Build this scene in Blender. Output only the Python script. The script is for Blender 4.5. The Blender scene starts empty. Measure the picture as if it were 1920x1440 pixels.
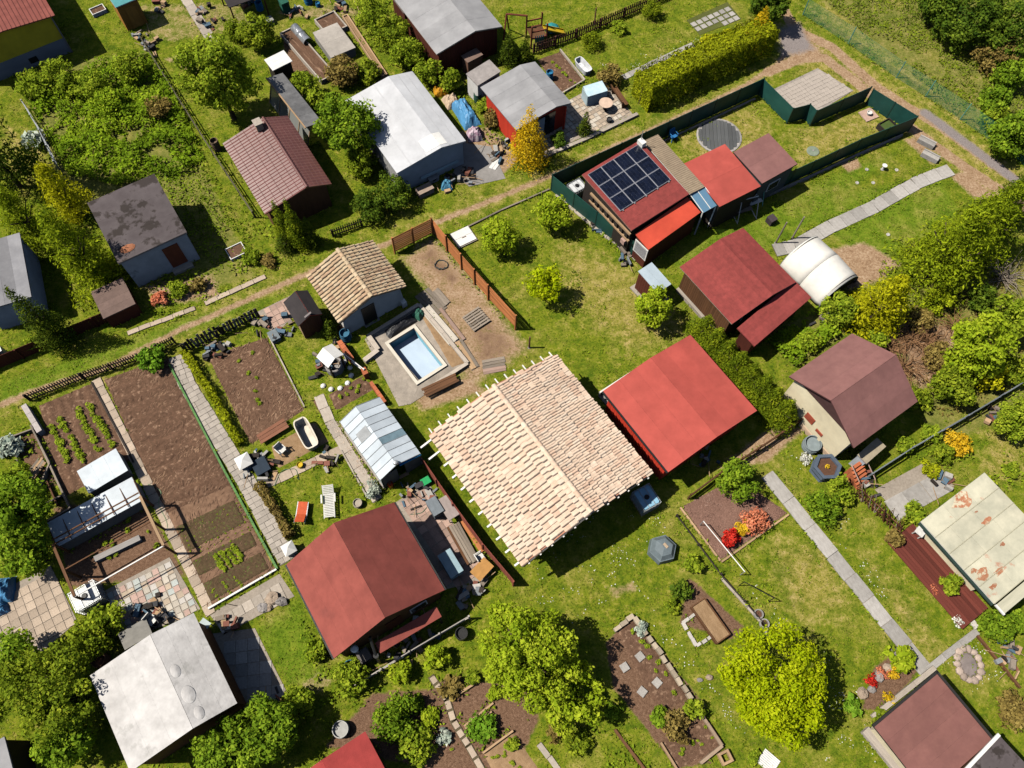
import bpy, math, random
import numpy as np
from mathutils import Vector, Matrix
random.seed(7); RNG = np.random.default_rng(7)
SC = bpy.context.scene
COL = SC.collection
# ------------------------------------------------------------------ camera
PITCH, ROLL, FPX, CAMH = math.radians(65.16), math.radians(-2.57), 1495.0, 44.0
DN = np.array([math.sin(ROLL)*math.cos(PITCH), math.cos(ROLL)*math.cos(PITCH), math.sin(PITCH)])
FW = np.array([0, 0, 1.0]) - DN*DN[2]; FW /= np.linalg.norm(FW)
RT = np.cross(DN, FW)
if RT[0] < 0: RT = -RT
def c2w(v): return Vector((float(v@RT), float(v@FW), float(-(v@DN))))
cam = bpy.data.cameras.new('camera'); camo = bpy.data.objects.new('camera', cam); COL.objects.link(camo)
X, Y, Z = c2w(np.array([1., 0, 0])), c2w(np.array([0, -1., 0])), c2w(np.array([0, 0, -1.]))
camo.matrix_world = Matrix(((X.x, Y.x, Z.x, 0), (X.y, Y.y, Z.y, 0), (X.z, Y.z, Z.z, CAMH), (0, 0, 0, 1)))
cam.sensor_width = 36; cam.lens = FPX/1920*36; cam.clip_end = 5000; cam.clip_start = .5
SC.camera = camo
# ------------------------------------------------------------------ light
SUN_EL, SUN_TO = math.radians(56), math.radians(4)     # shadows fall towards azimuth SUN_TO (from +x)
w = bpy.data.worlds.new('World'); SC.world = w; w.use_nodes = True
nt = w.node_tree; sky = nt.nodes.new('ShaderNodeTexSky'); sky.sky_type = 'NISHITA'; sky.sun_disc = False
sky.sun_elevation = SUN_EL
sdir = Vector((-math.cos(SUN_TO)*math.cos(SUN_EL), -math.sin(SUN_TO)*math.cos(SUN_EL), math.sin(SUN_EL)))
sky.sun_rotation = math.atan2(sdir.x, sdir.y)
nt.links.new(sky.outputs[0], nt.nodes['Background'].inputs[0]); nt.nodes['Background'].inputs[1].default_value = 0.05
sl = bpy.data.lights.new('sun', 'SUN'); sl.energy = 5.0; sl.angle = math.radians(.5); sl.color = (1, .935, .82)
so = bpy.data.objects.new('sun', sl); COL.objects.link(so); so.rotation_euler = (-sdir).to_track_quat('-Z', 'Y').to_euler(); so.location = (0, 0, 60)
SC.view_settings.view_transform = 'Standard'; SC.view_settings.look = 'None'; SC.view_settings.exposure = 0.22; SC.view_settings.gamma = 1
SC.render.engine = 'CYCLES'; SC.cycles.max_bounces = 5; SC.cycles.diffuse_bounces = 0; SC.cycles.glossy_bounces = 2; SC.cycles.transmission_bounces = 3; SC.cycles.transparent_max_bounces = 8; SC.cycles.caustics_reflective = False; SC.cycles.caustics_refractive = False; SC.cycles.use_adaptive_sampling = True; SC.cycles.adaptive_threshold = .02; SC.cycles.use_denoising = True
# ------------------------------------------------------------------ geometry of the picture: pixel of the 1920x1440 photo at height z -> place
def G(x, y, z=0.0):
    r = np.array([x-960, y-720, FPX]); r = r*((CAMH-z)/(r@DN))
    return Vector((float(r@RT), float(r@FW), float(z)))
def PX(p):
    v = p[0]*RT + p[1]*FW + (CAMH-p[2])*DN
    return 960+FPX*v[0]/v[2], 720+FPX*v[1]/v[2]
def mpp(x, y, z=0): return (G(x+1, y, z)-G(x, y, z)).length
def solve_ridge(D, C, px, z0):
    best = (1e9, .5, z0+1)
    for s in np.linspace(.25, .75, 51):
        for z in np.arange(z0+.15, z0+2.6, .05):
            q = PX((D.x+(C.x-D.x)*s, D.y+(C.y-D.y)*s, z)); e = (q[0]-px[0])**2+(q[1]-px[1])**2 + 40*(s-.5)**2
            if e < best[0]: best = (e, s, z)
    return best[1], best[2]
# ------------------------------------------------------------------ materials
MATS = {}
def _n(nt, t, **k):
    n = nt.nodes.new('ShaderNode'+t)
    for a, b in k.items(): setattr(n, a, b)
    return n
def rgba(c): return (c[0], c[1], c[2], 1)
def mat(name, c1, c2=None, rough=.8, scale=3., bump=.15, bscale=30., metal=0., rnd=.12, spec=.3, stretch=None, c3=None, c3scale=1.5, c3th=.62, wave=None, emit=None):
    if name in MATS: return MATS[name]
    m = bpy.data.materials.new(name); m.use_nodes = True; nt = m.node_tree; L = nt.links
    b = nt.nodes['Principled BSDF']; b.inputs['Roughness'].default_value = rough; b.inputs['Metallic'].default_value = metal
    b.inputs['Specular IOR Level'].default_value = spec
    c2 = c2 or tuple(x*.72 for x in c1)
    tc = _n(nt, 'TexCoord'); mp = _n(nt, 'Mapping')
    if stretch: mp.inputs['Scale'].default_value = stretch
    L.new(tc.outputs['Object'], mp.inputs[0])
    nz = _n(nt, 'TexNoise'); nz.inputs['Scale'].default_value = scale; nz.inputs['Detail'].default_value = 6; nz.inputs['Roughness'].default_value = .65
    L.new(mp.outputs[0], nz.inputs['Vector'])
    rp = _n(nt, 'ValToRGB'); rp.color_ramp.elements[0].position = .32; rp.color_ramp.elements[1].position = .7
    rp.color_ramp.elements[0].color = rgba(c2); rp.color_ramp.elements[1].color = rgba(c1)
    L.new(nz.outputs[0], rp.inputs[0]); out = rp.outputs[0]
    if c3:
        n3 = _n(nt, 'TexNoise'); n3.inputs['Scale'].default_value = c3scale; n3.inputs['Detail'].default_value = 5; n3.inputs['Roughness'].default_value = .6
        L.new(mp.outputs[0], n3.inputs['Vector'])
        r3 = _n(nt, 'ValToRGB'); r3.color_ramp.elements[0].position = c3th; r3.color_ramp.elements[1].position = c3th+.07
        L.new(n3.outputs[0], r3.inputs[0])
        mx = _n(nt, 'MixRGB'); L.new(r3.outputs[0], mx.inputs[0]); L.new(out, mx.inputs[1]); mx.inputs[2].default_value = rgba(c3); out = mx.outputs[0]
    nw = _n(nt, 'TexNoise'); nw.inputs['Scale'].default_value = .55; nw.inputs['Detail'].default_value = 4; nw.inputs['Roughness'].default_value = .7; L.new(tc.outputs['Object'], nw.inputs['Vector'])
    m2 = _n(nt, 'MapRange'); m2.inputs[1].default_value = .3; m2.inputs[2].default_value = .7; m2.inputs[3].default_value = .84; m2.inputs[4].default_value = 1.13; L.new(nw.outputs[0], m2.inputs[0])
    h2 = _n(nt, 'HueSaturation'); L.new(m2.outputs[0], h2.inputs['Value']); L.new(out, h2.inputs['Color']); out = h2.outputs[0]
    if rnd:
        oi = _n(nt, 'ObjectInfo'); mr = _n(nt, 'MapRange'); mr.inputs[3].default_value = 1-rnd*1.6; mr.inputs[4].default_value = 1+rnd
        L.new(oi.outputs['Random'], mr.inputs[0]); hs = _n(nt, 'HueSaturation'); L.new(mr.outputs[0], hs.inputs['Value']); L.new(out, hs.inputs['Color']); out = hs.outputs[0]
    L.new(out, b.inputs['Base Color'])
    if bump or wave:
        bp = _n(nt, 'Bump'); bp.inputs['Strength'].default_value = bump; bp.inputs['Distance'].default_value = .05
        nb = _n(nt, 'TexNoise'); nb.inputs['Scale'].default_value = bscale; nb.inputs['Detail'].default_value = 3
        L.new(mp.outputs[0], nb.inputs['Vector']); L.new(nb.outputs[0], bp.inputs['Height']); L.new(bp.outputs[0], b.inputs['Normal'])
    MATS[name] = m; return m
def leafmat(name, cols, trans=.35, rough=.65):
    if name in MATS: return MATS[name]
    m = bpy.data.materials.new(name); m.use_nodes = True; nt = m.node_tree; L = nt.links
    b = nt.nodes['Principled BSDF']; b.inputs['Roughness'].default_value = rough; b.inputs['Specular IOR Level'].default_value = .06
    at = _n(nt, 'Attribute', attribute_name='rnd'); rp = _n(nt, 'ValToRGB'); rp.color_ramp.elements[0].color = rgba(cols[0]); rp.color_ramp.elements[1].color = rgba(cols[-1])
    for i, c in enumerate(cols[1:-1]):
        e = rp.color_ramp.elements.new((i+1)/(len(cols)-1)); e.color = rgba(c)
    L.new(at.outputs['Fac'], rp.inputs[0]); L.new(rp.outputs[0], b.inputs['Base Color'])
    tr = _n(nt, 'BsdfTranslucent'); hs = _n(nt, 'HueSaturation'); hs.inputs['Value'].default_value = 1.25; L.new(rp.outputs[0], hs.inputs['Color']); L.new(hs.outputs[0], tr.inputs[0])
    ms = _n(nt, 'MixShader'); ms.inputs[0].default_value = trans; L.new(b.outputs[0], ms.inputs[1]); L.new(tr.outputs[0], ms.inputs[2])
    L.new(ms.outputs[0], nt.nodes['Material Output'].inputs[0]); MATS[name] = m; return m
def glassmat(name, col, alpha=.5, rough=.15, tint=.4):
    if name in MATS: return MATS[name]
    m = bpy.data.materials.new(name); m.use_nodes = True; nt = m.node_tree; L = nt.links
    b = nt.nodes['Principled BSDF']; b.inputs['Roughness'].default_value = rough; b.inputs['Base Color'].default_value = rgba(col)
    t = _n(nt, 'BsdfTransparent'); t.inputs[0].default_value = rgba([min(1, tint+x) for x in col]); ms = _n(nt, 'MixShader'); ms.inputs[0].default_value = alpha
    L.new(t.outputs[0], ms.inputs[1]); L.new(b.outputs[0], ms.inputs[2]); L.new(ms.outputs[0], nt.nodes['Material Output'].inputs[0]); MATS[name] = m; return m
# ------------------------------------------------------------------ mesh helpers
class MB:
    def __init__(s): s.v = []; s.f = []
    def poly(s, pts):
        k = len(s.v); s.v += [tuple(p) for p in pts]; s.f.append(tuple(range(k, k+len(pts)))); return s
    def box(s, x0, x1, y0, y1, z0, z1):
        k = len(s.v); s.v += [(x0, y0, z0), (x1, y0, z0), (x1, y1, z0), (x0, y1, z0), (x0, y0, z1), (x1, y0, z1), (x1, y1, z1), (x0, y1, z1)]
        s.f += [tuple(k+i for i in q) for q in ((0, 3, 2, 1), (4, 5, 6, 7), (0, 1, 5, 4), (1, 2, 6, 5), (2, 3, 7, 6), (3, 0, 4, 7))]; return s
    def prism(s, pts, z0, z1):
        pts = [(p[0], p[1]) for p in pts]
        a = sum(pts[i][0]*pts[(i+1) % len(pts)][1]-pts[(i+1) % len(pts)][0]*pts[i][1] for i in range(len(pts)))
        if a < 0: pts = pts[::-1]
        n = len(pts); k = len(s.v); s.v += [(x, y, z0) for x, y in pts]+[(x, y, z1) for x, y in pts]
        s.f += [tuple(k+i for i in range(n))[::-1], tuple(k+n+i for i in range(n))]
        s.f += [(k+i, k+(i+1) % n, k+n+(i+1) % n, k+n+i) for i in range(n)]; return s
    def hull4(s, top, th):   # slab whose top face is the 4 pts, th thick downwards
        k = len(s.v); top = [Vector(p) for p in top]; n = (top[1]-top[0]).cross(top[2]-top[0]).normalized()
        if n.z < 0: top = top[::-1]; n = -n
        s.v += [tuple(p) for p in top]+[tuple(p-n*th) for p in top]; m = len(top)
        s.f += [tuple(k+i for i in range(m)), tuple(k+m+i for i in range(m))[::-1]]+[(k+(i+1) % m, k+i, k+m+i, k+m+(i+1) % m) for i in range(m)]; return s
    def tube(s, a, b, r, r2=None, n=7, cap=True):
        a, b = Vector(a), Vector(b); r2 = r if r2 is None else r2; d = (b-a).normalized()
        u = d.orthogonal().normalized(); w_ = d.cross(u); k = len(s.v)
        for p, q in ((a, r), (b, r2)):
            s.v += [tuple(p+(u*math.cos(2*math.pi*i/n)+w_*math.sin(2*math.pi*i/n))*q) for i in range(n)]
        s.f += [(k+i, k+(i+1) % n, k+n+(i+1) % n, k+n+i) for i in range(n)]
        if cap: s.f += [tuple(k+i for i in range(n))[::-1], tuple(k+n+i for i in range(n))]
        return s
    def path(s, pts, r, n=6):
        for a, b in zip(pts, pts[1:]): s.tube(a, b, r, n=n)
        return s
    def lathe(s, prof, c=(0, 0, 0), n=20, sx=1, sy=1):
        k = len(s.v)
        for r, z in prof: s.v += [(c[0]+sx*r*math.cos(2*math.pi*i/n), c[1]+sy*r*math.sin(2*math.pi*i/n), c[2]+z) for i in range(n)]
        for j in range(len(prof)-1): s.f += [(k+j*n+i, k+j*n+(i+1) % n, k+(j+1)*n+(i+1) % n, k+(j+1)*n+i) for i in range(n)]
        s.f += [tuple(k+i for i in range(n))[::-1], tuple(k+(len(prof)-1)*n+i for i in range(n))]; return s
    def mesh(s, name, m, origin=(0, 0, 0), smooth=False):
        me = bpy.data.meshes.new(name); o = Vector(origin); me.from_pydata([tuple(Vector(v)-o) for v in s.v], [], s.f)
        me.materials.append(m)
        if smooth: me.polygons.foreach_set('use_smooth', [True]*len(me.polygons))
        me.update(); return me
    def build(s, name, m, parent=None, origin=(0, 0, 0), smooth=False, loc=None, rz=0):
        o = bpy.data.objects.new(name, s.mesh(name, m, origin, smooth)); COL.objects.link(o)
        if parent: o.parent = parent
        if loc is not None: o.location = loc
        o.rotation_euler = (0, 0, rz); return o
def tag(o, label=None, cat=None, group=None, kind=None):
    if label: o['label'] = label
    if cat: o['category'] = cat
    if group: o['group'] = group
    if kind: o['kind'] = kind
    return o
def thing(name, label, cat, loc=(0, 0, 0), rz=0, group=None):
    o = bpy.data.objects.new(name, None); COL.objects.link(o); o.location = loc; o.rotation_euler = (0, 0, rz); o.empty_display_size = .2
    return tag(o, label, cat, group)
UB = {}
def ubox(m):
    if m.name not in UB: UB[m.name] = MB().box(-.5, .5, -.5, .5, -.5, .5).mesh('box_'+m.name, m)
    return UB[m.name]
def P(name, parent, m, c, s, rz=0, rx=0, ry=0, me=None):
    o = bpy.data.objects.new(name, me or ubox(m)); COL.objects.link(o); o.parent = parent; o.location = c; o.scale = s; o.rotation_euler = (rx, ry, rz); return o
def dup(root, loc, rz, label=None, group=None):
    def cp(o, par):
        c = o.copy(); COL.objects.link(c); c.parent = par
        for ch in list(o.children): cp(ch, c)
        return c
    r = cp(root, None); r.location = loc; r.rotation_euler = (0, 0, rz)
    if label: r['label'] = label
    if group: r['group'] = group
    return r
def rect(cs, z):
    """photo pixels of four corners at height z -> centre, yaw, size x (A>B), size y"""
    zz = z if isinstance(z, (list, tuple)) else [z]*4
    A, B, C, D = [G(p[0], p[1], q) for p, q in zip(cs, zz)]
    u = ((B-A)+(C-D))/2; v = ((D-A)+(C-B))/2; c = (A+B+C+D)/4
    yaw = math.atan2(u.y, u.x); yaw2 = math.atan2(v.y, v.x)+math.pi/2
    dy = (yaw2-yaw+math.pi) % (2*math.pi)-math.pi; yaw += dy/2
    return Vector((c.x, c.y, 0)), yaw, Vector((u.x, u.y)).length, Vector((v.x, v.y)).length
# value noise in numpy
def vnoise(x, y, sc, seed=0):
    x = np.asarray(x, float)*sc+seed*17.3; y = np.asarray(y, float)*sc+seed*5.7
    xi = np.floor(x).astype(np.int64); yi = np.floor(y).astype(np.int64); fx = x-xi; fy = y-yi; fx = fx*fx*(3-2*fx); fy = fy*fy*(3-2*fy)
    def h(a, b):
        n = (a*374761393+b*668265263+seed*1442695041) & 0x7fffffff; n = ((n ^ (n >> 13))*1274126177) & 0x7fffffff; return ((n ^ (n >> 16)) & 0xffff)/65535.
    return (h(xi, yi)*(1-fx)+h(xi+1, yi)*fx)*(1-fy)+(h(xi, yi+1)*(1-fx)+h(xi+1, yi+1)*fx)*fy
def fbm(x, y, sc, seed=0, o=4): return sum(vnoise(x, y, sc*2**i, seed+i)*.5**i for i in range(o))/sum(.5**i for i in range(o))
# ------------------------------------------------------------------ ground
X0, X1, Y0, Y1, ST = -47.0, 47.0, -7.0, 63.0, .2
NX, NY = int((X1-X0)/ST)+1, int((Y1-Y0)/ST)+1
gx, gy = np.meshgrid(X0+ST*np.arange(NX), Y0+ST*np.arange(NY)); gx = gx.ravel(); gy = gy.ravel()
CH = {k: np.zeros(NX*NY) for k in ('dirt', 'soil', 'dry', 'gravel', 'bare', 'weed', 'lush', 'daisy')}
def sdist(poly):
    pts = [G(*p) for p in poly]; ins = np.zeros(gx.shape, bool); d = np.full(gx.shape, 1e9)
    for i in range(len(pts)):
        a, b = pts[i], pts[(i+1) % len(pts)]; ex, ey = b.x-a.x, b.y-a.y; wx, wy = gx-a.x, gy-a.y
        t = np.clip((wx*ex+wy*ey)/(ex*ex+ey*ey+1e-9), 0, 1); d = np.minimum(d, np.hypot(wx-t*ex, wy-t*ey))
        c = ((a.y <= gy) != (b.y <= gy)) & (gx < (b.x-a.x)*(gy-a.y)/((b.y-a.y) or 1e-9)+a.x); ins ^= c
    return np.where(ins, d, -d)
def area(ch, poly, soft=.3, amt=1.): CH[ch] = np.maximum(CH[ch], amt*np.clip(.5+sdist(poly)/(2*soft), 0, 1))
def line(ch, pts, wdt, soft=.25, amt=1.):
    q = [G(*p) for p in pts]; d = np.full(gx.shape, 1e9)
    for a, b in zip(q, q[1:]):
        ex, ey = b.x-a.x, b.y-a.y; wx, wy = gx-a.x, gy-a.y; t = np.clip((wx*ex+wy*ey)/(ex*ex+ey*ey+1e-9), 0, 1); d = np.minimum(d, np.hypot(wx-t*ex, wy-t*ey))
    CH[ch] = np.maximum(CH[ch], amt*np.clip(.5+(wdt/2-d)/(2*soft), 0, 1))
# the garden lane and the gravel road
LANE = [(-60, 785), (60, 735), (200, 690), (345, 615), (470, 560), (560, 520), (740, 452), (830, 412), (960, 360), (1060, 318), (1180, 262), (1290, 212), (1400, 160), (1460, 118), (1485, 85)]
line('dirt', LANE, .5, .3, .86); line('dry', LANE, 1.8, .9, .6)
line('dirt', [(1440, 135), (1500, 110), (1545, 108), (1600, 150), (1632, 178), (1715, 245), (1790, 300), (1880, 360), (1950, 410)], .85, .22)
line('dirt', [(1470, 20), (1490, 55), (1560, 88), (1640, 160), (1700, 200), (1760, 235), (1830, 285), (1910, 342), (1980, 400)], .85, .22)
line('gravel', [(1735, 212), (1780, 245), (1840, 290), (1920, 350)], .85, .3, .9); area('gravel', [(1458, 50), (1500, 40), (1530, 95), (1460, 110)], .6, .8)
area('dirt', [(1455, 60), (1500, 45), (1560, 110), (1480, 125)], .8, .8); line('dry', [(1480, 70), (1620, 160), (1750, 250), (1900, 350)], 4.0, .8, .7)
for p, s, a in (([(742, 485), (812, 432), (900, 520), (965, 612), (1005, 655), (940, 700), (870, 745), (800, 560)], .8, .66), ([(1545, 470), (1620, 455), (1690, 495), (1640, 530), (1590, 545)], .5, 1),
                ([(1775, 325), (1815, 322), (1870, 370), (1830, 375)], .4, .9), ([(1650, 595), (1820, 610), (1790, 700), (1720, 740), (1690, 660)], .6, .8), ([(265, 530), (400, 515), (420, 560), (290, 575)], .5, .8),
                ([(840, 250), (920, 235), (975, 300), (935, 335), (860, 345)], .3, .8), ([(1330, 885), (1440, 800), (1500, 780), (1520, 800), (1440, 870)], .3, .7), ([(760, 735), (880, 700), (920, 735), (790, 775)], .4, .7),
                ([(1570, 300), (1605, 295), (1618, 312), (1590, 325)], .3, .9), ([(1690, 260), (1720, 255), (1770, 300), (1745, 310)], .3, .7), ([(380, 150), (300, 110), (340, 98), (370, 120)], .3, .6),
                ([(480, 20), (640, 0), (740, 40), (560, 40)], .6, .5), ([(250, 0), (480, 0), (500, 60), (270, 90)], .6, .45), ([(560, 1280), (600, 1250), (640, 1280), (570, 1320)], .3, .5), ([(1130, 1100), (1190, 1085), (1200, 1110), (1150, 1125)], .4, .6)):
    area('dirt', p, s, a)
for p, s in (([(760, 1330), (840, 1270), (1000, 1290), (1010, 1350), (960, 1460), (800, 1460)], .4), ([(1135, 1205), (1188, 1152), (1320, 1320), (1335, 1430), (1270, 1440), (1150, 1290)], .3), ([(590, 1010), (640, 990), (660, 1100), (600, 1100)], .3),
             ([(610, 1400), (700, 1300), (860, 1290), (800, 1440)], .4), ([(1290, 1080), (1400, 1180), (1370, 1200), (1275, 1170)], .3), ([(1640, 1250), (1700, 1215), (1725, 1255), (1660, 1330), (1615, 1330)], .3),
             ([(100, 950), (270, 940), (350, 1080), (130, 1100)], .4), ([(30, 820), (95, 800), (130, 900), (60, 930)], .3), ([(530, 80), (560, 50), (590, 160), (570, 190)], .3)):
    area('soil', p, s)
for p, a_ in (([(760, 480), (815, 445), (880, 520), (850, 560)], .52), ([(860, 600), (920, 580), (990, 650), (930, 700), (880, 690)], .5), ([(1655, 600), (1800, 615), (1780, 690), (1720, 730)], .5)): area('soil', p, .9, a_)
for p in ([(1040, 440), (1230, 520), (1310, 640), (1180, 660), (1060, 560)], [(1430, 1010), (1560, 1020), (1600, 1150), (1480, 1170)], [(0, 230), (90, 260), (110, 320), (0, 330)], [(1580, 980), (1700, 1120), (1790, 1250), (1720, 1230)], [(1850, 780), (1920, 740), (1920, 900), (1840, 900)],
          [(1470, 250), (1620, 210), (1690, 250), (1500, 320)], [(1270, 250), (1420, 185), (1450, 260), (1300, 320)], [(840, 480), (960, 600), (880, 640), (800, 540)], [(1500, 10), (1700, 0), (1920, 260), (1800, 240)]):
    area('dry', p, 1.2, .8)
for p in ([(30, 140), (180, 110), (280, 95), (420, 400), (480, 520), (300, 560), (110, 330)], [(1540, 0), (1930, 0), (1930, 300), (1780, 190)], [(1640, 560), (1930, 480), (1930, 780), (1750, 830)], [(1440, 620), (1590, 560), (1600, 620), (1490, 690)]): area('weed', p, .5)
for p in ([(1010, 1060), (1130, 1020), (1450, 1440), (1400, 1440), (1200, 1140), (1010, 1180)], [(1390, 1060), (1560, 1240), (1700, 1420), (1560, 1440)], [(1760, 1230), (1850, 1200), (1900, 1330), (1850, 1390)], [(1440, 830), (1530, 860), (1600, 1000), (1700, 1180), (1610, 1060)], [(1130, 120), (1330, 70), (1360, 60), (1200, 140)], [(1050, 940), (1250, 980), (1150, 1120), (1020, 1080)]): area('daisy', p, .8)
for p in ([(1480, 380), (1760, 330), (1800, 400), (1640, 500), (1560, 440)], [(1240, 480), (1560, 330), (1690, 280), (1480, 450), (1300, 520)], [(480, 1180), (560, 1120), (620, 1280), (550, 1300)], [(0, 760), (300, 640), (560, 545), (380, 590), (0, 720)]): area('lush', p, .5)
HARD = []; EDGES = []
def hard(poly): HARD.append([(p[0], p[1]) for p in poly]); area('bare', poly, .05)
def gmask(ch, x, y):
    i = np.clip(((x-X0)/ST+.5).astype(int), 0, NX-1); j = np.clip(((y-Y0)/ST+.5).astype(int), 0, NY-1); return CH[ch][j*NX+i]
def gz(x, y): return .05*(fbm(x, y, .5, 3)-.5)+.03*(vnoise(x, y, 2.2, 9)-.5)
def finish_ground():
    z = gz(gx, gy)*(1-CH['bare'])-.012*CH['bare']
    c, yw, a_, b_ = POOL; lx, ly = (gx-c.x)*math.cos(yw)+(gy-c.y)*math.sin(yw), -(gx-c.x)*math.sin(yw)+(gy-c.y)*math.cos(yw)
    z = np.where((np.abs(lx) < a_+.16) & (np.abs(ly) < b_+.16), -1.6, z)
    me = bpy.data.meshes.new('ground'); v = np.stack([gx, gy, z], 1).astype(np.float32)
    jj, ii = np.meshgrid(np.arange(NY-1), np.arange(NX-1), indexing='ij'); a = (jj*NX+ii).ravel(); f = np.stack([a, a+1, a+NX+1, a+NX], 1).astype(np.int32)
    raw_mesh(me, v, f); me.polygons.foreach_set('use_smooth', np.ones(len(f), bool))
    for k in ('dirt', 'soil', 'dry', 'gravel', 'weed', 'lush'):
        me.attributes.new(k, 'FLOAT', 'POINT').data.foreach_set('value', CH[k].astype(np.float32))
    me.materials.append(ground_mat()); o = bpy.data.objects.new('ground', me); COL.objects.link(o); tag(o, 'grassy allotment ground with bare earth tracks', 'ground', kind='structure')
    far = MB(); B_ = 3000
    for x0, x1, y0, y1 in ((-B_, X0+.1, -B_, B_), (X1-.1, B_, -B_, B_), (X0+.1, X1-.1, -B_, Y0+.1), (X0+.1, X1-.1, Y1-.1, B_)): far.poly([(x0, y0, -.08), (x1, y0, -.08), (x1, y1, -.08), (x0, y1, -.08)])
    far = far.build('terrain', me.materials[0]); tag(far, 'surrounding grassland beyond the gardens', 'terrain', kind='structure')
def raw_mesh(me, v, f):
    me.vertices.add(len(v)); me.vertices.foreach_set('co', np.ascontiguousarray(v, np.float32).ravel()); n = f.shape[1]
    me.loops.add(f.size); me.loops.foreach_set('vertex_index', np.ascontiguousarray(f, np.int32).ravel())
    me.polygons.add(len(f)); me.polygons.foreach_set('loop_start', np.arange(0, f.size, n, dtype=np.int32)); me.polygons.foreach_set('loop_total', np.full(len(f), n, np.int32)); me.update(calc_edges=True)
def ground_mat():
    m = bpy.data.materials.new('ground_cover'); m.use_nodes = True; nt = m.node_tree; L = nt.links; b = nt.nodes['Principled BSDF']; b.inputs['Roughness'].default_value = .95; b.inputs['Specular IOR Level'].default_value = .05
    tc = _n(nt, 'TexCoord')
    def noise(s, d=6, r=.65):
        n = _n(nt, 'TexNoise'); n.inputs['Scale'].default_value = s; n.inputs['Detail'].default_value = d; n.inputs['Roughness'].default_value = r; L.new(tc.outputs['Object'], n.inputs['Vector']); return n.outputs[0]
    def ramp(f, *st):
        r = _n(nt, 'ValToRGB'); el = r.color_ramp.elements; el[0].position, el[0].color = st[0][0], rgba(st[0][1]); el[1].position, el[1].color = st[-1][0], rgba(st[-1][1])
        for p, c in st[1:-1]: e = el.new(p); e.color = rgba(c)
        L.new(f, r.inputs[0]); return r.outputs[0]
    def attr(k): return _n(nt, 'Attribute', attribute_name=k).outputs['Fac']
    def math_(op, a, c, clamp=False):
        n = _n(nt, 'Math', operation=op, use_clamp=clamp)
        for i, q in enumerate((a, c)):
            if isinstance(q, (int, float)): n.inputs[i].default_value = q
            else: L.new(q, n.inputs[i])
        return n.outputs[0]
    def mix(f, a, c):
        n = _n(nt, 'MixRGB'); L.new(f, n.inputs[0]); L.new(a, n.inputs[1]); L.new(c, n.inputs[2]); return n.outputs[0]
    def edge(a, nz, k=6.): return math_('ADD', math_('MULTIPLY', math_('SUBTRACT', math_('ADD', a, math_('MULTIPLY', math_('SUBTRACT', nz, .5), 1.1)), .5), k), .5, True)
    big, mid, fine, vf = noise(.35, 5), noise(1.6, 6, .7), noise(7, 6, .75), noise(28, 3, .7)
    gm = math_('ADD', math_('MULTIPLY', mid, .55), math_('MULTIPLY', fine, .45))
    grass = ramp(gm, (.34, (.034, .070, .005)), (.44, (.098, .150, .009)), (.54, (.195, .222, .017)), (.65, (.38, .31, .085)))
    dryg = ramp(gm, (.35, (.11, .14, .015)), (.48, (.25, .23, .04)), (.62, (.47, .36, .15)))
    col = mix(edge(attr('dry'), mid, 2.2), grass, dryg)
    lush = ramp(gm, (.35, (.05, .10, .006)), (.48, (.12, .19, .012)), (.64, (.24, .28, .03))); col = mix(edge(attr('lush'), mid, 2.5), col, lush)
    weed = ramp(gm, (.35, (.075, .095, .02)), (.5, (.18, .19, .04)), (.64, (.32, .26, .10))); col = mix(edge(attr('weed'), mid, 3), col, weed)
    dk = ramp(big, (.30, (1, 1, 1)), (.44, (0, 0, 0))); col = mix(math_('MULTIPLY', dk, .6), col, ramp(gm, (.34, (.028, .06, .006)), (.5, (.07, .12, .009)), (.66, (.16, .2, .02))))
    patch = ramp(big, (.50, (0, 0, 0)), (.66, (1, 1, 1))); col = mix(math_('MULTIPLY', patch, .55), col, dryg)
    dirt = ramp(math_('ADD', math_('MULTIPLY', gm, .55), math_('ADD', math_('MULTIPLY', fine, .3), math_('MULTIPLY', vf, .15))), (.36, (.17, .10, .055)), (.49, (.33, .215, .13)), (.62, (.52, .39, .27))); col = mix(edge(attr('dirt'), gm, 3.5), col, dirt)
    grav = ramp(vf, (.35, (.13, .11, .11)), (.6, (.33, .29, .28))); col = mix(edge(attr('gravel'), gm, 3), col, grav)
    soil = ramp(math_('ADD', math_('MULTIPLY', fine, .5), math_('MULTIPLY', vf, .5)), (.35, (.07, .04, .026)), (.5, (.17, .098, .062)), (.64, (.29, .185, .125))); col = mix(edge(attr('soil'), gm, 5), col, soil)
    L.new(col, b.inputs['Base Color']); bp = _n(nt, 'Bump'); bp.inputs['Strength'].default_value = .6; bp.inputs['Distance'].default_value = .06
    L.new(math_('ADD', fine, math_('MULTIPLY', vf, .6)), bp.inputs['Height']); L.new(bp.outputs[0], b.inputs['Normal']); return m
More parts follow.
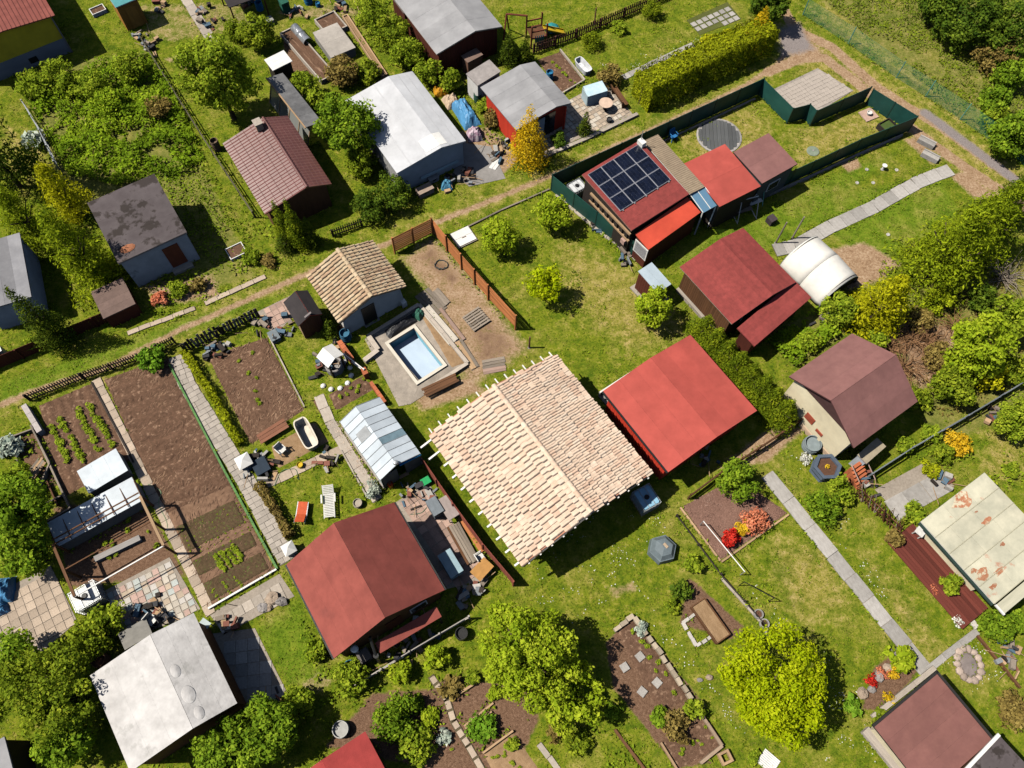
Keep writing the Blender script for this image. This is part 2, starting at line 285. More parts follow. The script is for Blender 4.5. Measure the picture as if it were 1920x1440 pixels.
def bed(name, cs, mt, z=.04, amp=.05, furrow=None, step=.16, nfreq=3., label=None, kind='structure', uplift=0):
    """quad of tilled earth / surface with real relief; cs pixel corners, furrow=(direction 'u'/'v', count, height)"""
    A, B, C, D = [G(*p) for p in cs]; nu = max(2, int(max((B-A).length, (C-D).length)/step)); nv = max(2, int(max((D-A).length, (C-B).length)/step))
    U, V = np.meshgrid(np.linspace(0, 1, nu+1), np.linspace(0, 1, nv+1)); U = U.ravel(); V = V.ravel()
    q = [((1-U)*(1-V))*getattr(A, c)+(U*(1-V))*getattr(B, c)+(U*V)*getattr(C, c)+((1-U)*V)*getattr(D, c) for c in 'xy']
    h = z+amp*2*(fbm(q[0], q[1], nfreq, 4, 3)-.5)
    if furrow:
        t = U if furrow[0] == 'u' else V; ph = (fbm(q[0], q[1], .8, 8, 2)-.5)*.25; h = h+furrow[2]*np.cos(2*np.pi*furrow[1]*t+ph*6)
    h = np.maximum(h, .012); e = (U < 1e-6) | (U > 1-1e-6) | (V < 1e-6) | (V > 1-1e-6); h = np.where(e, -.02, h)+uplift
    jj, ii = np.meshgrid(np.arange(nv), np.arange(nu), indexing='ij'); a = (jj*(nu+1)+ii).ravel(); f = np.stack([a, a+nu+1, a+nu+2, a+1], 1)
    me = bpy.data.meshes.new(name); raw_mesh(me, np.stack([q[0]-A.x, q[1]-A.y, h], 1), f)
    if me.polygons[0].normal.z < 0: me.flip_normals()
    me.polygons.foreach_set('use_smooth', np.ones(len(f), bool)); me.materials.append(mt); o = bpy.data.objects.new(name, me); COL.objects.link(o); o.location = (A.x, A.y, 0)
    tag(o, label, 'garden bed' if 'bed' in name else 'ground', kind=kind); area('bare', cs, .05); return o
# ------------------------------------------------------------------ foliage
def leaf_cloud(clumps, n, size, up=.4, shell=.75, aspect=.6, seed=0, droop=0, tri=False):
    """clumps: rows (x,y,z,rx,ry,rz,tone). returns verts, faces, rnd"""
    r = np.random.default_rng(seed+11); c = np.asarray(clumps, float); wgt = (c[:, 3]*c[:, 4]+c[:, 4]*c[:, 5]+c[:, 3]*c[:, 5]); k = r.choice(len(c), n, p=wgt/wgt.sum())
    d = r.normal(size=(n, 3)); d /= np.linalg.norm(d, axis=1)[:, None]; rad = shell+(1-shell)*r.random(n)**.6; rad *= 1+.10*r.normal(size=n); rad = np.where(r.random(n) < .18, rad*r.random(n), rad)
    p = c[k, :3]+d*c[k, 3:6]*rad[:, None]
    nr = d*.8+np.array([0, 0, up])+r.normal(size=(n, 3))*.55; nr /= np.linalg.norm(nr, axis=1)[:, None]
    t = np.cross(nr, r.normal(size=(n, 3))); t /= np.linalg.norm(t, axis=1)[:, None]
    if droop: t = t*.5+d*.5+np.array([0, 0, -droop]); t /= np.linalg.norm(t, axis=1)[:, None]
    b = np.cross(nr, t); s = size*(.45+1.1*r.random(n)**1.4)
    L_, W_ = t*(s/2)[:, None], b*(s*aspect/2)[:, None]
    if tri: v = np.stack([p-L_+W_, p-L_-W_, p+L_], 1).reshape(-1, 3); f = np.arange(n*3).reshape(n, 3)
    else: v = np.stack([p-L_, p-W_+L_*.1, p+L_, p+W_+L_*.1], 1).reshape(-1, 3); f = np.arange(n*4).reshape(n, 4)
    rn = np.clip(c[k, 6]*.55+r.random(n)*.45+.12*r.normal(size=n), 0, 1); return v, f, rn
def leaf_obj(name, parts, mt, parent=None, loc=(0, 0, 0)):
    V, F, R, k = [], [], [], 0
    for v, f, r in parts: V.append(v); F.append(f+k); R.append(r); k += len(v)
    me = bpy.data.meshes.new(name); raw_mesh(me, np.concatenate(V)-np.array(loc if parent is None else (0, 0, 0)), np.concatenate(F)); me.attributes.new('rnd', 'FLOAT', 'FACE').data.foreach_set('value', np.concatenate(R).astype(np.float32))
    me.materials.append(mt); o = bpy.data.objects.new(name, me); COL.objects.link(o)
    if parent: o.parent = parent
    else: o.location = loc
    return o
LEAF = dict(
    green=leafmat('leaf_green', [(0.062, 0.124, 0.008), (0.195, 0.326, 0.019), (0.391, 0.529, 0.036)], .42),
    mid=leafmat('leaf_mid', [(0.097, 0.161, 0.010), (0.281, 0.395, 0.023), (0.519, 0.598, 0.047)], .42),
    olive=leafmat('leaf_olive', [(0.077, 0.124, 0.008), (0.227, 0.315, 0.019), (0.453, 0.518, 0.036)], .42),
    lime=leafmat('leaf_lime', [(0.241, 0.334, 0.003), (0.462, 0.574, 0.007), (0.662, 0.710, 0.017)], .45),
    bright=leafmat('leaf_bright', [(0.155, 0.247, 0.010), (0.367, 0.496, 0.020), (0.581, 0.660, 0.047)], .42),
    dark=leafmat('leaf_dark', [(0.030, 0.068, 0.008), (0.088, 0.157, 0.013), (0.206, 0.281, 0.024)], .3),
    conifer=leafmat('needle_dark', [(0.029, 0.055, 0.005), (0.078, 0.121, 0.009), (0.175, 0.220, 0.015)], .25),
    yconifer=leafmat('needle_yellow', [(.26, .27, .006), (.56, .56, .012), (.8, .74, .03)], .4),
    gconifer=leafmat('needle_green', [(0.097, 0.154, 0.006), (0.291, 0.374, 0.013), (0.543, 0.616, 0.022)], .35),
    gold=leafmat('needle_gold', [(.60, .36, .008), (.84, .56, .015), (.9, .68, .04)], .4),
    hedge=leafmat('leaf_hedge', [(0.116, 0.143, 0.005), (0.349, 0.396, 0.011), (0.601, 0.627, 0.020)], .35),
    thuja=leafmat('leaf_thuja', [(0.058, 0.099, 0.005), (0.175, 0.242, 0.010), (0.369, 0.418, 0.018)], .3),
    brown=leafmat('leaf_brown', [(.11, .075, .025), (.26, .19, .05), (.44, .34, .10)], .3),
    orange=leafmat('petal_coral', [(.55, .12, .06), (.8, .25, .13), (.9, .38, .22)], .3),
    red=leafmat('petal_red', [(.45, .012, .01), (.68, .03, .02), (.8, .08, .05)], .3),
    yellow=leafmat('petal_yellow', [(.6, .32, .01), (.8, .5, .02), (.88, .62, .05)], .3),
    silver=leafmat('leaf_silver', [(.24, .31, .26), (.45, .53, .44), (.66, .71, .6)], .25),
    weed=leafmat('leaf_weed', [(0.092, 0.169, 0.009), (0.278, 0.428, 0.019), (0.536, 0.653, 0.040)], .42),
    rhubarb=leafmat('leaf_broad', [(0.077, 0.177, 0.010), (0.174, 0.355, 0.022), (0.319, 0.501, 0.044)], .38),
    white=leafmat('petal_white', [(.7, .7, .62), (.8, .8, .74), (.85, .85, .8)], .2))
BARK = mat('bark', (.13, .09, .06), (.06, .04, .028), scale=8, bump=.5, bscale=20)
DEADWOOD = mat('dead_twig', (.34, .19, .09), (.2, .1, .05), scale=6)
PLN = [0]
def plant(kind, px, py, rpx, zc=None, hr=1., label='', name='garden_tree', cat='tree', group=None, shape='round', n=None, leaf=.17, trunk=True, clumps=None, sq=1., ang=0., sub=None, open_=0.):
    """crown centre at photo pixel px,py; rpx crown radius in pixels, hr height/width ratio"""
    PLN[0] += 1; sd = PLN[0]*13; r = np.random.default_rng(sd); R = rpx*mpp(px, py); Hc = R*hr
    if zc is None: zc = (Hc*1.02 if not trunk else Hc*1.02+.35*R)
    c0 = G(px, py, zc); base = Vector((c0.x, c0.y, 0)); root = thing(name, label, cat, base, 0, group)
    cl = []
    if shape == 'round':
        k = clumps or max(16, int(40*min(2.2, R))); lob = [(v/np.linalg.norm(v), r.uniform(-.38, .30)) for v in r.normal(size=(9, 3))]
        for i in range(k):
            d = r.normal(size=3); d /= np.linalg.norm(d); q = ((.60+.34*r.random()) if i > 2 else .2)*(1+sum(a_*max(0, float(d@v_))**3 for v_, a_ in lob)); s = (.15+.85*min(1, .9/R))*R*(.17+.19*r.random())+.06*R
            x, y = d[0]*R*q*.92, d[1]*R*q*.92*sq; x, y = x*math.cos(ang)-y*math.sin(ang), x*math.sin(ang)+y*math.cos(ang)
            cl.append((x, y, zc+d[2]*Hc*q*.92, s, s, s*.8*min(1.2, hr+.2), .25+.75*r.random()))
        if not open_: cl.append((0, 0, zc-.1*Hc, R*.55, R*.55*sq, Hc*.55, .0))  # core leaves get the darkest tone: inner shade put into their colour
    elif shape == 'cone':
        top = zc+Hc; k = clumps or 46
        for i in range(k):
            t = (i+.5)/k; z = top*(.04+.94*t); rr = R*(1-t)**.75*(.95); a = i*2.4+r.random()*.6; q = rr*.72
            s = max(.12*R, rr*.5); cl.append((q*math.cos(a), q*math.sin(a), z, s, s, s*1.25, r.random()))
        for t in np.linspace(.05, .85, 7): cl.append((0, 0, top*t, R*(1-t)**.75*.6, R*(1-t)**.75*.6, top*.1, .05))  # darkest leaves along the axis, shade painted into the crown's inside
    elif shape == 'layer':   # spruce with tiers of drooping boughs
        top = zc+Hc
        for i in range(clumps or 120):
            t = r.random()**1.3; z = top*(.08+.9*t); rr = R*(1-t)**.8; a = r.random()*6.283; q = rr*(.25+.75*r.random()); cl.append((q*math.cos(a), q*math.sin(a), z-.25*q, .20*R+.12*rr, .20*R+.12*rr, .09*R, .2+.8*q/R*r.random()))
        for t in np.linspace(.05, .85, 6): cl.append((0, 0, top*t, R*(1-t)**.8*.45, R*(1-t)**.8*.45, top*.09, .0))  # inner boughs coloured darkest to paint shade within the tiers
    R2 = max(.3, R); n = n or int(min(15000, 2100*R2*R2*max(.7, hr)*(.17/leaf)**1.2+500))
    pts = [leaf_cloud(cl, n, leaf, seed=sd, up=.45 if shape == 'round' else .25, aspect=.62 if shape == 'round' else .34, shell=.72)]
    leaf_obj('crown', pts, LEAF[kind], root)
    if sub: leaf_obj('blossom', [leaf_cloud(cl, n//5, leaf, seed=sd+1, up=.6, shell=.95)], LEAF[sub], root)
    if trunk:
        tb = MB(); h = zc-.2*Hc; rt = max(.05, .055*R+.03); tb.tube((0, 0, -.05), (0, 0, h), rt, rt*.7, 8)
        for i in range(6):
            a = i*1.05+r.random(); q = .5*R; e = (q*math.cos(a), q*math.sin(a)*sq, zc+.15*Hc*r.random()); tb.tube((0, 0, h*(.6+.4*r.random())), e, rt*.5, rt*.18, 5)
        tb.build('trunk', BARK, root)
    else:
        tb = MB()
        for i in range(6):
            a = i*1.05+r.random(); q = .45*R; tb.tube((.08*math.cos(a), .08*math.sin(a), -.04), (q*math.cos(a), q*math.sin(a)*sq, zc+.1*Hc), .03, .012, 5)
        tb.build('stem', BARK, root)
    return root
def hedge(kind, pts, wdt, h, label, name='hedge', group=None, leaf=.13, dens=330):
    """clipped hedge along base pixels: leaves over a soft box"""
    PLN[0] += 1; sd = PLN[0]*13; r = np.random.default_rng(sd); q = [G(*p) for p in pts]; base = q[0].copy(); root = thing(name, label, 'hedge', base, 0, group); PP, NN = [], []
    for a, b in zip(q, q[1:]):
        Lg = (b-a).length; d = np.array([(b-a).x, (b-a).y, 0])/Lg; nn = np.array([-d[1], d[0], 0]); n = int(Lg*(wdt+2*h)*dens); f = r.random(n)*(wdt+2*h); t = r.random(n)*Lg
        top = f < wdt; o = np.where(top, f-wdt/2, np.where(f < wdt+h, wdt/2, -wdt/2)); z = np.where(top, h, np.where(f < wdt+h, f-wdt, f-wdt-h))
        k = .5*wdt; ro = np.clip((np.abs(o)-.55*k)/(.45*k), 0, 1)**2; z = np.where(top, z-ro*.22*h, z); P0 = np.array([a.x-base.x, a.y-base.y, 0])+d*t[:, None]+nn*o[:, None]; P0[:, 2] = z
        N0 = np.where(top[:, None], np.array([0, 0, 1.])+nn*(o/k*.5)[:, None], nn*np.sign(o)[:, None]+np.array([0, 0, .35])); w0 = P0+np.array([base.x, base.y, 0]); bump = (fbm(w0[:, 0]+w0[:, 2]*.7, w0[:, 1]+w0[:, 2]*.4, 2.2, 3)-.5)*.34+(vnoise(w0[:, 0], w0[:, 1]+w0[:, 2], 5, 6)-.5)*.14
        P0 += N0*(bump-.05-np.abs(r.normal(size=n))*.05)[:, None]; PP.append(P0); NN.append((N0, bump))
        for e in ((a, -1), (b, 1)):
            m_ = int(wdt*h*dens); oo, zz = (r.random(m_)-.5)*wdt, r.random(m_)*h*.95; Pe = np.array([e[0].x-base.x, e[0].y-base.y, 0])+nn*oo[:, None]+d*(e[1]*(.02-np.abs(r.normal(size=m_))*.07))[:, None]; Pe[:, 2] = zz; PP.append(Pe); NN.append((np.tile(d*e[1]+np.array([0, 0, .3]), (m_, 1)), r.normal(size=m_)*.08))
    p = np.concatenate(PP); nv = np.concatenate([x[0] for x in NN]); bm_ = np.concatenate([x[1] for x in NN]); n = len(p); nv = nv/np.linalg.norm(nv, axis=1)[:, None]+r.normal(size=(n, 3))*.5; nv /= np.linalg.norm(nv, axis=1)[:, None]
    t = np.cross(nv, r.normal(size=(n, 3))); t /= np.linalg.norm(t, axis=1)[:, None]; b = np.cross(nv, t); s = leaf*(.5+r.random(n)); L_, W_ = t*(s/2)[:, None], b*(s*.32)[:, None]; v = np.stack([p-L_, p-W_, p+L_, p+W_], 1).reshape(-1, 3)
    leaf_obj('foliage', [(v, np.arange(n*4).reshape(n, 4), np.clip(.42+bm_*1.5+.22*r.normal(size=n), 0, 1))], LEAF[kind], root); tb = MB()
    for a, b in zip(q, q[1:]):
        for i in range(int((b-a).length/.5)+1):
            e = a+(b-a)*min(1, i*.5/(b-a).length)-base; tb.tube((e.x, e.y, -.03), (e.x+.05, e.y, h*.75), .05, .02, 5)
    tb.build('stem', BARK, root); return root
def scatter(name, label, cat, polys, dens, size, kind, h=.12, ch=None, seed=3, thr=.35, clump=0, hn=0, dirang=None, zoff=.02, tri=False, up=1.2, aspect=.5, excl=True):
    """ground cover nobody could count: one object of stuff over the polygons (pixels); None = whole ground"""
    r = np.random.default_rng(seed); V = []
    for poly in polys:
        pts = [G(*p) for p in poly] if poly else None
        if pts: x0, x1, y0, y1 = min(p.x for p in pts), max(p.x for p in pts), min(p.y for p in pts), max(p.y for p in pts)
        else: x0, x1, y0, y1 = -42, 42, -4, 58
        n = int((x1-x0)*(y1-y0)*dens); x = x0+(x1-x0)*r.random(n); y = y0+(y1-y0)*r.random(n); keep = np.ones(n, bool)
        if pts:
            ins = np.zeros(n, bool)
            for i in range(len(pts)):
                a, b = pts[i], pts[(i+1) % len(pts)]; ins ^= ((a.y <= y) != (b.y <= y)) & (x < (b.x-a.x)*(y-a.y)/((b.y-a.y) or 1e-9)+a.x)
            keep &= ins
        if excl: keep &= (gmask('bare', x, y) < .5)
        if ch: keep &= eval(ch, {'g': lambda k: gmask(k, x, y), 'r': r.random(n), 'nz': fbm(x, y, .7, seed), 'nf': vnoise(x, y, 1.7, seed+2)})
        if clump: keep &= fbm(x, y, 1.3, seed+5) > clump
        x, y = x[keep], y[keep]; hm = np.clip((fbm(x, y, .9, seed+40)-.32)*3.2, .12, 1.7) if hn else 1.; V.append(np.stack([x, y, zoff+gz(x, y)+h*hm*r.random(len(x))**(.8 if hn else 1.5)], 1))
    p = np.concatenate(V); n = len(p); nr = np.array([0, 0, up])+r.normal(size=(n, 3))*.6; nr /= np.linalg.norm(nr, axis=1)[:, None]; t = np.cross(nr, r.normal(size=(n, 3))); t /= np.linalg.norm(t, axis=1)[:, None]; b = np.cross(nr, t)
    if dirang is not None:
        an = dirang+r.normal(size=n)*.28+(fbm(p[:, 0], p[:, 1], .35, seed+8)-.5)*2.2; t = np.stack([np.cos(an), np.sin(an), r.normal(size=n)*.12], 1); b = np.stack([-np.sin(an), np.cos(an), np.zeros(n)], 1)
    s = size*(.55+.9*r.random(n)); L_, W_ = t*(s/2)[:, None], b*(s*aspect/2)[:, None]
    if tri: v = np.stack([p-L_+W_, p-L_-W_, p+L_], 1).reshape(-1, 3); f = np.arange(n*3).reshape(n, 3)
    else: v = np.stack([p-L_, p-W_, p+L_, p+W_], 1).reshape(-1, 3); f = np.arange(n*4).reshape(n, 4)
    rn = np.clip(fbm(p[:, 0], p[:, 1], .8, seed+3)*.9-.1+.4*(r.random(n)-.3), 0, 1); o = leaf_obj(name, [(v, f, rn)], LEAF[kind] if isinstance(kind, str) else kind); tag(o, label, cat, kind='stuff'); return o

def edge_tufts():
    r = np.random.default_rng(77); V = []
    for a, b, off in EDGES:
        L_ = (b-a).length; n = int(L_*26)
        if n < 2: continue
        t = r.random(n); d = (b-a)/L_; nn = np.array([-d.y, d.x]); o = (off+np.abs(r.normal(size=n))*.13)*np.where(r.random(n) < .5, 1, -1); x = a.x+(b.x-a.x)*t+nn[0]*o; y = a.y+(b.y-a.y)*t+nn[1]*o
        k = (fbm(x, y, 1.1, 31) > .42) & (gmask('bare', x, y) < .5); x, y = x[k], y[k]; V.append(np.stack([x, y, .05+.14*r.random(len(x))], 1))
    p = np.concatenate(V); n = len(p); nr = np.array([0, 0, .7])+r.normal(size=(n, 3))*.7; nr /= np.linalg.norm(nr, axis=1)[:, None]; t = np.cross(nr, r.normal(size=(n, 3))); t /= np.linalg.norm(t, axis=1)[:, None]; b = np.cross(nr, t); s = .17*(.5+r.random(n)); L_, W_ = t*(s/2)[:, None], b*(s*.2)[:, None]
    v = np.stack([p-L_, p-W_, p+L_, p+W_], 1).reshape(-1, 3); rn = np.clip(r.random(n)*.8, 0, 1); o = leaf_obj('long_grass', [(v, np.arange(n*4).reshape(n, 4), rn)], LEAF['mid']); tag(o, 'longer grass and weeds along fences, kerbs and walls', 'grass', kind='stuff')
# ------------------------------------------------------------------ buildings
RED = mat('felt_red', (.45, .086, .068), (.40, .074, .058), rough=.85, scale=1.2, bump=.25, bscale=60, rnd=.05)
REDB = mat('felt_brick', (.29, .076, .060), (.25, .064, .051), rough=.9, scale=1.1, bump=.3, bscale=60, rnd=.05, c3=(.22, .06, .049), c3scale=.4, c3th=.6)
REDSH = mat('shingle_red', (.30, .058, .052), (.21, .042, .038), rough=.9, scale=4, bump=.3, bscale=40, rnd=.07, c3=(.14, .03, .028), c3scale=.45, c3th=.6)
REDOR = mat('sheet_orange_red', (.62, .085, .045), (.56, .07, .04), rough=.6, scale=1, bump=.05, rnd=.02)
PURP = mat('felt_maroon', (.255, .122, .112), (.215, .10, .094), rough=.9, scale=2, bump=.3, bscale=70, rnd=.04)
PURP2 = mat('felt_plum', (.235, .105, .09), (.195, .085, .075), rough=.9, scale=2, bump=.3, bscale=70, rnd=.04)
DARKF = mat('felt_charcoal', (.115, .098, .102), (.085, .07, .074), rough=.95, scale=1.2, bump=.3, bscale=50, rnd=.03, c3=(.04, .032, .03), c3scale=1.1, c3th=.52)
GREYF = mat('felt_grey', (.33, .33, .345), (.28, .28, .295), rough=.85, scale=1, bump=.15, bscale=50, rnd=.05)
WHITER = mat('coated_white', (.54, .55, .58), (.49, .50, .53), rough=.6, scale=.8, bump=.08, bscale=12, rnd=.03)
WHITEB = mat('bitumen_silver', (.56, .545, .54), (.45, .435, .43), rough=.65, scale=1.1, bump=.35, bscale=5, rnd=.03, c3=(.38, .37, .36), c3scale=.8, c3th=.58)
CREAMM = mat('sheet_cream', (.56, .53, .41), (.47, .46, .36), rough=.6, scale=1.1, bump=.08, rnd=.05, c3=(.46, .15, .08), c3scale=.75, c3th=.625)
BRMETAL = mat('metal_brown', (.165, .066, .060), (.14, .055, .05), rough=.36, scale=2, bump=.05, rnd=.02, spec=.6)
TANCORR = mat('fibre_cement_tan', (.35, .27, .19), (.26, .2, .14), rough=.9, scale=3, bump=.2, rnd=.02)
TEALR = mat('sheet_teal', (.10, .34, .36), (.08, .28, .30), rough=.5, rnd=.02)
BLUER = mat('sheet_pale_blue', (.42, .5, .56), (.37, .45, .52), rough=.5, scale=1.5, rnd=.02)
BLACKF = mat('felt_black', (.045, .038, .04), (.032, .028, .03), rough=.9, scale=2, bump=.3, rnd=.03)
PLASTER = mat('plaster_grey', (.55, .55, .57), (.45, .45, .47), rough=.9, scale=1.6, bump=.2, bscale=40, rnd=0, c3=(.25, .25, .26), c3scale=.7, c3th=.66)
PLWHITE = mat('plaster_white', (.72, .70, .66), (.62, .60, .57), rough=.9, scale=1.5, bump=.15, rnd=0)
PLCREAM = mat('plaster_cream', (.78, .70, .50), (.72, .63, .44), rough=.9, scale=1.2, bump=.15, rnd=0)
PLYELLOW = mat('plaster_yellow', (.78, .60, .04), (.68, .52, .035), rough=.9, scale=1.4, bump=.15, rnd=0)
PLBLUE = mat('plaster_bluegrey', (.48, .52, .57), (.42, .46, .51), rough=.9, scale=1.4, bump=.15, rnd=0)
WRED = mat('boards_red', (.68, .06, .03), (.58, .05, .026), rough=.7, scale=3, stretch=(1, 1, .2), rnd=.06)
WDKRED = mat('boards_dark_red', (.12, .03, .018), (.08, .02, .013), rough=.8, scale=4, stretch=(1, 1, .2), rnd=.1)
WBROWN = mat('boards_brown', (.16, .075, .035), (.10, .045, .02), rough=.8, scale=4, stretch=(1, 1, .2), rnd=.15)
WORANGE = mat('boards_orange', (.52, .20, .075), (.42, .15, .05), rough=.7, scale=5, rnd=.18)
WDARK = mat('boards_dark', (.045, .035, .03), (.03, .023, .02), rough=.85, scale=5, rnd=.15)
WGREY = mat('boards_weathered', (.32, .27, .22), (.22, .18, .145), rough=.9, scale=6, rnd=.2)
WTAN = mat('boards_tan', (.50, .34, .2), (.4, .26, .15), rough=.85, scale=5, rnd=.15)
WHITE = mat('paint_white', (.78, .77, .75), (.72, .71, .69), rough=.5, rnd=.03)
STEEL = mat('galvanised', (.5, .52, .54), (.42, .44, .46), rough=.4, metal=.5, rnd=.05)
BLACK = mat('black_plastic', (.02, .02, .022), (.015, .015, .016), rough=.45, rnd=.1)
DKGLASS = mat('dark_glass', (.02, .026, .032), (.015, .02, .025), rough=.12, spec=.6, bump=0, rnd=0)
RUSTD = mat('rust_door', (.21, .062, .03), (.16, .045, .022), rough=.8, rnd=0)
CONC = mat('concrete', (.50, .44, .38), (.38, .33, .28), rough=.95, scale=3, bump=.3, rnd=.12)
CONCG = mat('concrete_grey', (.36, .34, .33), (.27, .255, .245), rough=.95, scale=3, bump=.3, rnd=.12)
POLYC = mat('polycarbonate', (.60, .66, .72), (.54, .60, .66), rough=.25, scale=1.2, bump=.03, rnd=.08, spec=.6)
GLASSW = mat('whitened_glass', (.62, .69, .76), (.56, .63, .70), rough=.2, scale=1.5, bump=.02, rnd=.12, spec=.6)

def nstrips(root, roof, quad, n, m, axis, th=.012, name='roof_sheet', gap=.004, z0=.004):
    """cover slope quad (a,b,c,d): a>b along ridge, a>d down the slope. axis 'down': sheets side by side; 'along': courses stacked"""
    a, b, c, d = [Vector(p) for p in quad]; nn = (b-a).cross(d-a).normalized()
    if nn.z < 0: nn = -nn
    for i in range(n):
        t0, t1 = i/n, (i+1)/n; up = nn*(z0+th+(.005 if (i % 2 and axis == 'down') else (.0 if axis == 'down' else .006*(n-i)/n)))
        if axis == 'down':
            L_ = (b-a).length; g = gap/2/L_; q = [a.lerp(b, t0+g), a.lerp(b, t1-g), d.lerp(c, t1-g), d.lerp(c, t0+g)]
        else:
            L_ = (d-a).length; g = gap/2/L_; q = [a.lerp(d, t0+g), b.lerp(c, t0+g), b.lerp(c, t1-g), a.lerp(d, t1-g)]
        MB().hull4([p+up for p in q], th).build(name, m, roof)
def corr(root, quad, waves, amp, m, name='roof_sheet', sharp=False, th=.0, smooth=True, rows=0):
    a, b, c, d = [Vector(p) for p in quad]; nn = (b-a).cross(d-a).normalized(); mb = MB()
    if nn.z < 0: nn = -nn
    k = waves*6; nr = max(1, rows); off = .004
    for j in range(nr+1):
        for i in range(k+1):
            t = i/k; ph = (i % 6)/6; h = (amp if ph < .17 else 0) if sharp else amp*(.5+.5*math.cos(2*math.pi*i/6))
            p = a.lerp(b, t).lerp(d.lerp(c, t), j/nr)+nn*(h+off); mb.v.append(tuple(p))
    for j in range(nr):
        for i in range(k): q = j*(k+1)+i; mb.f.append((q, q+k+1, q+k+2, q+1))
    # underside closes the sheet
    o = mb.build(name, m, root, smooth=False)
    md = o.modifiers.new('thickness', 'SOLIDIFY'); md.thickness = .01; md.offset = 0
    return o
class HB: pass
def _edges(root, h):
    c, s_ = math.cos(root.rotation_euler.z), math.sin(root.rotation_euler.z); q = [Vector((root.location.x+x*h.hw*c-y*h.hl*s_, root.location.y+x*h.hw*s_+y*h.hl*c, 0)) for x, y in ((-1, -1), (1, -1), (1, 1), (-1, 1))]
    for i in range(4): EDGES.append((q[i], q[(i+1) % 4], .06))
def house(name, label, cs, ze, ridge, wallm, roofm, over=.25, th=.10, sheets=None, cat='garden house', zr=None, s=None, ov_end=None, sheetm=None, wall=True, group=None, fascia=None, base=0):
    c, yaw, w_, l_ = rect(cs, ze); root = thing(name, label, cat, c, yaw, group); h = HB(); h.root = root; h.w, h.l = w_, l_
    if ridge: 
        s_, z_ = solve_ridge(G(cs[3][0], cs[3][1], ze), G(cs[2][0], cs[2][1], ze), ridge, ze); s = s_ if s is None else s; zr = z_ if zr is None else zr
    s = .5 if s is None else s; xr = -w_/2+w_*s; h.xr, h.zr, h.ze = xr, zr, ze; oe = over if ov_end is None else ov_end
    hw, hl = w_/2-over, l_/2-oe; h.hw, h.hl = hw, hl
    zl = ze+(zr-ze)*over/(xr+w_/2)-th-.01; zrr = ze+(zr-ze)*over/(w_/2-xr)-th-.01; h.zl, h.zrr = zl, zrr
    if wall:
        mb = MB(); pr = [(-hw, base), (hw, base), (hw, zrr), (xr, zr-th-.02), (-hw, zl)]
        k = len(pr); mb.v = [(x, -hl, z) for x, z in pr]+[(x, hl, z) for x, z in pr]; mb.f = [tuple(range(k)), tuple(range(2*k-1, k-1, -1))]+[((i+1) % k, i, k+i, k+(i+1) % k) for i in range(k)]
        h.wall = mb.build('wall', wallm, root)
    L2 = l_/2; mb = MB(); mb.hull4([(xr, -L2, zr), (xr, L2, zr), (-w_/2, L2, ze), (-w_/2, -L2, ze)], th); mb.hull4([(xr, L2, zr), (xr, -L2, zr), (w_/2, -L2, ze), (w_/2, L2, ze)], th)
    h.roof = mb.build('roof', roofm if not fascia else fascia, root)
    h.ql = [(xr, -L2, zr), (xr, L2, zr), (-w_/2, L2, ze), (-w_/2, -L2, ze)]; h.qr = [(xr, L2, zr), (xr, -L2, zr), (w_/2, -L2, ze), (w_/2, L2, ze)]
    if fascia and not sheets and name not in ('tiled_house',): sheets = ('down', 1)
    if sheets:
        for q in (h.ql, h.qr): nstrips(root, h.roof, q, sheets[1], sheetm or roofm, sheets[0])
    _edges(root, h); return h
def flatroof(name, label, cs, z, wallm, roofm, over=.2, th=.1, sheets=None, cat='garden house', sheetm=None, wall=True, group=None, fascia=None, base=0):
    """mono-pitch or flat roof; z one height or four"""
    zz = list(z) if isinstance(z, (list, tuple)) else [z]*4; c, yaw, w_, l_ = rect(cs, zz); root = thing(name, label, cat, c, yaw, group); h = HB(); h.root = root; h.w, h.l = w_, l_
    q = [(-w_/2, l_/2, zz[0]), (w_/2, l_/2, zz[1]), (w_/2, -l_/2, zz[2]), (-w_/2, -l_/2, zz[3])]; h.q = q; h.hw, h.hl = w_/2-over, l_/2-over; h.z = zz
    if wall:
        mb = MB(); f = over/w_; b4 = [(-h.hw, h.hl), (h.hw, h.hl), (h.hw, -h.hl), (-h.hw, -h.hl)]
        def zt(x, y):
            u, v = (x+w_/2)/w_, (l_/2-y)/l_; return zz[0]*(1-u)*(1-v)+zz[1]*u*(1-v)+zz[2]*u*v+zz[3]*(1-u)*v
        mb.v = [(x, y, base) for x, y in b4]+[(x, y, zt(x, y)-th-.012) for x, y in b4]; mb.f = [(0, 1, 2, 3), (7, 6, 5, 4)]+[((i+1) % 4, i, 4+i, 4+(i+1) % 4) for i in range(4)]
        h.wall = mb.build('wall', wallm, root)
    h.roof = MB().hull4(q, th).build('roof', fascia or roofm, root)
    if fascia and not sheets: sheets = ('down', 1)
    if sheets: nstrips(root, h.roof, [q[0], q[1], q[2], q[3]], sheets[1], sheetm or roofm, sheets[0])
    _edges(root, h); return h
def front_piece(h, name, m, x0, x1, z0, z1, side='front', t=.05, sub=None):
    if side == 'front': c, s = ((x0+x1)/2, -h.hl-t/2-.003, (z0+z1)/2), (x1-x0, t, z1-z0)
    elif side == 'left': c, s = (-h.hw-t/2-.003, (x0+x1)/2, (z0+z1)/2), (t, x1-x0, z1-z0)
    elif side == 'back': c, s = ((x0+x1)/2, h.hl+t/2+.003, (z0+z1)/2), (x1-x0, t, z1-z0)
    else: c, s = (h.hw+t/2+.003, (x0+x1)/2, (z0+z1)/2), (t, x1-x0, z1-z0)
    return P(name, h.root, m, c, s)
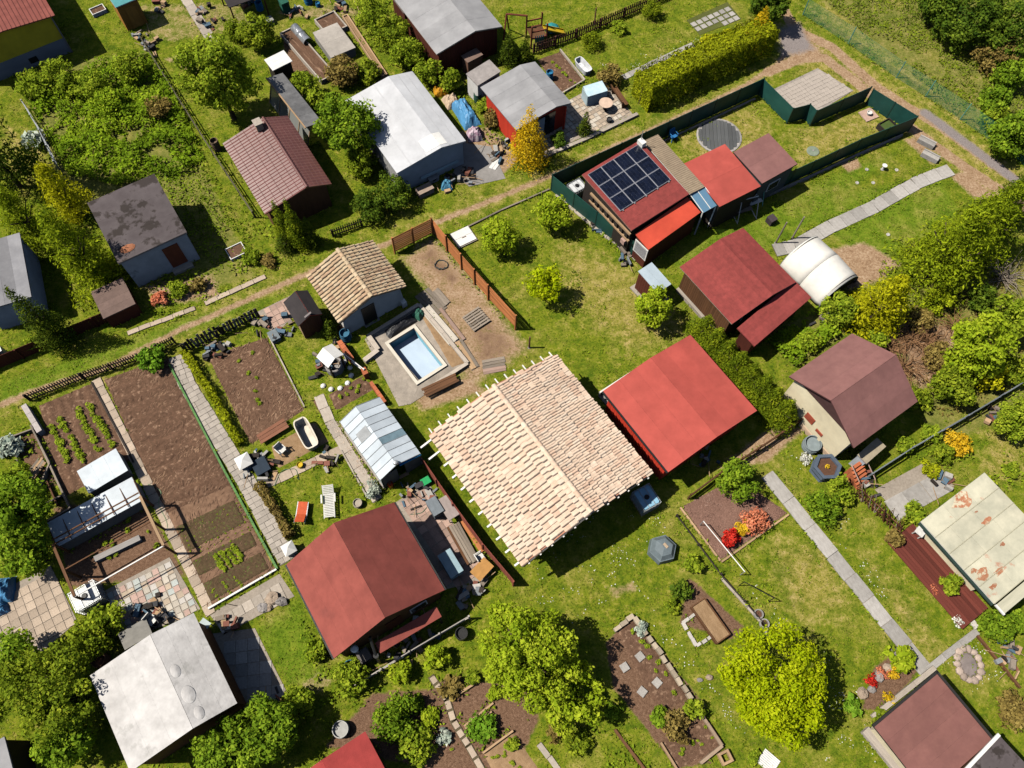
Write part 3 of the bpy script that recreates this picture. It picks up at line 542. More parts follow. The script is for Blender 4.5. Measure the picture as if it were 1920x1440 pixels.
def window(h, x0, x1, z0, z1, side='front', fm=None):
    fm = fm or WHITE; front_piece(h, 'window_frame', fm, x0, x1, z0, z1, side, .05); front_piece(h, 'window_pane', DKGLASS, x0+.07, x1-.07, z0+.07, z1-.07, side, .062)
def boards(h, m, side, n, t=.025, name='board', z1=None):
    """vertical boards over a wall face up to the eaves"""
    Lw = 2*h.hw if side in ('front', 'back') else 2*h.hl; st = Lw/n
    for i in range(n):
        x0 = -Lw/2+i*st+.006; x1 = x0+st-.012
        if side in ('front', 'back') and hasattr(h, 'zr'):
            xm = (x0+x1)/2; e = max(abs(x0), abs(x1)); zt = (h.zl+(h.zr-.14-h.zl)*(xm+h.hw)/(h.xr+h.hw)) if xm < h.xr else (h.zrr+(h.zr-.14-h.zrr)*(h.hw-xm)/(h.hw-h.xr)); zt -= .07
        else: zt = z1 or getattr(h, 'zl', None) or min(h.z)-.15
        front_piece(h, name, m, x0, x1, .03, zt, side, t)
def tile_mesh(wd, ln, m, th=.018, flat=False):
    """interlocking clay tile: flat pan and one roll, butt end proud; y is up the slope"""
    prof = [(-.49, -.012), (-.47, .008), (-.10, .008), (-.06, .045), (.05, .078), (.25, .082), (.38, .05), (.44, -.002), (.47, -.014)]; mb = MB()
    if flat: prof = [(-.49, -.012), (-.47, .006), (-.1, .006), (0, .014), (.1, .018), (.25, .018), (.4, .012), (.47, .004), (.49, -.012)]
    k = len(prof)
    for y, dz in ((-ln*.5-.03, .065), (ln*.5+.02, .0)): mb.v += [(x*wd, y, z+dz) for x, z in prof]
    mb.v += [(x*wd, -ln*.5-.03, z+.065-.06) for x, z in prof]
    mb.f += [(i, i+1, k+i+1, k+i) for i in range(k-1)]+[(2*k+i, 2*k+i+1, i+1, i) for i in range(k-1)]
    return mb.mesh('clay_tile', m)
def tiles(root, roof, quad, wd, ln, meshes, nmax, flats=None, pr=.5, from_bottom=True, seed=1, jit=.012, name='roof_tile'):
    a, b, c, d = [Vector(p) for p in quad]; L_ = (b-a).length; S_ = (d-a).length; nc, nr = max(1, round(L_/wd)), max(1, round(S_/ln)); ex, ey = (b-a)/L_, (a-d)/S_; nn = ex.cross(ey); r = random.Random(seed)
    if nn.z < 0: ex = -ex; a, b, c, d = b, a, d, c; nn = ex.cross(ey)
    Rm = Matrix((ex, ey, nn)).transposed(); e = Rm.to_euler(); out = []
    blk = {}
    for j in range(nr):
        bond = r.choice([-.25, .25, .25, -.25, 0])*L_/nc*(1 if flats else 0)
        for i in range(nc):
            if r.random() < .6 or (i not in blk): blk[i] = 1 if r.random() < pr else 0
            p = d+ex*(L_*(i+.5)/nc+bond+r.gauss(0, .006))+ey*(S_*(j+.5)/nr)+nn*(.016+r.random()**2*.035); out.append((p, ex, ey, nn, L_/nc/wd, S_/nr/ln, Matrix.Rotation(r.gauss(0, .014), 3, nn) @ Rm, r.choice(meshes if (blk[i] or not flats) else flats)))
    return out
def place_tiles(root, roof, lst, nmax, keyf, m, stuffname='roof_tiles'):
    lst = sorted(lst, key=keyf)
    for p, ex, ey, nn, sx, sy, Rm, me in lst[:nmax]:
        o = P('roof_tile', roof, None, p, (sx, sy, 1), me=me); o.rotation_euler = Rm.to_euler()
    rest = lst[nmax:]
    if rest:
        by = {}
        V, F, MI, k = [], [], [], 0; ms = []
        for p, ex, ey, nn, sx, sy, Rm, me in rest:
            mm = me.materials[0]
            if mm not in ms: ms.append(mm)
            vs = [Rm @ Vector((v.co.x*sx, v.co.y*sy, v.co.z))+p for v in me.vertices]; V += [tuple(v) for v in vs]
            for f in me.polygons: F.append(tuple(q+k for q in f.vertices)); MI.append(ms.index(mm))
            k += len(vs)
        me = bpy.data.meshes.new(stuffname); me.from_pydata(V, [], F)
        for mm in ms: me.materials.append(mm)
        me.polygons.foreach_set('material_index', MI); me.update(); o = bpy.data.objects.new(stuffname, me); COL.objects.link(o); o.parent = roof; o['kind'] = 'stuff'
T1 = [mat('clay_cream%d' % i, c, tuple(x*.86 for x in c), rough=.8, scale=6, bump=.2, bscale=60, rnd=.06) for i, c in enumerate([(.77, .595, .46), (.755, .57, .435), (.78, .62, .49), (.73, .515, .385), (.765, .58, .445)])]
T2 = [mat('clay_aged%d' % i, c, tuple(x*.75 for x in c), rough=.85, scale=8, bump=.3, bscale=60, rnd=.08) for i, c in enumerate([(.60, .46, .30), (.55, .39, .25), (.64, .50, .34), (.50, .34, .22), (.59, .44, .28)])]

# main new roof of cream clay tiles with white rafters
ZE = 3.0
H1 = house('tiled_house', 'large new roof of cream clay tiles with white rafter ends showing', [(802, 818), (1041, 664), (1223, 890), (980, 1056)], ZE, None, PLWHITE, WTAN, over=.85, ov_end=.55, th=.05, zr=4.15, s=.5, cat='house', fascia=mat('underlay_shade_pink', (.46, .22, .15), (.38, .18, .12)))  # underlay tinted pink-brown to draw the shadow strokes between the tiles
tm = [tile_mesh(.30, .40, m) for m in T1]
tf = [tile_mesh(.30, .40, m, flat=True) for m in T1]; lst = tiles(H1.root, H1.roof, H1.ql, .30, .40, tm, 0, tf, .85, seed=1)+tiles(H1.root, H1.roof, H1.qr, .30, .40, tm, 0, tf, .85, seed=2)
place_tiles(H1.root, H1.roof, lst, 300, lambda t: t[0].y, T1)
mb = MB(); n = 26
for i in range(n):
    y0 = -H1.l/2+H1.l*i/n-.02; mb = MB()
    prof = [(.15*math.cos(a), .11*math.sin(a)) for a in np.linspace(math.pi, 0, 7)]; mb.v = [(H1.xr+x, y0, H1.zr+z+.05+.02) for x, z in prof]+[(H1.xr+x*.9, y0+H1.l/n+.04, H1.zr+z*.9+.03+.02) for x, z in prof]; mb.f = [(k, k+1, 8+k, 7+k) for k in range(6)]
    mb.build('ridge_tile', T1[i % 5], H1.roof, smooth=True)
for side in (-1, 1):
    for i in range(11):
        y = -H1.l/2+.25+(H1.l-.5)*i/10; sl_ = (H1.zr-H1.ze)/(H1.w/2); e = .30 if side < 0 else .12
        if side < 0 and i > 8: e = .75
        o = P('rafter', H1.root, WHITE, (side*(H1.w/2-.5+e/2), y, H1.ze+sl_*(.5-e/2)-.16), (1.0+e, .10, .13), ry=side*math.atan(sl_))
for i in range(14):     # battens running out of the far gable
    x = -H1.w/2+.2+(H1.w-.4)*i/13; zz = H1.zr-(abs(x)/(H1.w/2))*(H1.zr-H1.ze); P('batten', H1.root, WHITE, (x, H1.l/2+.05, zz-.03), (.07, .55, .05))
P('gutter', H1.root, BLACK, (0-H1.w/4, -H1.l/2-.06, (H1.ze+H1.zr)/2-.1), (H1.w/2+.05, .07, .16), ry=-math.atan((H1.zr-H1.ze)/(H1.w/2)))
P('gutter', H1.root, BLACK, (H1.w/4, -H1.l/2-.06, (H1.ze+H1.zr)/2-.1), (H1.w/2+.05, .07, .16), ry=math.atan((H1.zr-H1.ze)/(H1.w/2)))
for i in range(12):
    P('rafter_end', H1.root, WHITE, (-H1.w/2+H1.w*(i+.5)/12, -H1.l/2-.12, H1.zr-abs(-H1.w/2+H1.w*(i+.5)/12)/(H1.w/2)*(H1.zr-H1.ze)-.06), (.09, .06, .09))

# small tiled hut by the pool
H2 = house('tiled_hut', 'small white hut with aged tan clay tile roof beside the pool', [(575, 518), (697, 451), (760, 539), (638, 606)], 2.15, (697, 557), PLWHITE, WTAN, over=.28, th=.06, cat='hut')
tm2 = [tile_mesh(.25, .36, m) for m in T2]
lst = tiles(H2.root, H2.roof, H2.ql, .25, .36, tm2, 0, seed=3)+tiles(H2.root, H2.roof, H2.qr, .25, .36, tm2, 0, seed=4)
place_tiles(H2.root, H2.roof, lst, 300, lambda t: t[0].y, T2)
for i in range(12):
    y0 = -H2.l/2+H2.l*i/12; mb = MB(); prof = [(.14*math.cos(a), .1*math.sin(a)) for a in np.linspace(math.pi, 0, 7)]; mb.v = [(H2.xr+x, y0-.02, H2.zr+z+.06) for x, z in prof]+[(H2.xr+x*.9, y0+H2.l/12+.04, H2.zr+z*.9+.04) for x, z in prof]; mb.f = [(k, k+1, 8+k, 7+k) for k in range(6)]
    mb.build('ridge_tile', T2[i % 3], H2.roof, smooth=True)
front_piece(H2, 'door', BLACK, -.75, .15, .05, 1.95, 'front', .04); front_piece(H2, 'door_frame', CONCG, -.82, .22, .0, .06, 'front', .2)
for x in (-H2.hw, H2.hw):
    MB().poly([(x-.14*(1 if x < 0 else -1), -H2.hl-.02, 0), (x+.3*(1 if x < 0 else -1), -H2.hl-.02, 0), (x+.02, -H2.hl-.02, 1.9), (x, -H2.hl-.02, 1.9)]).prism([(x-.16, -H2.hl-.3), (x+.16, -H2.hl-.3), (x+.16, -H2.hl+.05), (x-.16, -H2.hl+.05)], 0, .5).build('buttress', PLWHITE, H2.root)

# red house in the centre right
H3 = house('red_roof_house', 'house with flat-looking bright red roof and red walls beside the new tiled roof', [(1136, 735), (1291, 625), (1421, 771), (1249, 886)], 2.7, None, WRED, RED, over=.32, th=.08, zr=3.15, s=.52, sheets=('along', 3), fascia=mat('trim_black', (.03, .028, .028), rnd=.05))
boards(H3, WRED, 'left', 30); window(H3, -.6, .5, 1.0, 1.9, 'front')
P('gutter', H3.root, BLACK, (-H3.w/2-.05, 0, 2.66), (.1, H3.l, .08))
P('bench_seat', H3.root, WRED, (-H3.w*.18, H3.hl+.45, .42), (2.2, .5, .06)); P('bench_side', H3.root, WDKRED, (-H3.w*.18-1.1, H3.hl+.45, .4), (.1, .7, .8)); P('bench_side', H3.root, WDKRED, (-H3.w*.18+1.1, H3.hl+.45, .4), (.1, .7, .8)); P('bench_back', H3.root, WHITE, (-H3.w*.18, H3.hl+1.0, .25), (2.9, .1, .5)); P('porch_slab', H3.root, CONCG, (-H3.w*.18, H3.hl+.5, .04), (3.0, 1.0, .1))

# brick red felt roof house lower left
H4 = house('brick_red_house', 'house with brick red felt gable roof behind the sun loungers', [(537, 1060), (739, 940), (833, 1108), (627, 1233)], 2.7, (722, 1158), WBROWN, REDB, over=.25, th=.09, sheets=('along', 4), fascia=mat('trim_black', (.03, .028, .028)))
P('gutter', H4.root, BLACK, (H4.w/2+.05, 0, 2.64), (.09, H4.l, .09)); P('gutter', H4.root, BLACK, (-H4.w/2-.05, 0, 2.64), (.09, H4.l, .09))
front_piece(H4, 'door', WDKRED, -.3, .6, .05, 2.0, 'front'); window(H4, 1.1, 2.1, .9, 1.8, 'front')
L4 = flatroof('porch_roof', 'narrow brick red lean-to roof on the front of the brick red house', [(703, 1205), (818, 1138), (828, 1155), (713, 1226)], [2.35, 2.35, 2.15, 2.15], PLBLUE, REDB, over=.08, th=.06, cat='porch', fascia=mat('trim_blue', (.05, .16, .26)), wall=False)
for x in (-L4.w/2+.1, L4.w/2-.1): P('post', L4.root, WDARK, (x, -L4.l/2+.08, 1.03), (.1, .1, 2.06))
# silver roof house bottom left
H5 = house('silver_roof_house', 'house with blistered silver white bitumen roof at the bottom', [(170, 1268), (362, 1148), (446, 1320), (243, 1446)], 2.8, (362, 1366), WBROWN, WHITEB, over=.22, th=.09, sheets=('along', 3), fascia=mat('trim_darkred', (.07, .022, .015)))
for (u, v, r) in ((.08, .44, .22), (.10, .70, .30), (.12, .90, .22)):
    t = u*2; x = H5.xr+(H5.w/2-H5.xr)*t; z = H5.zr-(H5.zr-H5.ze)*t; mb = MB().lathe([(r*1.4, -.004), (r*1.15, .008), (r*.85, .028), (r*.5, .048), (r*.2, .058), (.02, .06)], (0, 0, 0), 24, sx=.8, sy=1.15); o_ = mb.build('roof_blister', WHITEB, H5.roof, smooth=True, loc=(x, H5.l/2-H5.l*v, z+.022)); o_.rotation_euler = (0, math.atan2(H5.zr-H5.ze, H5.w/2-H5.xr), 0)
# plum gable house on the right with cream wall
H6 = house('plum_gable_house', 'tall cream walled house with plum coloured roof beside the conifer hedge', [(1600, 840), (1479, 705), (1597, 627), (1722, 752)], 3.3, None, PLCREAM, PURP, over=.32, ov_end=.3, th=.08, zr=4.8, s=.5, sheets=('along', 3), fascia=mat('trim_plum', (.12, .05, .05)), cat='house')
front_piece(H6, 'window', mat('brick_red_panel', (.42, .09, .05)), -.1, .55, 1.15, 1.75, 'back', .05); front_piece(H6, 'vent', mat('brick_red_panel', (.42, .09, .05)), -.95, -.45, 1.05, 1.3, 'back', .05)
gb = MB(); k_ = H6.hw*.93
gb.v = [(x, y, z) for y in (H6.hl+.03, H6.hl+.075) for x, z in ((-k_, H6.zl-.02), (k_, H6.zl-.02), (0, H6.zr-.16))]; gb.f = [(0, 1, 2), (5, 4, 3), (0, 3, 4, 1), (1, 4, 5, 2), (2, 5, 3, 0)]; gb.build('gable_board', mat('gable_brown', (.10, .05, .05)), H6.root)
for z in (.4,): front_piece(H6, 'plinth', mat('plinth_cream', (.62, .46, .33)), -H6.hw, H6.hw, 0, .45, 'back', .08)
A6 = flatroof('cellar_annex', 'low cream annex with glazed lid at the corner of the plum roofed house', [(1606, 852), (1645, 822), (1663, 838), (1624, 868)], 1.5, PLBLUE, mat('glazing_tan', (.42, .36, .26), rough=.3), over=.06, th=.08, cat='annex', fascia=STEEL)
# cream metal roof right edge
H7 = flatroof('cream_roof_house', 'house with rusting cream sheet metal roof and red deck at the right edge', [(1725, 981), (1846, 884), (1985, 1035), (1864, 1128)], [2.4, 2.4, 2.4, 2.4], PLCREAM, CREAMM, over=.75, th=.1, sheets=None, cat='house', fascia=WHITE)
for i in range(5):
    for j in range(3):
        x0 = -H7.w/2+H7.w*j/3; y1 = H7.l/2-H7.l*i/5; off = (.35 if i % 2 else 0)*H7.w/3
        xa, xb = max(-H7.w/2, x0-off), (x0+H7.w/3-off if j < 2 else H7.w/2)
        MB().hull4([(xa+.006, y1-.006, 2.425+.004*(j % 2)), (xb-.006, y1-.006, 2.425+.004*(j % 2)), (xb-.006, y1-H7.l/5+.006, 2.425+.004*(j % 2)), (xa+.006, y1-H7.l/5+.006, 2.425+.004*(j % 2))], .015).build('roof_sheet', CREAMM, H7.roof)
        if j == 0: P('standing_seam', H7.roof, mat('seam_cream', (.5, .47, .34), rnd=.02), (0, y1-H7.l/5, 2.445), (H7.w, .025, .035))
P('gutter', H7.root, mat('gutter_green', (.03, .06, .05)), (-H7.w/2-.09, 0, 2.34), (.14, H7.l, .09))
D7 = H7.root
rustm = mat('rust_patch', (.36, .12, .06), (.45, .24, .14), rough=.8, scale=5, rnd=.1, c3=(.55, .50, .37), c3scale=3.2, c3th=.5)
for i_, (px_, r_, a_) in enumerate([((1805, 938), .55, .5), ((1850, 978), .3, .7), ((1842, 1078), .4, 1.2), ((1873, 1072), .28, .2), ((1862, 1100), .22, .4), ((1826, 1070), .18, .1), ((1880, 1020), .14, 0), ((1830, 960), .1, 0)]):
    g_ = G(px_[0], px_[1], 2.45)-H7.root.location; cz, sz = math.cos(-H7.root.rotation_euler.z), math.sin(-H7.root.rotation_euler.z); mb = MB(); rr_ = random.Random(i_); n_ = 22; ph = rr_.random()*6
    mb.poly([(g_.x*cz-g_.y*sz+r_*(1+.35*math.sin(3*t+ph)+.2*rr_.random())*math.cos(t), g_.x*sz+g_.y*cz+r_*.55*(1+.35*math.sin(2*t+ph)+.3*rr_.random())*math.sin(t), 2.437) for t in np.linspace(0, 6.283, n_, endpoint=False)]); mb.build('rust_patch', rustm, H7.roof)
deckm = mat('deck_red', (.16, .042, .03), (.12, .03, .022), rough=.55, scale=4, rnd=.2)
for i in range(10): P('deck_board', D7, deckm, (-H7.w/2+.75-.2*i, -.2, .25), (.19, H7.l+.4, .06))
P('lower_roof_strip', D7, CREAMM, (.3, -H7.l/2-.45, 2.0), (H7.w, .55, .06)); P('lower_roof_edge', D7, WHITE, (-H7.w/2+.25, -H7.l/2-.45, 2.01), (.1, .62, .1))
# maroon flat roof bottom right
H8 = flatroof('maroon_flat_house', 'house with flat maroon felt roof at the bottom right', [(1634, 1356), (1754, 1264), (1868, 1384), (1738, 1490)], [2.6, 2.6, 2.6, 2.6], PLCREAM, PURP2, over=.6, th=.12, sheets=('along', 4), cat='house', fascia=mat('trim_black', (.03, .028, .028)))
P('parapet', H8.root, mat('trim_black', (.03, .028, .028)), (0, H8.l/2-.04, 2.62), (H8.w+.05, .12, .12)); P('parapet', H8.root, mat('trim_black', (.03, .028, .028)), (H8.w/2-.03, -.0, 2.62), (.12, H8.l, .12))
H8b = flatroof('dark_felt_annex', 'dark weathered felt roof with white ridge in the bottom right corner', [(1798, 1448), (1872, 1378), (1950, 1460), (1880, 1530)], 2.75, WBROWN, DARKF, over=.1, th=.1, cat='annex'); P('ridge_cap', H8b.root, WHITE, (0, H8b.l/2-.05, 2.8), (H8b.w, .16, .08))
# red roof at the bottom edge
H9 = house('bottom_red_house', 'red felt roof cut by the bottom edge of the picture', [(520, 1480), (687, 1372), (735, 1470), (575, 1580)], 2.5, None, WBROWN, mat('felt_scarlet', (.42, .06, .055), (.34, .048, .044), rough=.9, bump=.3, scale=2, c3=(.24, .04, .04), c3scale=3, c3th=.66), over=.2, th=.08, zr=2.75, s=.5, fascia=STEEL)
H10 = flatroof('corner_shed', 'grey roofed shed in the bottom left corner', [(-70, 1420), (4, 1385), (32, 1450), (-60, 1500)], 2.3, WDARK, GREYF, over=.1, cat='shed', sheets=('down', 3))
# dark flat roof house
H11 = flatroof('dark_flat_house', 'grey plastered hut with dark patched flat roof and rust brown door', [(162, 379), (290, 328), (350, 434), (223, 496)], [3.05, 3.05, 2.95, 2.95], PLASTER, DARKF, over=.12, th=.12, sheets=('along', 3), cat='hut', fascia=mat('trim_pale', (.42, .36, .34)))
front_piece(H11, 'door', RUSTD, .35, 1.35, .35, 2.35); front_piece(H11, 'door_step', CONC, .2, 1.5, 0, .2, 'front', .4)
MB().lathe([(.5, 0), (.36, .05), (.12, .09)], (-H11.w*.3, -H11.l*.36, 3.0), 9, sy=.6).build('moss_patch', mat('moss_orange', (.42, .17, .09), (.3, .12, .06), scale=9, bump=.6), H11.root)
# brown metal roof house
H12 = house('brown_metal_house', 'house with glossy brown profiled metal gable roof behind two cypresses', [(417, 270), (540, 217), (621, 346), (498, 402)], 2.4, (575, 352), WBROWN, BRMETAL, over=.3, th=.06, cat='garden house')
corr(H12.roof, H12.ql, 26, .028, BRMETAL); corr(H12.roof, H12.qr, 26, .028, BRMETAL)
for i in range(1, 6):
    for q in (H12.ql, H12.qr):
        a, b, c, d = [Vector(p) for p in q]; p = a.lerp(d, i/6); p2 = b.lerp(c, i/6); MB().tube(p+Vector((0, 0, .032)), p2+Vector((0, 0, .032)), .012, n=5).build('tile_step', BRMETAL, H12.roof)
MB().tube((H12.xr, -H12.l/2, H12.zr+.03), (H12.xr, H12.l/2, H12.zr+.03), .09, n=8).build('ridge_cap', BRMETAL, H12.roof)
P('chimney', H12.root, mat('chimney_tan', (.50, .33, .24)), (H12.xr-.55, H12.l/2-.6, H12.zr+.1), (.45, .5, .7)); P('chimney_cap', H12.root, CONC, (H12.xr-.55, H12.l/2-.6, H12.zr+.47), (.55, .6, .07))
# white roof hut
H13 = house('white_roof_hut', 'blue grey hut with smooth white gable roof next to the lane', [(645, 190), (774, 133), (873, 266), (746, 323)], 2.35, (829, 277), PLBLUE, WHITER, over=.16, th=.1, sheets=('down', 1), cat='hut')
for q, t in ((H13.ql, .22), (H13.qr, .25)):
    a, b, c, d = [Vector(p) for p in q]
    for k in (.35, .68): P('felt_lap', H13.roof, WHITER, a.lerp(d, k).lerp(b.lerp(c, k), .5)+Vector((0, 0, .03)), (.07, H13.l-.1, .012), ry=math.atan2((a-d).z, abs((a-d).x))*(-1 if q is H13.ql else 1))
for q in (H13.ql, H13.qr):
    a, b, c, d = [Vector(p) for p in q]; lo = (a, d) if q is H13.ql else (b, c); n0 = (b-a).cross(d-a).normalized(); n0 = n0 if n0.z > 0 else -n0
    p0 = lo[0]; p1 = lo[1]; yv = Vector((0, 1, 0)); MB().hull4([p0+yv*.25+n0*.03, p0+yv*1.35+n0*.03, p0.lerp(p1, .3)+yv*1.35+n0*.03, p0.lerp(p1, .3)+yv*.25+n0*.03], .012).build('roof_patch', WHITE, H13.roof)
P('wall_rail', H13.root, mat('rail_paleblue', (.45, .6, .68)), (.5, -H13.hl-.12, .75), (2.9, .12, .16))
boards(H13, mat('slats_white', (.5, .5, .5), (.3, .3, .3), scale=5), 'left', 22)
# grey gabled red cabin at the top
H14 = house('grey_roof_cabin', 'dark red cabin with wide grey gable roof at the top edge', [(735, -2), (868, -45), (934, 47), (825, 106)], 2.5, (890, 58), WDKRED, GREYF, over=.28, th=.09, sheets=('down', 5), cat='cabin', fascia=mat('trim_tan', (.45, .36, .28)))
boards(H14, WDKRED, 'front', 26); H14b = flatroof('side_roof', 'brownish flat roof attached beside the grey roofed cabin', [(728, -10), (790, -30), (800, 2), (762, 27)], 2.3, WDKRED, mat('felt_mauve', (.22, .19, .19)), over=.1, cat='annex')
H15 = flatroof('brown_locker', 'small brown lidded locker in front of the dark red cabin', [(864, 104), (893, 90), (906, 102), (877, 118)], 1.5, mat('locker_brown', (.16, .085, .06)), mat('locker_lid', (.24, .16, .13)), over=.05, th=.06, cat='locker')
H16 = flatroof('white_shed', 'small white shed with grey lid roof between the two grey roofed cabins', [(872, 137), (917, 114), (943, 134), (894, 159)], [2.0, 2.0, 1.85, 1.85], WHITE, mat('lid_grey', (.34, .31, .30)), over=.06, th=.06, cat='shed'); front_piece(H16, 'door', WDKRED, -.2, .7, .1, 1.6)
# grey roof red hut with paved yard
H17 = house('red_porch_hut', 'red hut with pale grey gable roof and stone paved yard', [(903, 166), (1002, 113), (1072, 195), (966, 243)], 2.4, (1043, 201), WRED, GREYF, over=.3, ov_end=.35, th=.08, sheets=('down', 7), cat='hut', fascia=mat('trim_grey', (.22, .22, .23)))
boards(H17, WRED, 'left', 26); front_piece(H17, 'doorway', DKGLASS, -.2, 1.2, .05, 2.0); front_piece(H17, 'door_leaf', PLBLUE, -.25, .3, .05, 1.9, 'front', .07)
for x in (-H17.hw+.1, H17.hw-.1): P('porch_post', H17.root, WRED, (x, -H17.hl-.25, 1.1), (.12, .12, 2.2))
# polycarbonate lean-to behind brown house
H18 = flatroof('old_greenhouse', 'weathered grey lean-to greenhouse behind the brown metal roof', [(501, 142), (537, 138), (595, 226), (572, 246)], [2.2, 2.0, 2.0, 2.2], glassmat('dusty_glass', (.28, .29, .28), .7, .3), mat('old_polycarbonate', (.2, .2, .205), (.12, .12, .125), rough=.3, scale=2.5, rnd=.08), over=.05, th=.04, sheets=('along', 5), cat='greenhouse', wall=False)
P('side_glazing', H18.root, glassmat('dusty_glass', (.28, .29, .28), .7, .3), (-H18.w/2+.02, 0, 1.05), (.03, H18.l, 2.0), ry=.35)
for i in range(5): P('glazing_bar', H18.root, WTAN, (-H18.w/2-.02, -H18.l/2+H18.l*i/4, 1.05), (.05, .05, 2.1), ry=.35)
P('roof_ridge', H18.root, WTAN, (-H18.w/2, 0, 2.2), (.09, H18.l+.1, .07))
H19 = flatroof('white_lid_shed', 'small dark shed with white slatted lid roof behind the greenhouse', [(494, 112), (532, 95), (549, 115), (512, 132)], [1.85, 1.85, 1.75, 1.75], WDARK, WHITE, over=.1, th=.04, sheets=('along', 4), cat='shed', sheetm=WHITE)
# yellow house top left
H20 = house('yellow_house', 'yellow and grey house with rusty red seamed roof in the top left corner', [(-30, -125), (66, -6), (92, 28), (-150, 128)][0:0] or [(-140, -20), (40, -95), (92, 28), (-90, 108)], 3.3, None, PLYELLOW, mat('metal_rust', (.29, .09, .07), (.22, .065, .05), rough=.5, scale=2, rnd=.04), over=.3, th=.08, zr=3.6, s=.5, cat='house')
H20.root['label'] = 'yellow and grey house with rusty red seamed roof in the top left corner'
for q in (H20.ql, H20.qr): pass
for i in range(1, 24): P('standing_seam', H20.roof, mat('metal_rust2', (.2, .06, .05), rnd=.02), (-H20.w/2+H20.w*i/24, 0, 3.32+.29*(1-abs(2*i/24-1))), (.035, H20.l, .04))
front_piece(H20, 'lower_wall', mat('plaster_slate', (.30, .33, .38), (.25, .28, .33), rough=.9), -H20.hw, H20.hw, 0, 1.25, 'front', .06); front_piece(H20, 'cellar_window', DKGLASS, H20.hw-2.9, H20.hw-2.3, .35, .8, 'front', .08); P('downpipe', H20.root, mat('pipe_grey', (.3, .27, .25)), (H20.hw+.02, -H20.hl-.05, 1.5), (.1, .1, 3.0))
# teal roofed orange shed at the top
H21 = flatroof('orange_shed', 'narrow orange boarded shed with teal roof at the top edge', [(196, -12), (240, -30), (258, -2), (218, 13)], [2.3, 2.3, 2.2, 2.2], mat('boards_amber', (.42, .2, .04), (.34, .155, .03), rnd=0), TEALR, over=.06, th=.06, cat='shed', fascia=WHITE); boards(H21, mat('boards_amber', (.42, .2, .04)), 'front', 8); front_piece(H21, 'door', mat('door_amber', (.5, .24, .05)), -.3, .45, .1, 1.8, 'front', .06)
# red shingle house and its lower porch
H22 = house('shingle_house', 'brown boarded house with dark red shingle roof next to the white tent', [(1274, 501), (1392, 428), (1495, 530), (1371, 606)], 2.5, None, WBROWN, REDSH, over=.3, th=.08, zr=2.95, s=.6, sheets=('along', 9), cat='house', fascia=mat('trim_tan', (.45, .36, .28)))
boards(H22, WBROWN, 'left', 28); P('plinth', H22.root, CONC, (-H22.hw-.12, 0, .15), (.2, 2*H22.hl, .3)); window(H22, -1.2, -.2, .9, 1.8, 'front')
H22b = flatroof('shingle_porch', 'lower red shingle porch roof joined to the shingle house', [(1374, 609), (1494, 534), (1529, 561), (1410, 643)], [2.35, 2.35, 2.15, 2.15], WDKRED, REDSH, over=.25, th=.08, sheets=('along', 4), cat='porch')
# outhouse with pale blue roof
H23 = flatroof('outhouse', 'small dark red outhouse with pale blue metal roof', [(1195, 508), (1221, 494), (1261, 532), (1233, 549)], [2.0, 2.0, 1.9, 1.9], WDKRED, BLUER, over=.07, th=.04, cat='outhouse', sheets=('down', 2)); boards(H23, WDKRED, 'left', 9); front_piece(H23, 'door', WBROWN, -.3, .3, .1, 1.6); P('base_slab', H23.root, CONC, (0, 0, .06), (2*H23.hw+.5, 2*H23.hl+.4, .12))
# red shed with black roof
H24 = house('toy_red_shed', 'little shed with black gable roof and red trim beside the tiled hut', [(531, 567), (576, 545), (605, 589), (559, 612)], 1.9, (582, 591), WBROWN, BLACKF, over=.14, th=.05, cat='shed', sheets=('along', 2), fascia=mat('trim_red', (.55, .06, .04)), sheetm=BLACKF)
boards(H24, mat('boards_rustbrown', (.14, .055, .035)), 'front', 9); boards(H24, WTAN, 'left', 8); P('ridge_board', H24.root, mat('felt_mauve', (.22, .19, .19)), (H24.xr-.1, -H24.l/2+.1, H24.zr+.0), (.5, .12, .05), ry=-.4)
HX = flatroof('dark_shelter', 'dark open shelter roof cut by the top edge among the yard clutter', [(402, -30), (470, -58), (492, -8), (430, 14)], 2.0, WDARK, BLACKF, over=.1, th=.06, cat='shelter', wall=False)
for x in (-1, 1):
    for y in (-1, 1): P('post', HX.root, WBROWN, (x*(HX.w/2-.1), y*(HX.l/2-.1), .97), (.1, .1, 1.94))
# left edge buildings
H25 = flatroof('left_edge_shed', 'grey felt roof shed cut by the left edge behind dark conifers', [(-60, 455), (26, 449), (71, 549), (-40, 590)], [2.5, 2.5, 2.4, 2.4], PLBLUE, mat('felt_bluegrey', (.26, .26, .28), (.2, .2, .22), scale=1.5), over=.12, th=.1, sheets=('down', 4), cat='shed')
H26 = flatroof('wooden_store', 'low brown wooden store with flat board roof behind the brown fence', [(172, 548), (228, 520), (256, 570), (192, 598)], 1.3, WDKRED, mat('boards_mauve', (.2, .135, .115), (.15, .10, .085), scale=4), over=.06, th=.06, sheets=('along', 4), cat='store')
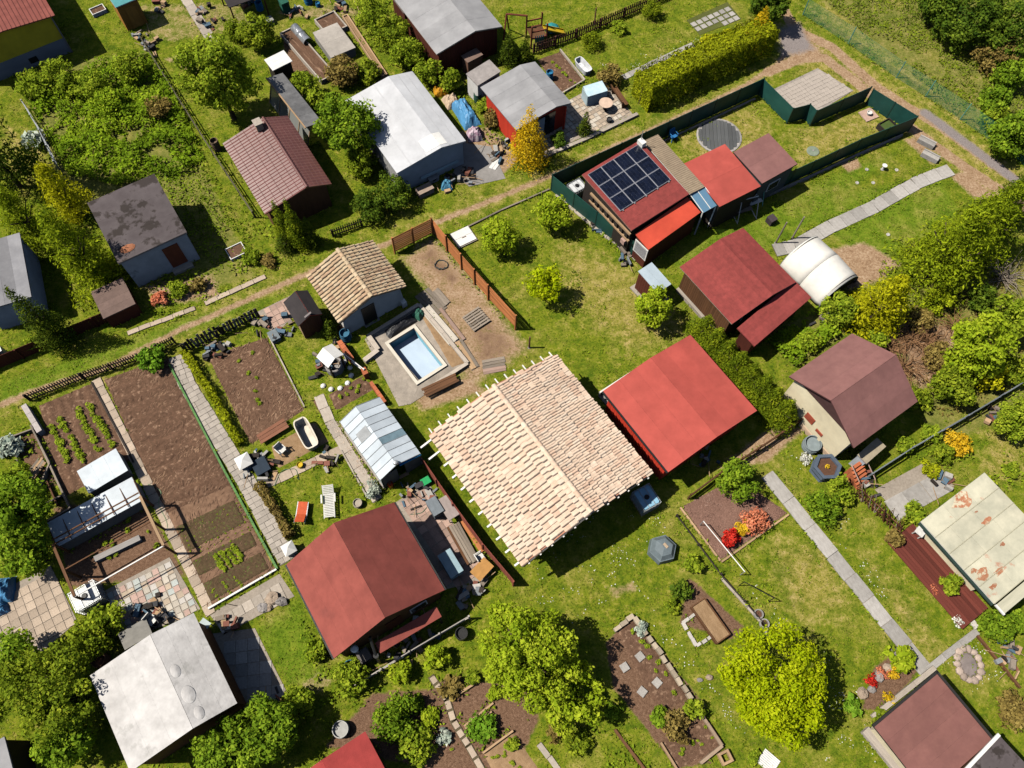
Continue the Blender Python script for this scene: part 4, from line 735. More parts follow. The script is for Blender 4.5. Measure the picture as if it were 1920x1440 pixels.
# solar house complex
H27 = flatroof('solar_house', 'dark house with brick red roof carrying rows of solar panels', [(1093, 329), (1199, 261), (1291, 365), (1184, 432)], [3.35, 3.35, 3.0, 3.0], WDARK, REDSH, over=.18, th=.1, sheets=('along', 8), cat='house', fascia=mat('trim_salmon', (.45, .22, .17)))
def zs(y): return 3.0+.35*(y+H27.l/2)/H27.l
tl = math.atan(.35/H27.l)
PVD = mat('solar_cell', (.010, .014, .032), (.006, .009, .022), rough=.18, spec=.6, bump=0, rnd=.25); PVF = mat('solar_frame', (.42, .42, .45), rough=.35, rnd=.02); PVB = mat('solar_busbar', (.10, .11, .15), rough=.4, rnd=.02)
px0, px1, py0, py1 = -H27.w/2+.25, H27.w/2-.35, H27.l/2-.25, -H27.l/2+1.45; pw, ph = (px1-px0)/4, (py0-py1)/3
sp = thing('solar_array', 'four by three array of dark blue solar panels on the brick red roof', 'solar panel', H27.root.location, H27.root.rotation_euler.z)
for i in range(4):
    for j in range(3):
        cx, cy = px0+pw*(i+.5), py0-ph*(j+.5); z = zs(cy)+.10; o = P('panel_frame', sp, PVF, (cx, cy, z-.006), (pw-.004, ph-.004, .04), rx=tl); P('panel', sp, PVB, (cx, cy, z+.004), (pw-.045, ph-.03, .03), rx=tl)
        for a in range(4):
            for b in range(5): P('solar_cell', sp, PVD, (cx+(a-1.5)*(pw-.1)/4, cy+(b-2)*(ph-.1)/5, z+math.tan(tl)*((b-2)*(ph-.1)/5)+.022), ((pw-.08)/4-.012, (ph-.06)/5-.012, .006), rx=tl)
for i in range(5): P('mount_rail', sp, STEEL, (px0+.2+(px1-px0-.4)*i/4, py1-.02, zs(py1)+.09), (.06, .14, .05))
front_piece(H27, 'beam', WTAN, -2.4, 1.6, 2.25, 2.4, 'left', .12); front_piece(H27, 'beam', WTAN, -2.4, 1.6, 1.55, 1.68, 'left', .12)
for i in range(8): front_piece(H27, 'log_end', WDARK, -2.2+i*.5, -1.95+i*.5, 1.75, 2.15, 'left', .1)
front_piece(H27, 'meter_box', mat('box_pink', (.5, .33, .28)), -H27.hl+.15, -H27.hl+.5, 1.0, 1.4, 'left', .2)
P('dish', H27.root, WHITE, (H27.w/2-.15, H27.l/2-.35, 3.55), (.35, .5, .35)); P('antenna_mast', H27.root, STEEL, (H27.w/2-.1, H27.l/2-.2, 3.9), (.04, .04, 1.2))
H28 = flatroof('corrugated_annex', 'tan corrugated roof strip along the solar panel house', [(1206, 265), (1232, 254), (1323, 350), (1293, 365)], [2.95, 2.85, 2.75, 2.85], WDARK, TANCORR, over=.08, th=.05, cat='annex', fascia=WHITE)
corr(H28.roof, [(-H28.w/2, -H28.l/2, 2.87), (-H28.w/2, H28.l/2, 2.97), (H28.w/2, H28.l/2, 2.87), (H28.w/2, -H28.l/2, 2.77)], 34, .03, TANCORR)
H29 = flatroof('orange_porch', 'bright orange red sheet roof along the front of the solar panel house', [(1189, 437), (1290, 372), (1317, 399), (1214, 466)], [2.55, 2.55, 2.3, 2.3], WDKRED, REDOR, over=.1, th=.06, cat='porch'); front_piece(H29, 'window_frame', WHITE, -.6, .55, .9, 2.05, 'left', .05); front_piece(H29, 'window_pane', mat('curtain', (.35, .35, .36), (.2, .2, .21), scale=8), -.5, .45, 1.0, 1.95, 'left', .062)
H30 = flatroof('blue_canopy', 'translucent blue polycarbonate canopy between the orange porch and red roof', [(1293, 366), (1322, 351), (1347, 384), (1318, 399)], [2.7, 2.7, 2.45, 2.45], None, glassmat('poly_blue', (.18, .34, .5), .6, .12), over=.05, th=.02, wall=False, cat='canopy'); 
for x in (-1, 1):
    for y in (-1, 1): P('post', H30.root, WHITE, (x*(H30.w/2-.06), y*(H30.l/2-.06), 1.2), (.07, .07, 2.4))
for k in (-.5, 0, .5): P('glazing_bar', H30.root, WHITE, (H30.w*k*.96, 0, 2.585), (.04, H30.l, .05), rx=-math.atan(.25/H30.l)*-1)
H31 = flatroof('red_flat_roof', 'plain red flat roof between the canopy and the plum roofed annex', [(1287, 306), (1357, 270), (1427, 348), (1346, 391)], [2.7, 2.7, 2.6, 2.6], WDARK, RED, over=.1, th=.1, cat='garden house', sheets=('along', 2), fascia=mat('trim_black', (.03, .028, .028)))
H32 = flatroof('plum_annex', 'plum roofed annex at the end of the solar house row', [(1376, 285), (1440, 250), (1496, 307), (1428, 345)], [2.75, 2.75, 2.65, 2.65], mat('wall_slate', (.10, .12, .13)), PURP, over=.12, th=.1, cat='annex', sheets=('along', 2), fascia=mat('trim_black', (.03, .028, .028)))
window(H32, -.5, .5, 1.0, 1.8, 'front'); P('vent_box', H32.root, WHITE, (-.3, -H32.l/2+.3, .2), (.5, .1, .4))
# ------------------------------------------------------------------ paths, paving, edgings
SLABT = mat('slab_tan', (.52, .42, .33), (.40, .32, .25), rough=.95, scale=4, bump=.3, rnd=.16)
SLABG = mat('slab_grey', (.44, .42, .40), (.33, .31, .29), rough=.95, scale=4, bump=.3, rnd=.14, c3=(.26, .25, .23), c3scale=1.2, c3th=.62)
SLABP = mat('slab_pink', (.50, .35, .29), (.40, .27, .22), rough=.95, scale=4, bump=.3, rnd=.2)
JOINT = mat('joint_soil', (.13, .10, .06), (.07, .06, .03), scale=8, bump=.4, rnd=0)
MORTAR = mat('joint_mortar', (.36, .31, .26), (.26, .22, .18), scale=8, bump=.3, rnd=0)
SOIL = mat('tilled_soil', (.185, .108, .072), (.10, .058, .038), rough=.98, scale=7, bump=.9, bscale=26, rnd=0, c3=(.29, .185, .125), c3scale=4, c3th=.57, spec=.05)
MULCH = mat('bark_mulch', (.30, .175, .135), (.16, .09, .07), rough=.98, scale=16, bump=.9, bscale=40, rnd=0, spec=.05)
SANDY = mat('sandy_earth', (.36, .24, .14), (.26, .165, .09), rough=.98, scale=5, bump=.6, bscale=30, rnd=0, spec=.05)
def slab_path(name, label, pts, wd, ln, m=None, jm=None, z=.05, gap=.02, skew=.0, seed=0, piece='slab', rows=1, cat='path'):
    m = m or SLABT; r = random.Random(seed); q = [G(*p) for p in pts]; o0 = q[0].copy(); base = MB()
    for a, b in zip(q, q[1:]):
        d = (b-a).normalized(); n_ = Vector((-d.y, d.x, 0))*(wd/2-.02); base.prism([a-o0-n_-d*.02, b-o0-n_+d*.02, b-o0+n_+d*.02, a-o0+n_-d*.02], -.03, z-.025)
    root = base.build(name, jm or JOINT, None, loc=o0); tag(root, label, cat, kind='structure')
    for a, b in zip(q, q[1:]):
        L_ = (b-a).length; d = (b-a)/L_; n = max(1, round(L_/ln)); rz = math.atan2(d.y, d.x); nn = Vector((-d.y, d.x, 0)); EDGES.append((a, b, wd/2))
        hardq = [a-nn*wd/2, b-nn*wd/2, b+nn*wd/2, a+nn*wd/2]; CH['bare'] = np.maximum(CH['bare'], np.clip(.5+sdist([PX(p) for p in hardq])/.1, 0, 1))
        for i in range(n):
            for j in range(rows):
                c = a+d*(L_*(i+.5)/n)+nn*(wd*((j+.5)/rows-.5)+r.gauss(0, .012))-o0
                P(piece, root, m, (c.x, c.y, z-.03+r.gauss(0, .006)), (L_/n-gap-abs(r.gauss(0, .008)), wd/rows-gap, .08), rz+r.gauss(0, .012), r.gauss(0, .008), r.gauss(0, .008))
    return root
def pavers(name, label, poly, size, m, jm=None, z=.04, gap=.02, yaw=None, seed=0, jit=.01, aspect=1., mats=None, cat='paving', inset=.4):
    r = random.Random(seed); q = [G(*p) for p in poly]; o0 = q[0].copy(); root = MB().prism([p-o0 for p in q], -.03, z-.022).build(name, jm or JOINT, None, loc=o0); tag(root, label, cat, kind='structure'); hard(poly)
    if yaw is None: d = q[1]-q[0]; yaw = math.atan2(d.y, d.x)
    cs, sn = math.cos(yaw), math.sin(yaw); loc = [((p.x-o0.x)*cs+(p.y-o0.y)*sn, -(p.x-o0.x)*sn+(p.y-o0.y)*cs) for p in q]; sx, sy = size*aspect, size
    def ins(x, y):
        c = False
        for i in range(len(loc)):
            a, b = loc[i], loc[(i+1) % len(loc)]
            if (a[1] <= y) != (b[1] <= y) and x < (b[0]-a[0])*(y-a[1])/(b[1]-a[1])+a[0]: c = not c
        return c
    x0, x1, y0, y1 = min(p[0] for p in loc), max(p[0] for p in loc), min(p[1] for p in loc), max(p[1] for p in loc)
    for j in range(int((y1-y0)/sy)+1):
        off = (j % 2)*.5*sx if aspect > 1.2 else 0
        for i in range(-1, int((x1-x0)/sx)+1):
            x, y = x0+off+sx*(i+.5), y0+sy*(j+.5)
            if ins(x, y) and ins(x-sx*inset, y) and ins(x+sx*inset, y) and ins(x, y-sy*inset) and ins(x, y+sy*inset):
                P('paver', root, r.choice(mats) if mats else m, (x*cs-y*sn+r.gauss(0, jit*.4), x*sn+y*cs+r.gauss(0, jit*.4), z-.03+r.gauss(0, .005)), (sx-gap-abs(r.gauss(0, jit)), sy-gap-abs(r.gauss(0, jit)), .07), yaw+r.gauss(0, jit), r.gauss(0, .006), r.gauss(0, .006))
    return root
def sheet(name, label, poly, m, z=.02, cat='paving'):
    q = [G(*p) for p in poly]; o0 = q[0].copy(); o = MB().prism([p-o0 for p in q], -.03, z).build(name, m, None, loc=o0); tag(o, label, cat, kind='structure'); hard(poly); return o
def kerb(name, label, pts, wd, h, m, ln=1.0, piece='kerb_stone', cat='edging', thingy=True, jit=.0, seed=0):
    """row of edging pieces along base pixels"""
    r = random.Random(seed); q = [G(*p) for p in pts]; root = thing(name, label, cat, q[0]); 
    for a, b in zip(q, q[1:]):
        L_ = (b-a).length; d = (b-a)/L_; n = max(1, round(L_/ln)); rz = math.atan2(d.y, d.x); EDGES.append((a, b, wd/2))
        for i in range(n):
            c = a+d*(L_*(i+.5)/n)-q[0]; P(piece, root, m, (c.x+r.gauss(0, jit), c.y+r.gauss(0, jit), h/2-.02+r.gauss(0, jit*.5)), (L_/n-.012-abs(r.gauss(0, jit*2)), wd*(1+r.gauss(0, jit*4)), h+.04), rz+r.gauss(0, jit*2))
    return root
slab_path('garden_path', 'narrow tan slab path between the two left soil plots', [(180, 712), (362, 1080), (396, 1152)], .55, .62, SLABT, seed=1)
slab_path('stepping_path', 'winding pale stepping stones through the bottom middle garden', [(808, 1268), (838, 1312), (850, 1352), (878, 1398), (905, 1445)], .4, .55, SLABT, gap=.12, seed=14, z=.06)
slab_path('bottom_strip_path', 'pale cement strip between the bottom middle beds', [(1010, 1395), (1048, 1445)], .3, .8, CONC, seed=15)
slab_path('top_path', 'concrete slab path between the small top lawns', [(346, -6), (400, 82)], .75, 1.1, CONC, MORTAR, seed=12)
pv = mat('small_pavers', (.46, .41, .36), (.37, .33, .29), rough=.95, scale=3, bump=.3, rnd=.1)
slab_path('paved_walk', 'straight pale paved walk beside the clipped low hedge', [(331, 668), (350, 720), (463, 905), (540, 1052)], 1.0, .34, pv, MORTAR, gap=.014, rows=3, seed=2, piece='paver')
slab_path('flagstone_edge', 'line of pale flagstones along the upper side of the lane', [(240, 626), (366, 578)], .32, .75, SLABT, seed=3, z=.07)
slab_path('flagstone_edge', 'short line of pale flagstones leading up to the tiled hut', [(385, 570), (498, 519)], .34, .8, SLABT, seed=4, z=.07)
slab_path('greenhouse_path', 'concrete slab path beside the pebble strip of the glass greenhouse', [(598, 742), (618, 790), (708, 938)], .62, 1.1, CONC, MORTAR, seed=5)
slab_path('lawn_edge_path', 'tan slab path along the top of the lounger lawn', [(500, 908), (640, 843)], .55, .8, SLABT, seed=6)
slab_path('upper_slab_path', 'double slab path running to the gravel road through the right lawn', [(1452, 470), (1490, 462), (1560, 424), (1640, 388), (1715, 345), (1782, 318)], 1.0, .95, SLABG, seed=7)
slab_path('long_slab_path', 'long concrete path from the mulch bed to the maroon roofed house', [(1438, 890), (1560, 1040), (1735, 1258)], .85, 1.6, SLABG, MORTAR, seed=8)
slab_path('cross_slab_path', 'thin concrete strip branching off towards the cream roofed house', [(1738, 1256), (1832, 1183)], .38, 1.3, SLABG, MORTAR, seed=9)
slab_path('hedge_slab_path', 'stone strip between the upper lawn and the long hedge', [(1168, 146), (1300, 84)], .5, .6, SLABG, seed=10)
pas = [mat('pastel%d' % i, c, rough=.9, scale=4, rnd=.1) for i, c in enumerate([(.62, .56, .48), (.60, .42, .36), (.50, .54, .52), (.64, .60, .56), (.58, .47, .36)])]
pavers('left_patio', 'tan paved patio with blue covered tub at the left edge', [(-20, 1120), (95, 1060), (145, 1165), (70, 1230), (-20, 1230)], .48, SLABT, MORTAR, seed=1, yaw=math.radians(35))
pavers('pastel_patio', 'patio of broken pastel slabs behind the silver roofed house', [(196, 1108), (318, 1045), (376, 1142), (330, 1165), (235, 1200)], .36, None, MORTAR, seed=2, mats=pas, jit=.03)
pavers('block_terrace', 'terrace of tan hollow blocks between plot and lawn', [(393, 1152), (524, 1076), (552, 1118), (420, 1190)], .55, CONC, MORTAR, seed=3)
pavers('shaded_patio', 'grey slab patio beside the silver roofed house', [(398, 1188), (478, 1178), (538, 1298), (462, 1340)], .62, SLABG, MORTAR, seed=4)
pavers('house_terrace', 'pinkish slab terrace between brick red house and red fence', [(742, 942), (802, 903), (868, 1010), (925, 1068), (905, 1090), (838, 1104)], .45, SLABP, MORTAR, seed=5)
pavers('hut_yard', 'yard of crazy paving beside the red hut with grey roof', [(1066, 188), (1134, 152), (1188, 216), (1082, 262), (1020, 292), (1010, 262)], .34, None, MORTAR, seed=6, mats=[pas[0], pas[4], SLABT], jit=.04)
pavers('lawn_slab_grid', 'grid of pale slabs with grassy gaps on the upper lawn', [(1287, 38), (1364, 4), (1390, 36), (1312, 66)], .55, SLABG, mat('gap_grass', (.12, .13, .03), (.07, .085, .015), scale=9), gap=.12, seed=7, jit=.02, inset=.3)
pavers('stick_fence_patio', 'worn concrete patio beside the woven stick fence', [(1640, 918), (1735, 866), (1790, 912), (1768, 930), (1690, 968)], 1.3, SLABG, MORTAR, seed=8, gap=.03, jit=.01, inset=.25)
pavers('driveway', 'beige block paved parking bay between green fence and gravel road', [(1441, 172), (1533, 128), (1600, 170), (1524, 216), (1508, 207), (1484, 212), (1456, 190)], .32, mat('block_beige', (.44, .385, .34), (.40, .35, .31), rough=.95, scale=3, rnd=.03), mat('block_joint', (.33, .29, .26)), seed=9, gap=.012, jit=.004, inset=.2)
pavers('shed_apron', 'pinkish slab apron beside the little red trimmed shed', [(482, 585), (558, 548), (570, 570), (520, 625)], .4, SLABP, MORTAR, seed=10)
CRO = mat('concrete_rough', (.36, .31, .26), (.23, .20, .17), scale=2, bump=.5, bscale=18)
for i_, (l_, p_) in enumerate((('rough concrete apron left of the pool', [(684, 636), (692, 632), (724, 640), (788, 716), (770, 758), (748, 762)]), ('rough concrete apron above the pool', [(692, 632), (780, 572), (790, 580), (776, 610), (724, 646)]), ('rough concrete apron below the pool', [(770, 758), (786, 714), (838, 684), (872, 690)]), ('rough concrete apron right of the pool', [(774, 608), (790, 580), (800, 592), (872, 690), (836, 690)]))): sheet('pool_surround', l_, p_, CRO, .03-.002*i_)
sheet('hut_back_slab', 'dark concrete slab behind the white roofed hut', [(866, 268), (920, 275), (948, 335), (880, 350), (850, 325)], CONCG, .025)
# beds of tilled soil
bed('soil_bed', [(195, 712), (316, 668), (434, 909), (310, 965)], SOIL, furrow=('v', 11, .06), amp=.045, step=.12, label='large freshly dug soil plot beside the slab path')
bed('soil_bed', [(309, 962), (433, 907), (516, 1068), (392, 1140)], mat('trodden_soil', (.26, .16, .105), (.17, .10, .066), rough=.98, scale=5, bump=.6, rnd=0, spec=.05), amp=.03, label='trodden earth around the lower planting blocks')
SOILD = mat('seeded_soil', (.13, .085, .05), (.07, .05, .028), rough=.98, scale=8, bump=.9, bscale=26, rnd=0, c3=(.11, .12, .04), c3scale=6, c3th=.55, spec=.05); LB = [(309, 962), (433, 907), (516, 1068), (392, 1140)]
def lb(u, v): return tuple((1-u)*(1-v)*LB[0][k]+u*(1-v)*LB[1][k]+u*v*LB[2][k]+(1-u)*v*LB[3][k] for k in (0, 1))
for v0, v1, l_ in ((.16, .44, 'upper dark seeded block of the big plot'), (.52, .70, 'middle block of the big plot with lettuces'), (.76, .97, 'lowest dark seeded block of the big plot')): bed('soil_bed', [lb(.04, v0), lb(.96, v0), lb(.96, v1), lb(.04, v1)], SOILD, z=.09, amp=.03, furrow=('u', 16, .035), step=.1, label=l_)
bed('soil_bed', [(72, 760), (176, 716), (250, 862), (118, 935)], SOIL, furrow=('u', 6, .05), label='left soil plot with rows of young potato plants')
bed('soil_bed', [(388, 668), (500, 632), (572, 768), (470, 834)], SOIL, amp=.06, label='bare soil plot behind the old bathtub')
bed('soil_bed', [(615, 740), (686, 700), (702, 730), (630, 772)], SOIL, furrow=('u', 4, .02), label='small soil bed above the glass greenhouse')
bed('soil_bed', [(585, 750), (604, 741), (622, 772), (603, 782)], SOIL, label='tiny framed soil bed beside the greenhouse path')
bed('soil_bed', [(1006, 112), (1052, 96), (1094, 152), (1052, 176)], SOIL, furrow=('u', 4, .03), label='kerbed vegetable bed behind the red porch hut')
bed('mulch_bed', [(1278, 950), (1382, 892), (1478, 962), (1352, 1052)], MULCH, amp=.04, label='bark mulch bed with coral and red azaleas')
bed('soil_bed', [(508, 836), (590, 790), (618, 828), (520, 880)], SANDY, amp=.02, label='sandy yard beneath the old bathtub')
bed('soil_bed', [(786, 588), (806, 588), (878, 680), (846, 694)], SANDY, amp=.04, label='orange earth strip between pool and wall', z=.06)
bed('soil_bed', [(1150, 1178), (1186, 1158), (1292, 1310), (1238, 1338)], SOIL, amp=.05, label='stone edged soil bed beside the big bright tree')
bed('soil_bed', [(1232, 1392), (1330, 1350), (1362, 1400), (1268, 1445)], SOIL, amp=.05, label='lower stone edged soil bed at the bottom')
bed('soil_bed', [(905, 1412), (960, 1370), (1010, 1440), (940, 1480)], SANDY, amp=.03, label='plank framed bed at the bottom edge')
# ------------------------------------------------------------------ fences
def fence(name, label, pts, kind, h, m, group=None, **k):
    q = [G(*p) for p in pts]; o = q[0].copy(); root = thing(name, label, 'fence', o, 0, group); r = random.Random(len(label)); pm = k.get('postm', m)
    for si, (a, b) in enumerate(zip(q, q[1:])):
        L_ = (b-a).length; d = (b-a)/L_; rz = math.atan2(d.y, d.x); nn = Vector((-d.y, d.x, 0)); sp = k.get('span', 2.2); n = max(1, round(L_/sp)); EDGES.append((a, b, .03))
        for i in range(n+(1 if si == len(q)-2 else 0)):
            c = a+d*(L_*i/n)-o+nn*k.get('po', 0); P('post', root, pm, (c.x, c.y, h*.52-.02), (k.get('pw', .09), k.get('pw', .09), h*1.04+.04), rz)
        if kind == 'panel':
            for i in range(n):
                c = a+d*(L_*(i+.5)/n)-o; P('panel', root, m, (c.x, c.y, h/2+.03), (L_/n-.02, .03, h-.04), rz)
        elif kind == 'slat':
            ns = k.get('ns', 7)
            for i in range(n):
                for j in range(ns):
                    c = a+d*(L_*(i+.5)/n)-o+nn*(.06); P('slat', root, m, (c.x, c.y, .12+(h-.2)*(j+.5)/ns), (L_/n-.015, .025, (h-.2)/ns*k.get('fill', .72)), rz+r.gauss(0, .004), r.gauss(0, .01), r.gauss(0, .004))
        elif kind == 'picket':
            st = k.get('step', .14); np_ = max(2, round(L_/st))
            for j in (.25, .75):
                for i in range(n):
                    c = a+d*(L_*(i+.5)/n)-o; P('rail', root, pm, (c.x, c.y, h*j), (L_/n, .05, .07), rz)
            for i in range(np_):
                c = a+d*(L_*(i+.5)/np_)-o+nn*.045; hh = h*(1+r.uniform(-k.get('var', .03), k.get('var', .03))); P('picket', root, k['mats'][r.randrange(len(k['mats']))] if 'mats' in k else m, (c.x, c.y, hh/2+.02), (st*k.get('fill', .6), .022, hh), rz, r.gauss(0, k.get('tilt', .02)), r.gauss(0, k.get('tilt', .02)))
        elif kind == 'board':
            st = .25; np_ = max(2, round(L_/st))
            for i in range(np_):
                c = a+d*(L_*(i+.5)/np_)-o+nn*.04; P('board', root, m, (c.x, c.y, h/2+.02), (L_/np_-.008, .025, h*(1+r.uniform(-.02, .02))), rz)
        elif kind == 'rail':
            for j in k.get('zs', (.35, .75)):
                for i in range(n): c = a+d*(L_*(i+.5)/n)-o; P('rail', root, m, (c.x, c.y, h*j), (L_/n, .05, k.get('rh', .08)), rz)
        elif kind == 'mesh':
            for i in range(n): c = a+d*(L_*(i+.5)/n)-o; P('netting', root, m, (c.x, c.y, h/2), (L_/n, .012, h-.05), rz)
    return root
GREENP = mat('screen_green', (.018, .085, .072), (.012, .06, .052), rough=.55, scale=1.5, rnd=.06, bump=.05)
GPOST = mat('post_green', (.02, .06, .05), rough=.5)
fence('green_screen_fence', 'tall dark green screen fence along the lane by the solar house', [(1033, 356), (1160, 298), (1290, 238), (1421, 178)], 'panel', 1.6, GREENP, postm=GPOST, pw=.07)
fence('green_screen_fence', 'dark green screen fence from the lane corner past the solar house wall', [(1197, 490), (1115, 424), (1033, 357)], 'panel', 1.55, GREENP, postm=GPOST, pw=.07)
fence('green_screen_fence', 'green screen fence stepping around the paved parking bay', [(1421, 178), (1475, 232), (1506, 224), (1518, 236), (1618, 192)], 'panel', 1.5, GREENP, postm=GPOST, pw=.07)
fence('green_screen_fence', 'green screen fence at the corner nearest the gravel road', [(1622, 196), (1702, 246)], 'panel', 1.5, GREENP, postm=GPOST, pw=.07)
fence('green_screen_fence', 'long green screen fence below the solar house lawn', [(1702, 247), (1600, 288), (1515, 328), (1440, 362), (1330, 412)], 'panel', 1.5, GREENP, postm=GPOST, pw=.07)
kerb('fence_kerb', 'pale concrete kerb along the foot of the long green screen fence', [(1690, 256), (1600, 296), (1515, 335), (1440, 368)], .12, .25, CONCG, 2.0)
kerb('fence_kerb', 'pale kerb inside the green fence facing the lane', [(1240, 268), (1330, 226), (1416, 186)], .12, .12, CONC, 2.0); kerb('fence_kerb', 'pale concrete kerb outside the solar house side fence', [(1042, 366), (1115, 428), (1192, 488)], .2, .1, CONC, 1.2)
fence('orange_slat_fence', 'new orange slatted fence facing the lane', [(741, 476), (812, 440)], 'slat', 1.75, WORANGE, ns=8, span=1.6, pw=.1)
fence('orange_slat_fence', 'long new orange slatted fence between pool yard and lawn', [(812, 440), (865, 505), (915, 562), (966, 618)], 'slat', 1.75, WORANGE, ns=8, span=1.9, pw=.1)
fence('brown_board_fence', 'dark brown board fence along the upper side of the lane', [(-20, 700), (110, 645), (258, 582)], 'board', 1.1, WDKRED)
fence('black_picket_fence', 'low black picket fence along the lane by the soil plots', [(58, 752), (160, 712), (266, 676)], 'picket', .85, WDARK, step=.15, fill=.5)
fence('black_picket_fence', 'short dark picket gate at the head of the paved walk', [(300, 660), (331, 645)], 'picket', .9, WDARK, step=.14, fill=.5)
fence('old_picket_fence', 'crooked weathered grey and black picket fence below the lane', [(350, 662), (420, 628), (488, 596)], 'picket', 1.1, WDARK, step=.2, fill=.8, mats=[WDARK, WGREY, WDARK, CONCG], var=.15, tilt=.07)
fence('black_picket_fence', 'black picket fence in front of the brown metal roofed house', [(625, 445), (680, 425)], 'picket', .8, WDARK, step=.15, fill=.5)
fence('brown_picket_fence', 'brown picket fence across the upper lawn', [(1000, 102), (1080, 74), (1170, 34), (1262, -6)], 'picket', .95, mat('picket_brown', (.13, .06, .04), (.09, .04, .027), scale=5, rnd=.15), step=.2, fill=.6)
NET = glassmat('green_netting', (.04, .26, .16), .17, .8, 1.)
fence('green_mesh_fence', 'translucent green mesh fence between gravel road and wild slope', [(1505, 28), (1590, 82), (1680, 146), (1735, 181), (1800, 224), (1895, 292), (1960, 340)], 'mesh', 1.5, NET, postm=mat('post_mint', (.12, .35, .27)), pw=.06, span=4.2)
fence('pole_fence', 'dark timber pole fence between red house and mulch bed', [(1290, 935), (1350, 890), (1420, 845), (1494, 796)], 'rail', .9, WBROWN, zs=(.3, .55, .85), rh=.11, span=1.8)
fence('steel_rail_fence', 'grey steel and board fence behind the plum roofed house', [(1622, 898), (1700, 848), (1800, 790), (1930, 712)], 'rail', 1.0, mat('rail_slate', (.22, .25, .28), rough=.5), zs=(.2, .5, .95), rh=.16, span=2.4)
fence('red_board_fence', 'red brown board fence between greenhouse terrace and the new tiled roof', [(790, 868), (850, 955), (905, 1030), (962, 1098)], 'board', 1.2, mat('board_rust', (.30, .085, .06), (.23, .06, .045), scale=4, rnd=.08))
fence('low_wire_fence', 'low mossy rail fence between the weed patch and the apple tree lawn', [(268, 80), (330, 180), (400, 290), (478, 408)], 'rail', .7, mat('rail_moss', (.13, .12, .07)), zs=(.2, .55, .95), rh=.05, span=2.5)
fence('low_wire_fence', 'thin grey rail fence at the left of the weed patch', [(52, 205), (85, 260), (112, 318)], 'rail', .9, STEEL, zs=(.2, .6, .95), rh=.03, span=2.)
fence('thin_wire_fence', 'thin rail fence across the lower middle garden beside the mulch bed', [(1268, 968), (1350, 1078), (1440, 1180)], 'rail', .35, WDARK, zs=(.5,), rh=.06, span=2.)
fence('front_rail', 'thin pale rail along the front of the brick red house', [(665, 1290), (770, 1225), (880, 1160)], 'rail', .9, mat('rail_pale', (.5, .46, .42)), zs=(.9, .5), rh=.05, span=1.8)
# woven stick fence
q0, q1 = G(1606, 930), G(1690, 1008); sf = thing('stick_fence', 'leaning fence of crooked brown sticks beside the concrete patio', 'fence', q0); r = random.Random(5)
for i in range(44):
    t = i/43; p = (q1-q0)*t; a = Vector((p.x+r.gauss(0, .05), p.y+r.gauss(0, .05), -.05)); b = a+Vector((-.35+r.gauss(0, .16), .45+r.gauss(0, .16), 1.25+r.gauss(0, .2))); MB().tube(a, b, .03, .018, 5).build('stick', r.choice([WBROWN, WGREY, WDKRED]), sf)
for z in (.35, .8): MB().tube(Vector((-.15*z*2, .2*z*2, z)), (q1-q0)+Vector((-.15*z*2, .2*z*2, z)), .035, n=5).build('rail', WBROWN, sf)
# edgings
kerb('green_edging', 'bright green plastic edging along the paved walk', [(318, 684), (420, 880), (521, 1068)], .12, .16, mat('edging_green', (.09, .24, .05), (.06, .17, .035), rough=.5, rnd=.1), .35, piece='edging_strip')
kerb('dark_edging', 'dark timber edging along the slab path of the left soil plot', [(173, 718), (252, 868)], .1, .14, WDARK, 1.2, piece='edging_board')
kerb('plot_border', 'weathered board border on the left of the potato plot', [(62, 800), (100, 880), (135, 955)], .1, .3, WGREY, 1.5, piece='edging_board')
kerb('plot_border', 'tilted corrugated panel at the corner of the potato plot', [(52, 765), (82, 815)], .3, .5, mat('panel_pinkgrey', (.5, .45, .44)), .8, piece='edging_board')
kerb('plot_border', 'concrete kerb between bare soil plot and shed lawn', [(504, 630), (572, 765)], .08, .14, CONC, .9); kerb('plot_border', 'concrete kerb below the block terrace rows', [(392, 1142), (520, 1068)], .1, .2, WHITE, .9)
kerb('bed_kerb', 'stone kerb around the vegetable bed behind the red porch hut', [(1050, 95), (1096, 152), (1052, 178)], .1, .18, CONC, .7)
kerb('yard_kerb', 'pale concrete kerb along the lane side of the crazy paving', [(1020, 296), (1100, 262), (1195, 216)], .25, .2, CONC, 1.0)
kerb('lane_border', 'thin timber border along the lawn edge of the lane', [(860, 435), (940, 395), (1030, 356)], .1, .12, WGREY, 1.8, piece='edging_board')
kerb('lawn_kerb', 'concrete kerb on the right edge of the lounger lawn', [(640, 845), (690, 935)], .09, .12, CONC, .9)
kerb('bed_wall', 'row of pale blocks edging the soil bed beside the big bright tree', [(1150, 1182), (1187, 1156), (1240, 1230), (1296, 1312)], .22, .3, mat('block_sand', (.50, .42, .32), (.40, .33, .25), scale=5, rnd=.2), .42, jit=.02, piece='block')
kerb('bed_wall', 'timber and block edging of the lower stone bed', [(1296, 1314), (1352, 1398), (1312, 1432)], .14, .3, mat('sleeper_tan', (.42, .31, .22), rnd=.1), 1.1, jit=.008, piece='block'); kerb('bed_wall', 'tan plank edging of the bottom bed', [(1238, 1392), (1272, 1448)], .1, .2, WTAN, 1.2, piece='edging_board')
kerb('bed_plank', 'pale plank edging the bottom middle bed', [(905, 1412), (962, 1370)], .1, .2, WTAN, 1.6, piece='edging_board'); kerb('bed_plank', 'second pale plank edging below the watermarked bed', [(870, 1362), (925, 1318)][0:2], .1, .15, WTAN, 1.4, piece='edging_board')
for o in list(COL.objects):
    if o.get('label') == 'second pale plank edging below the watermarked bed': o['label'] = 'second pale plank edging in the bottom middle garden'
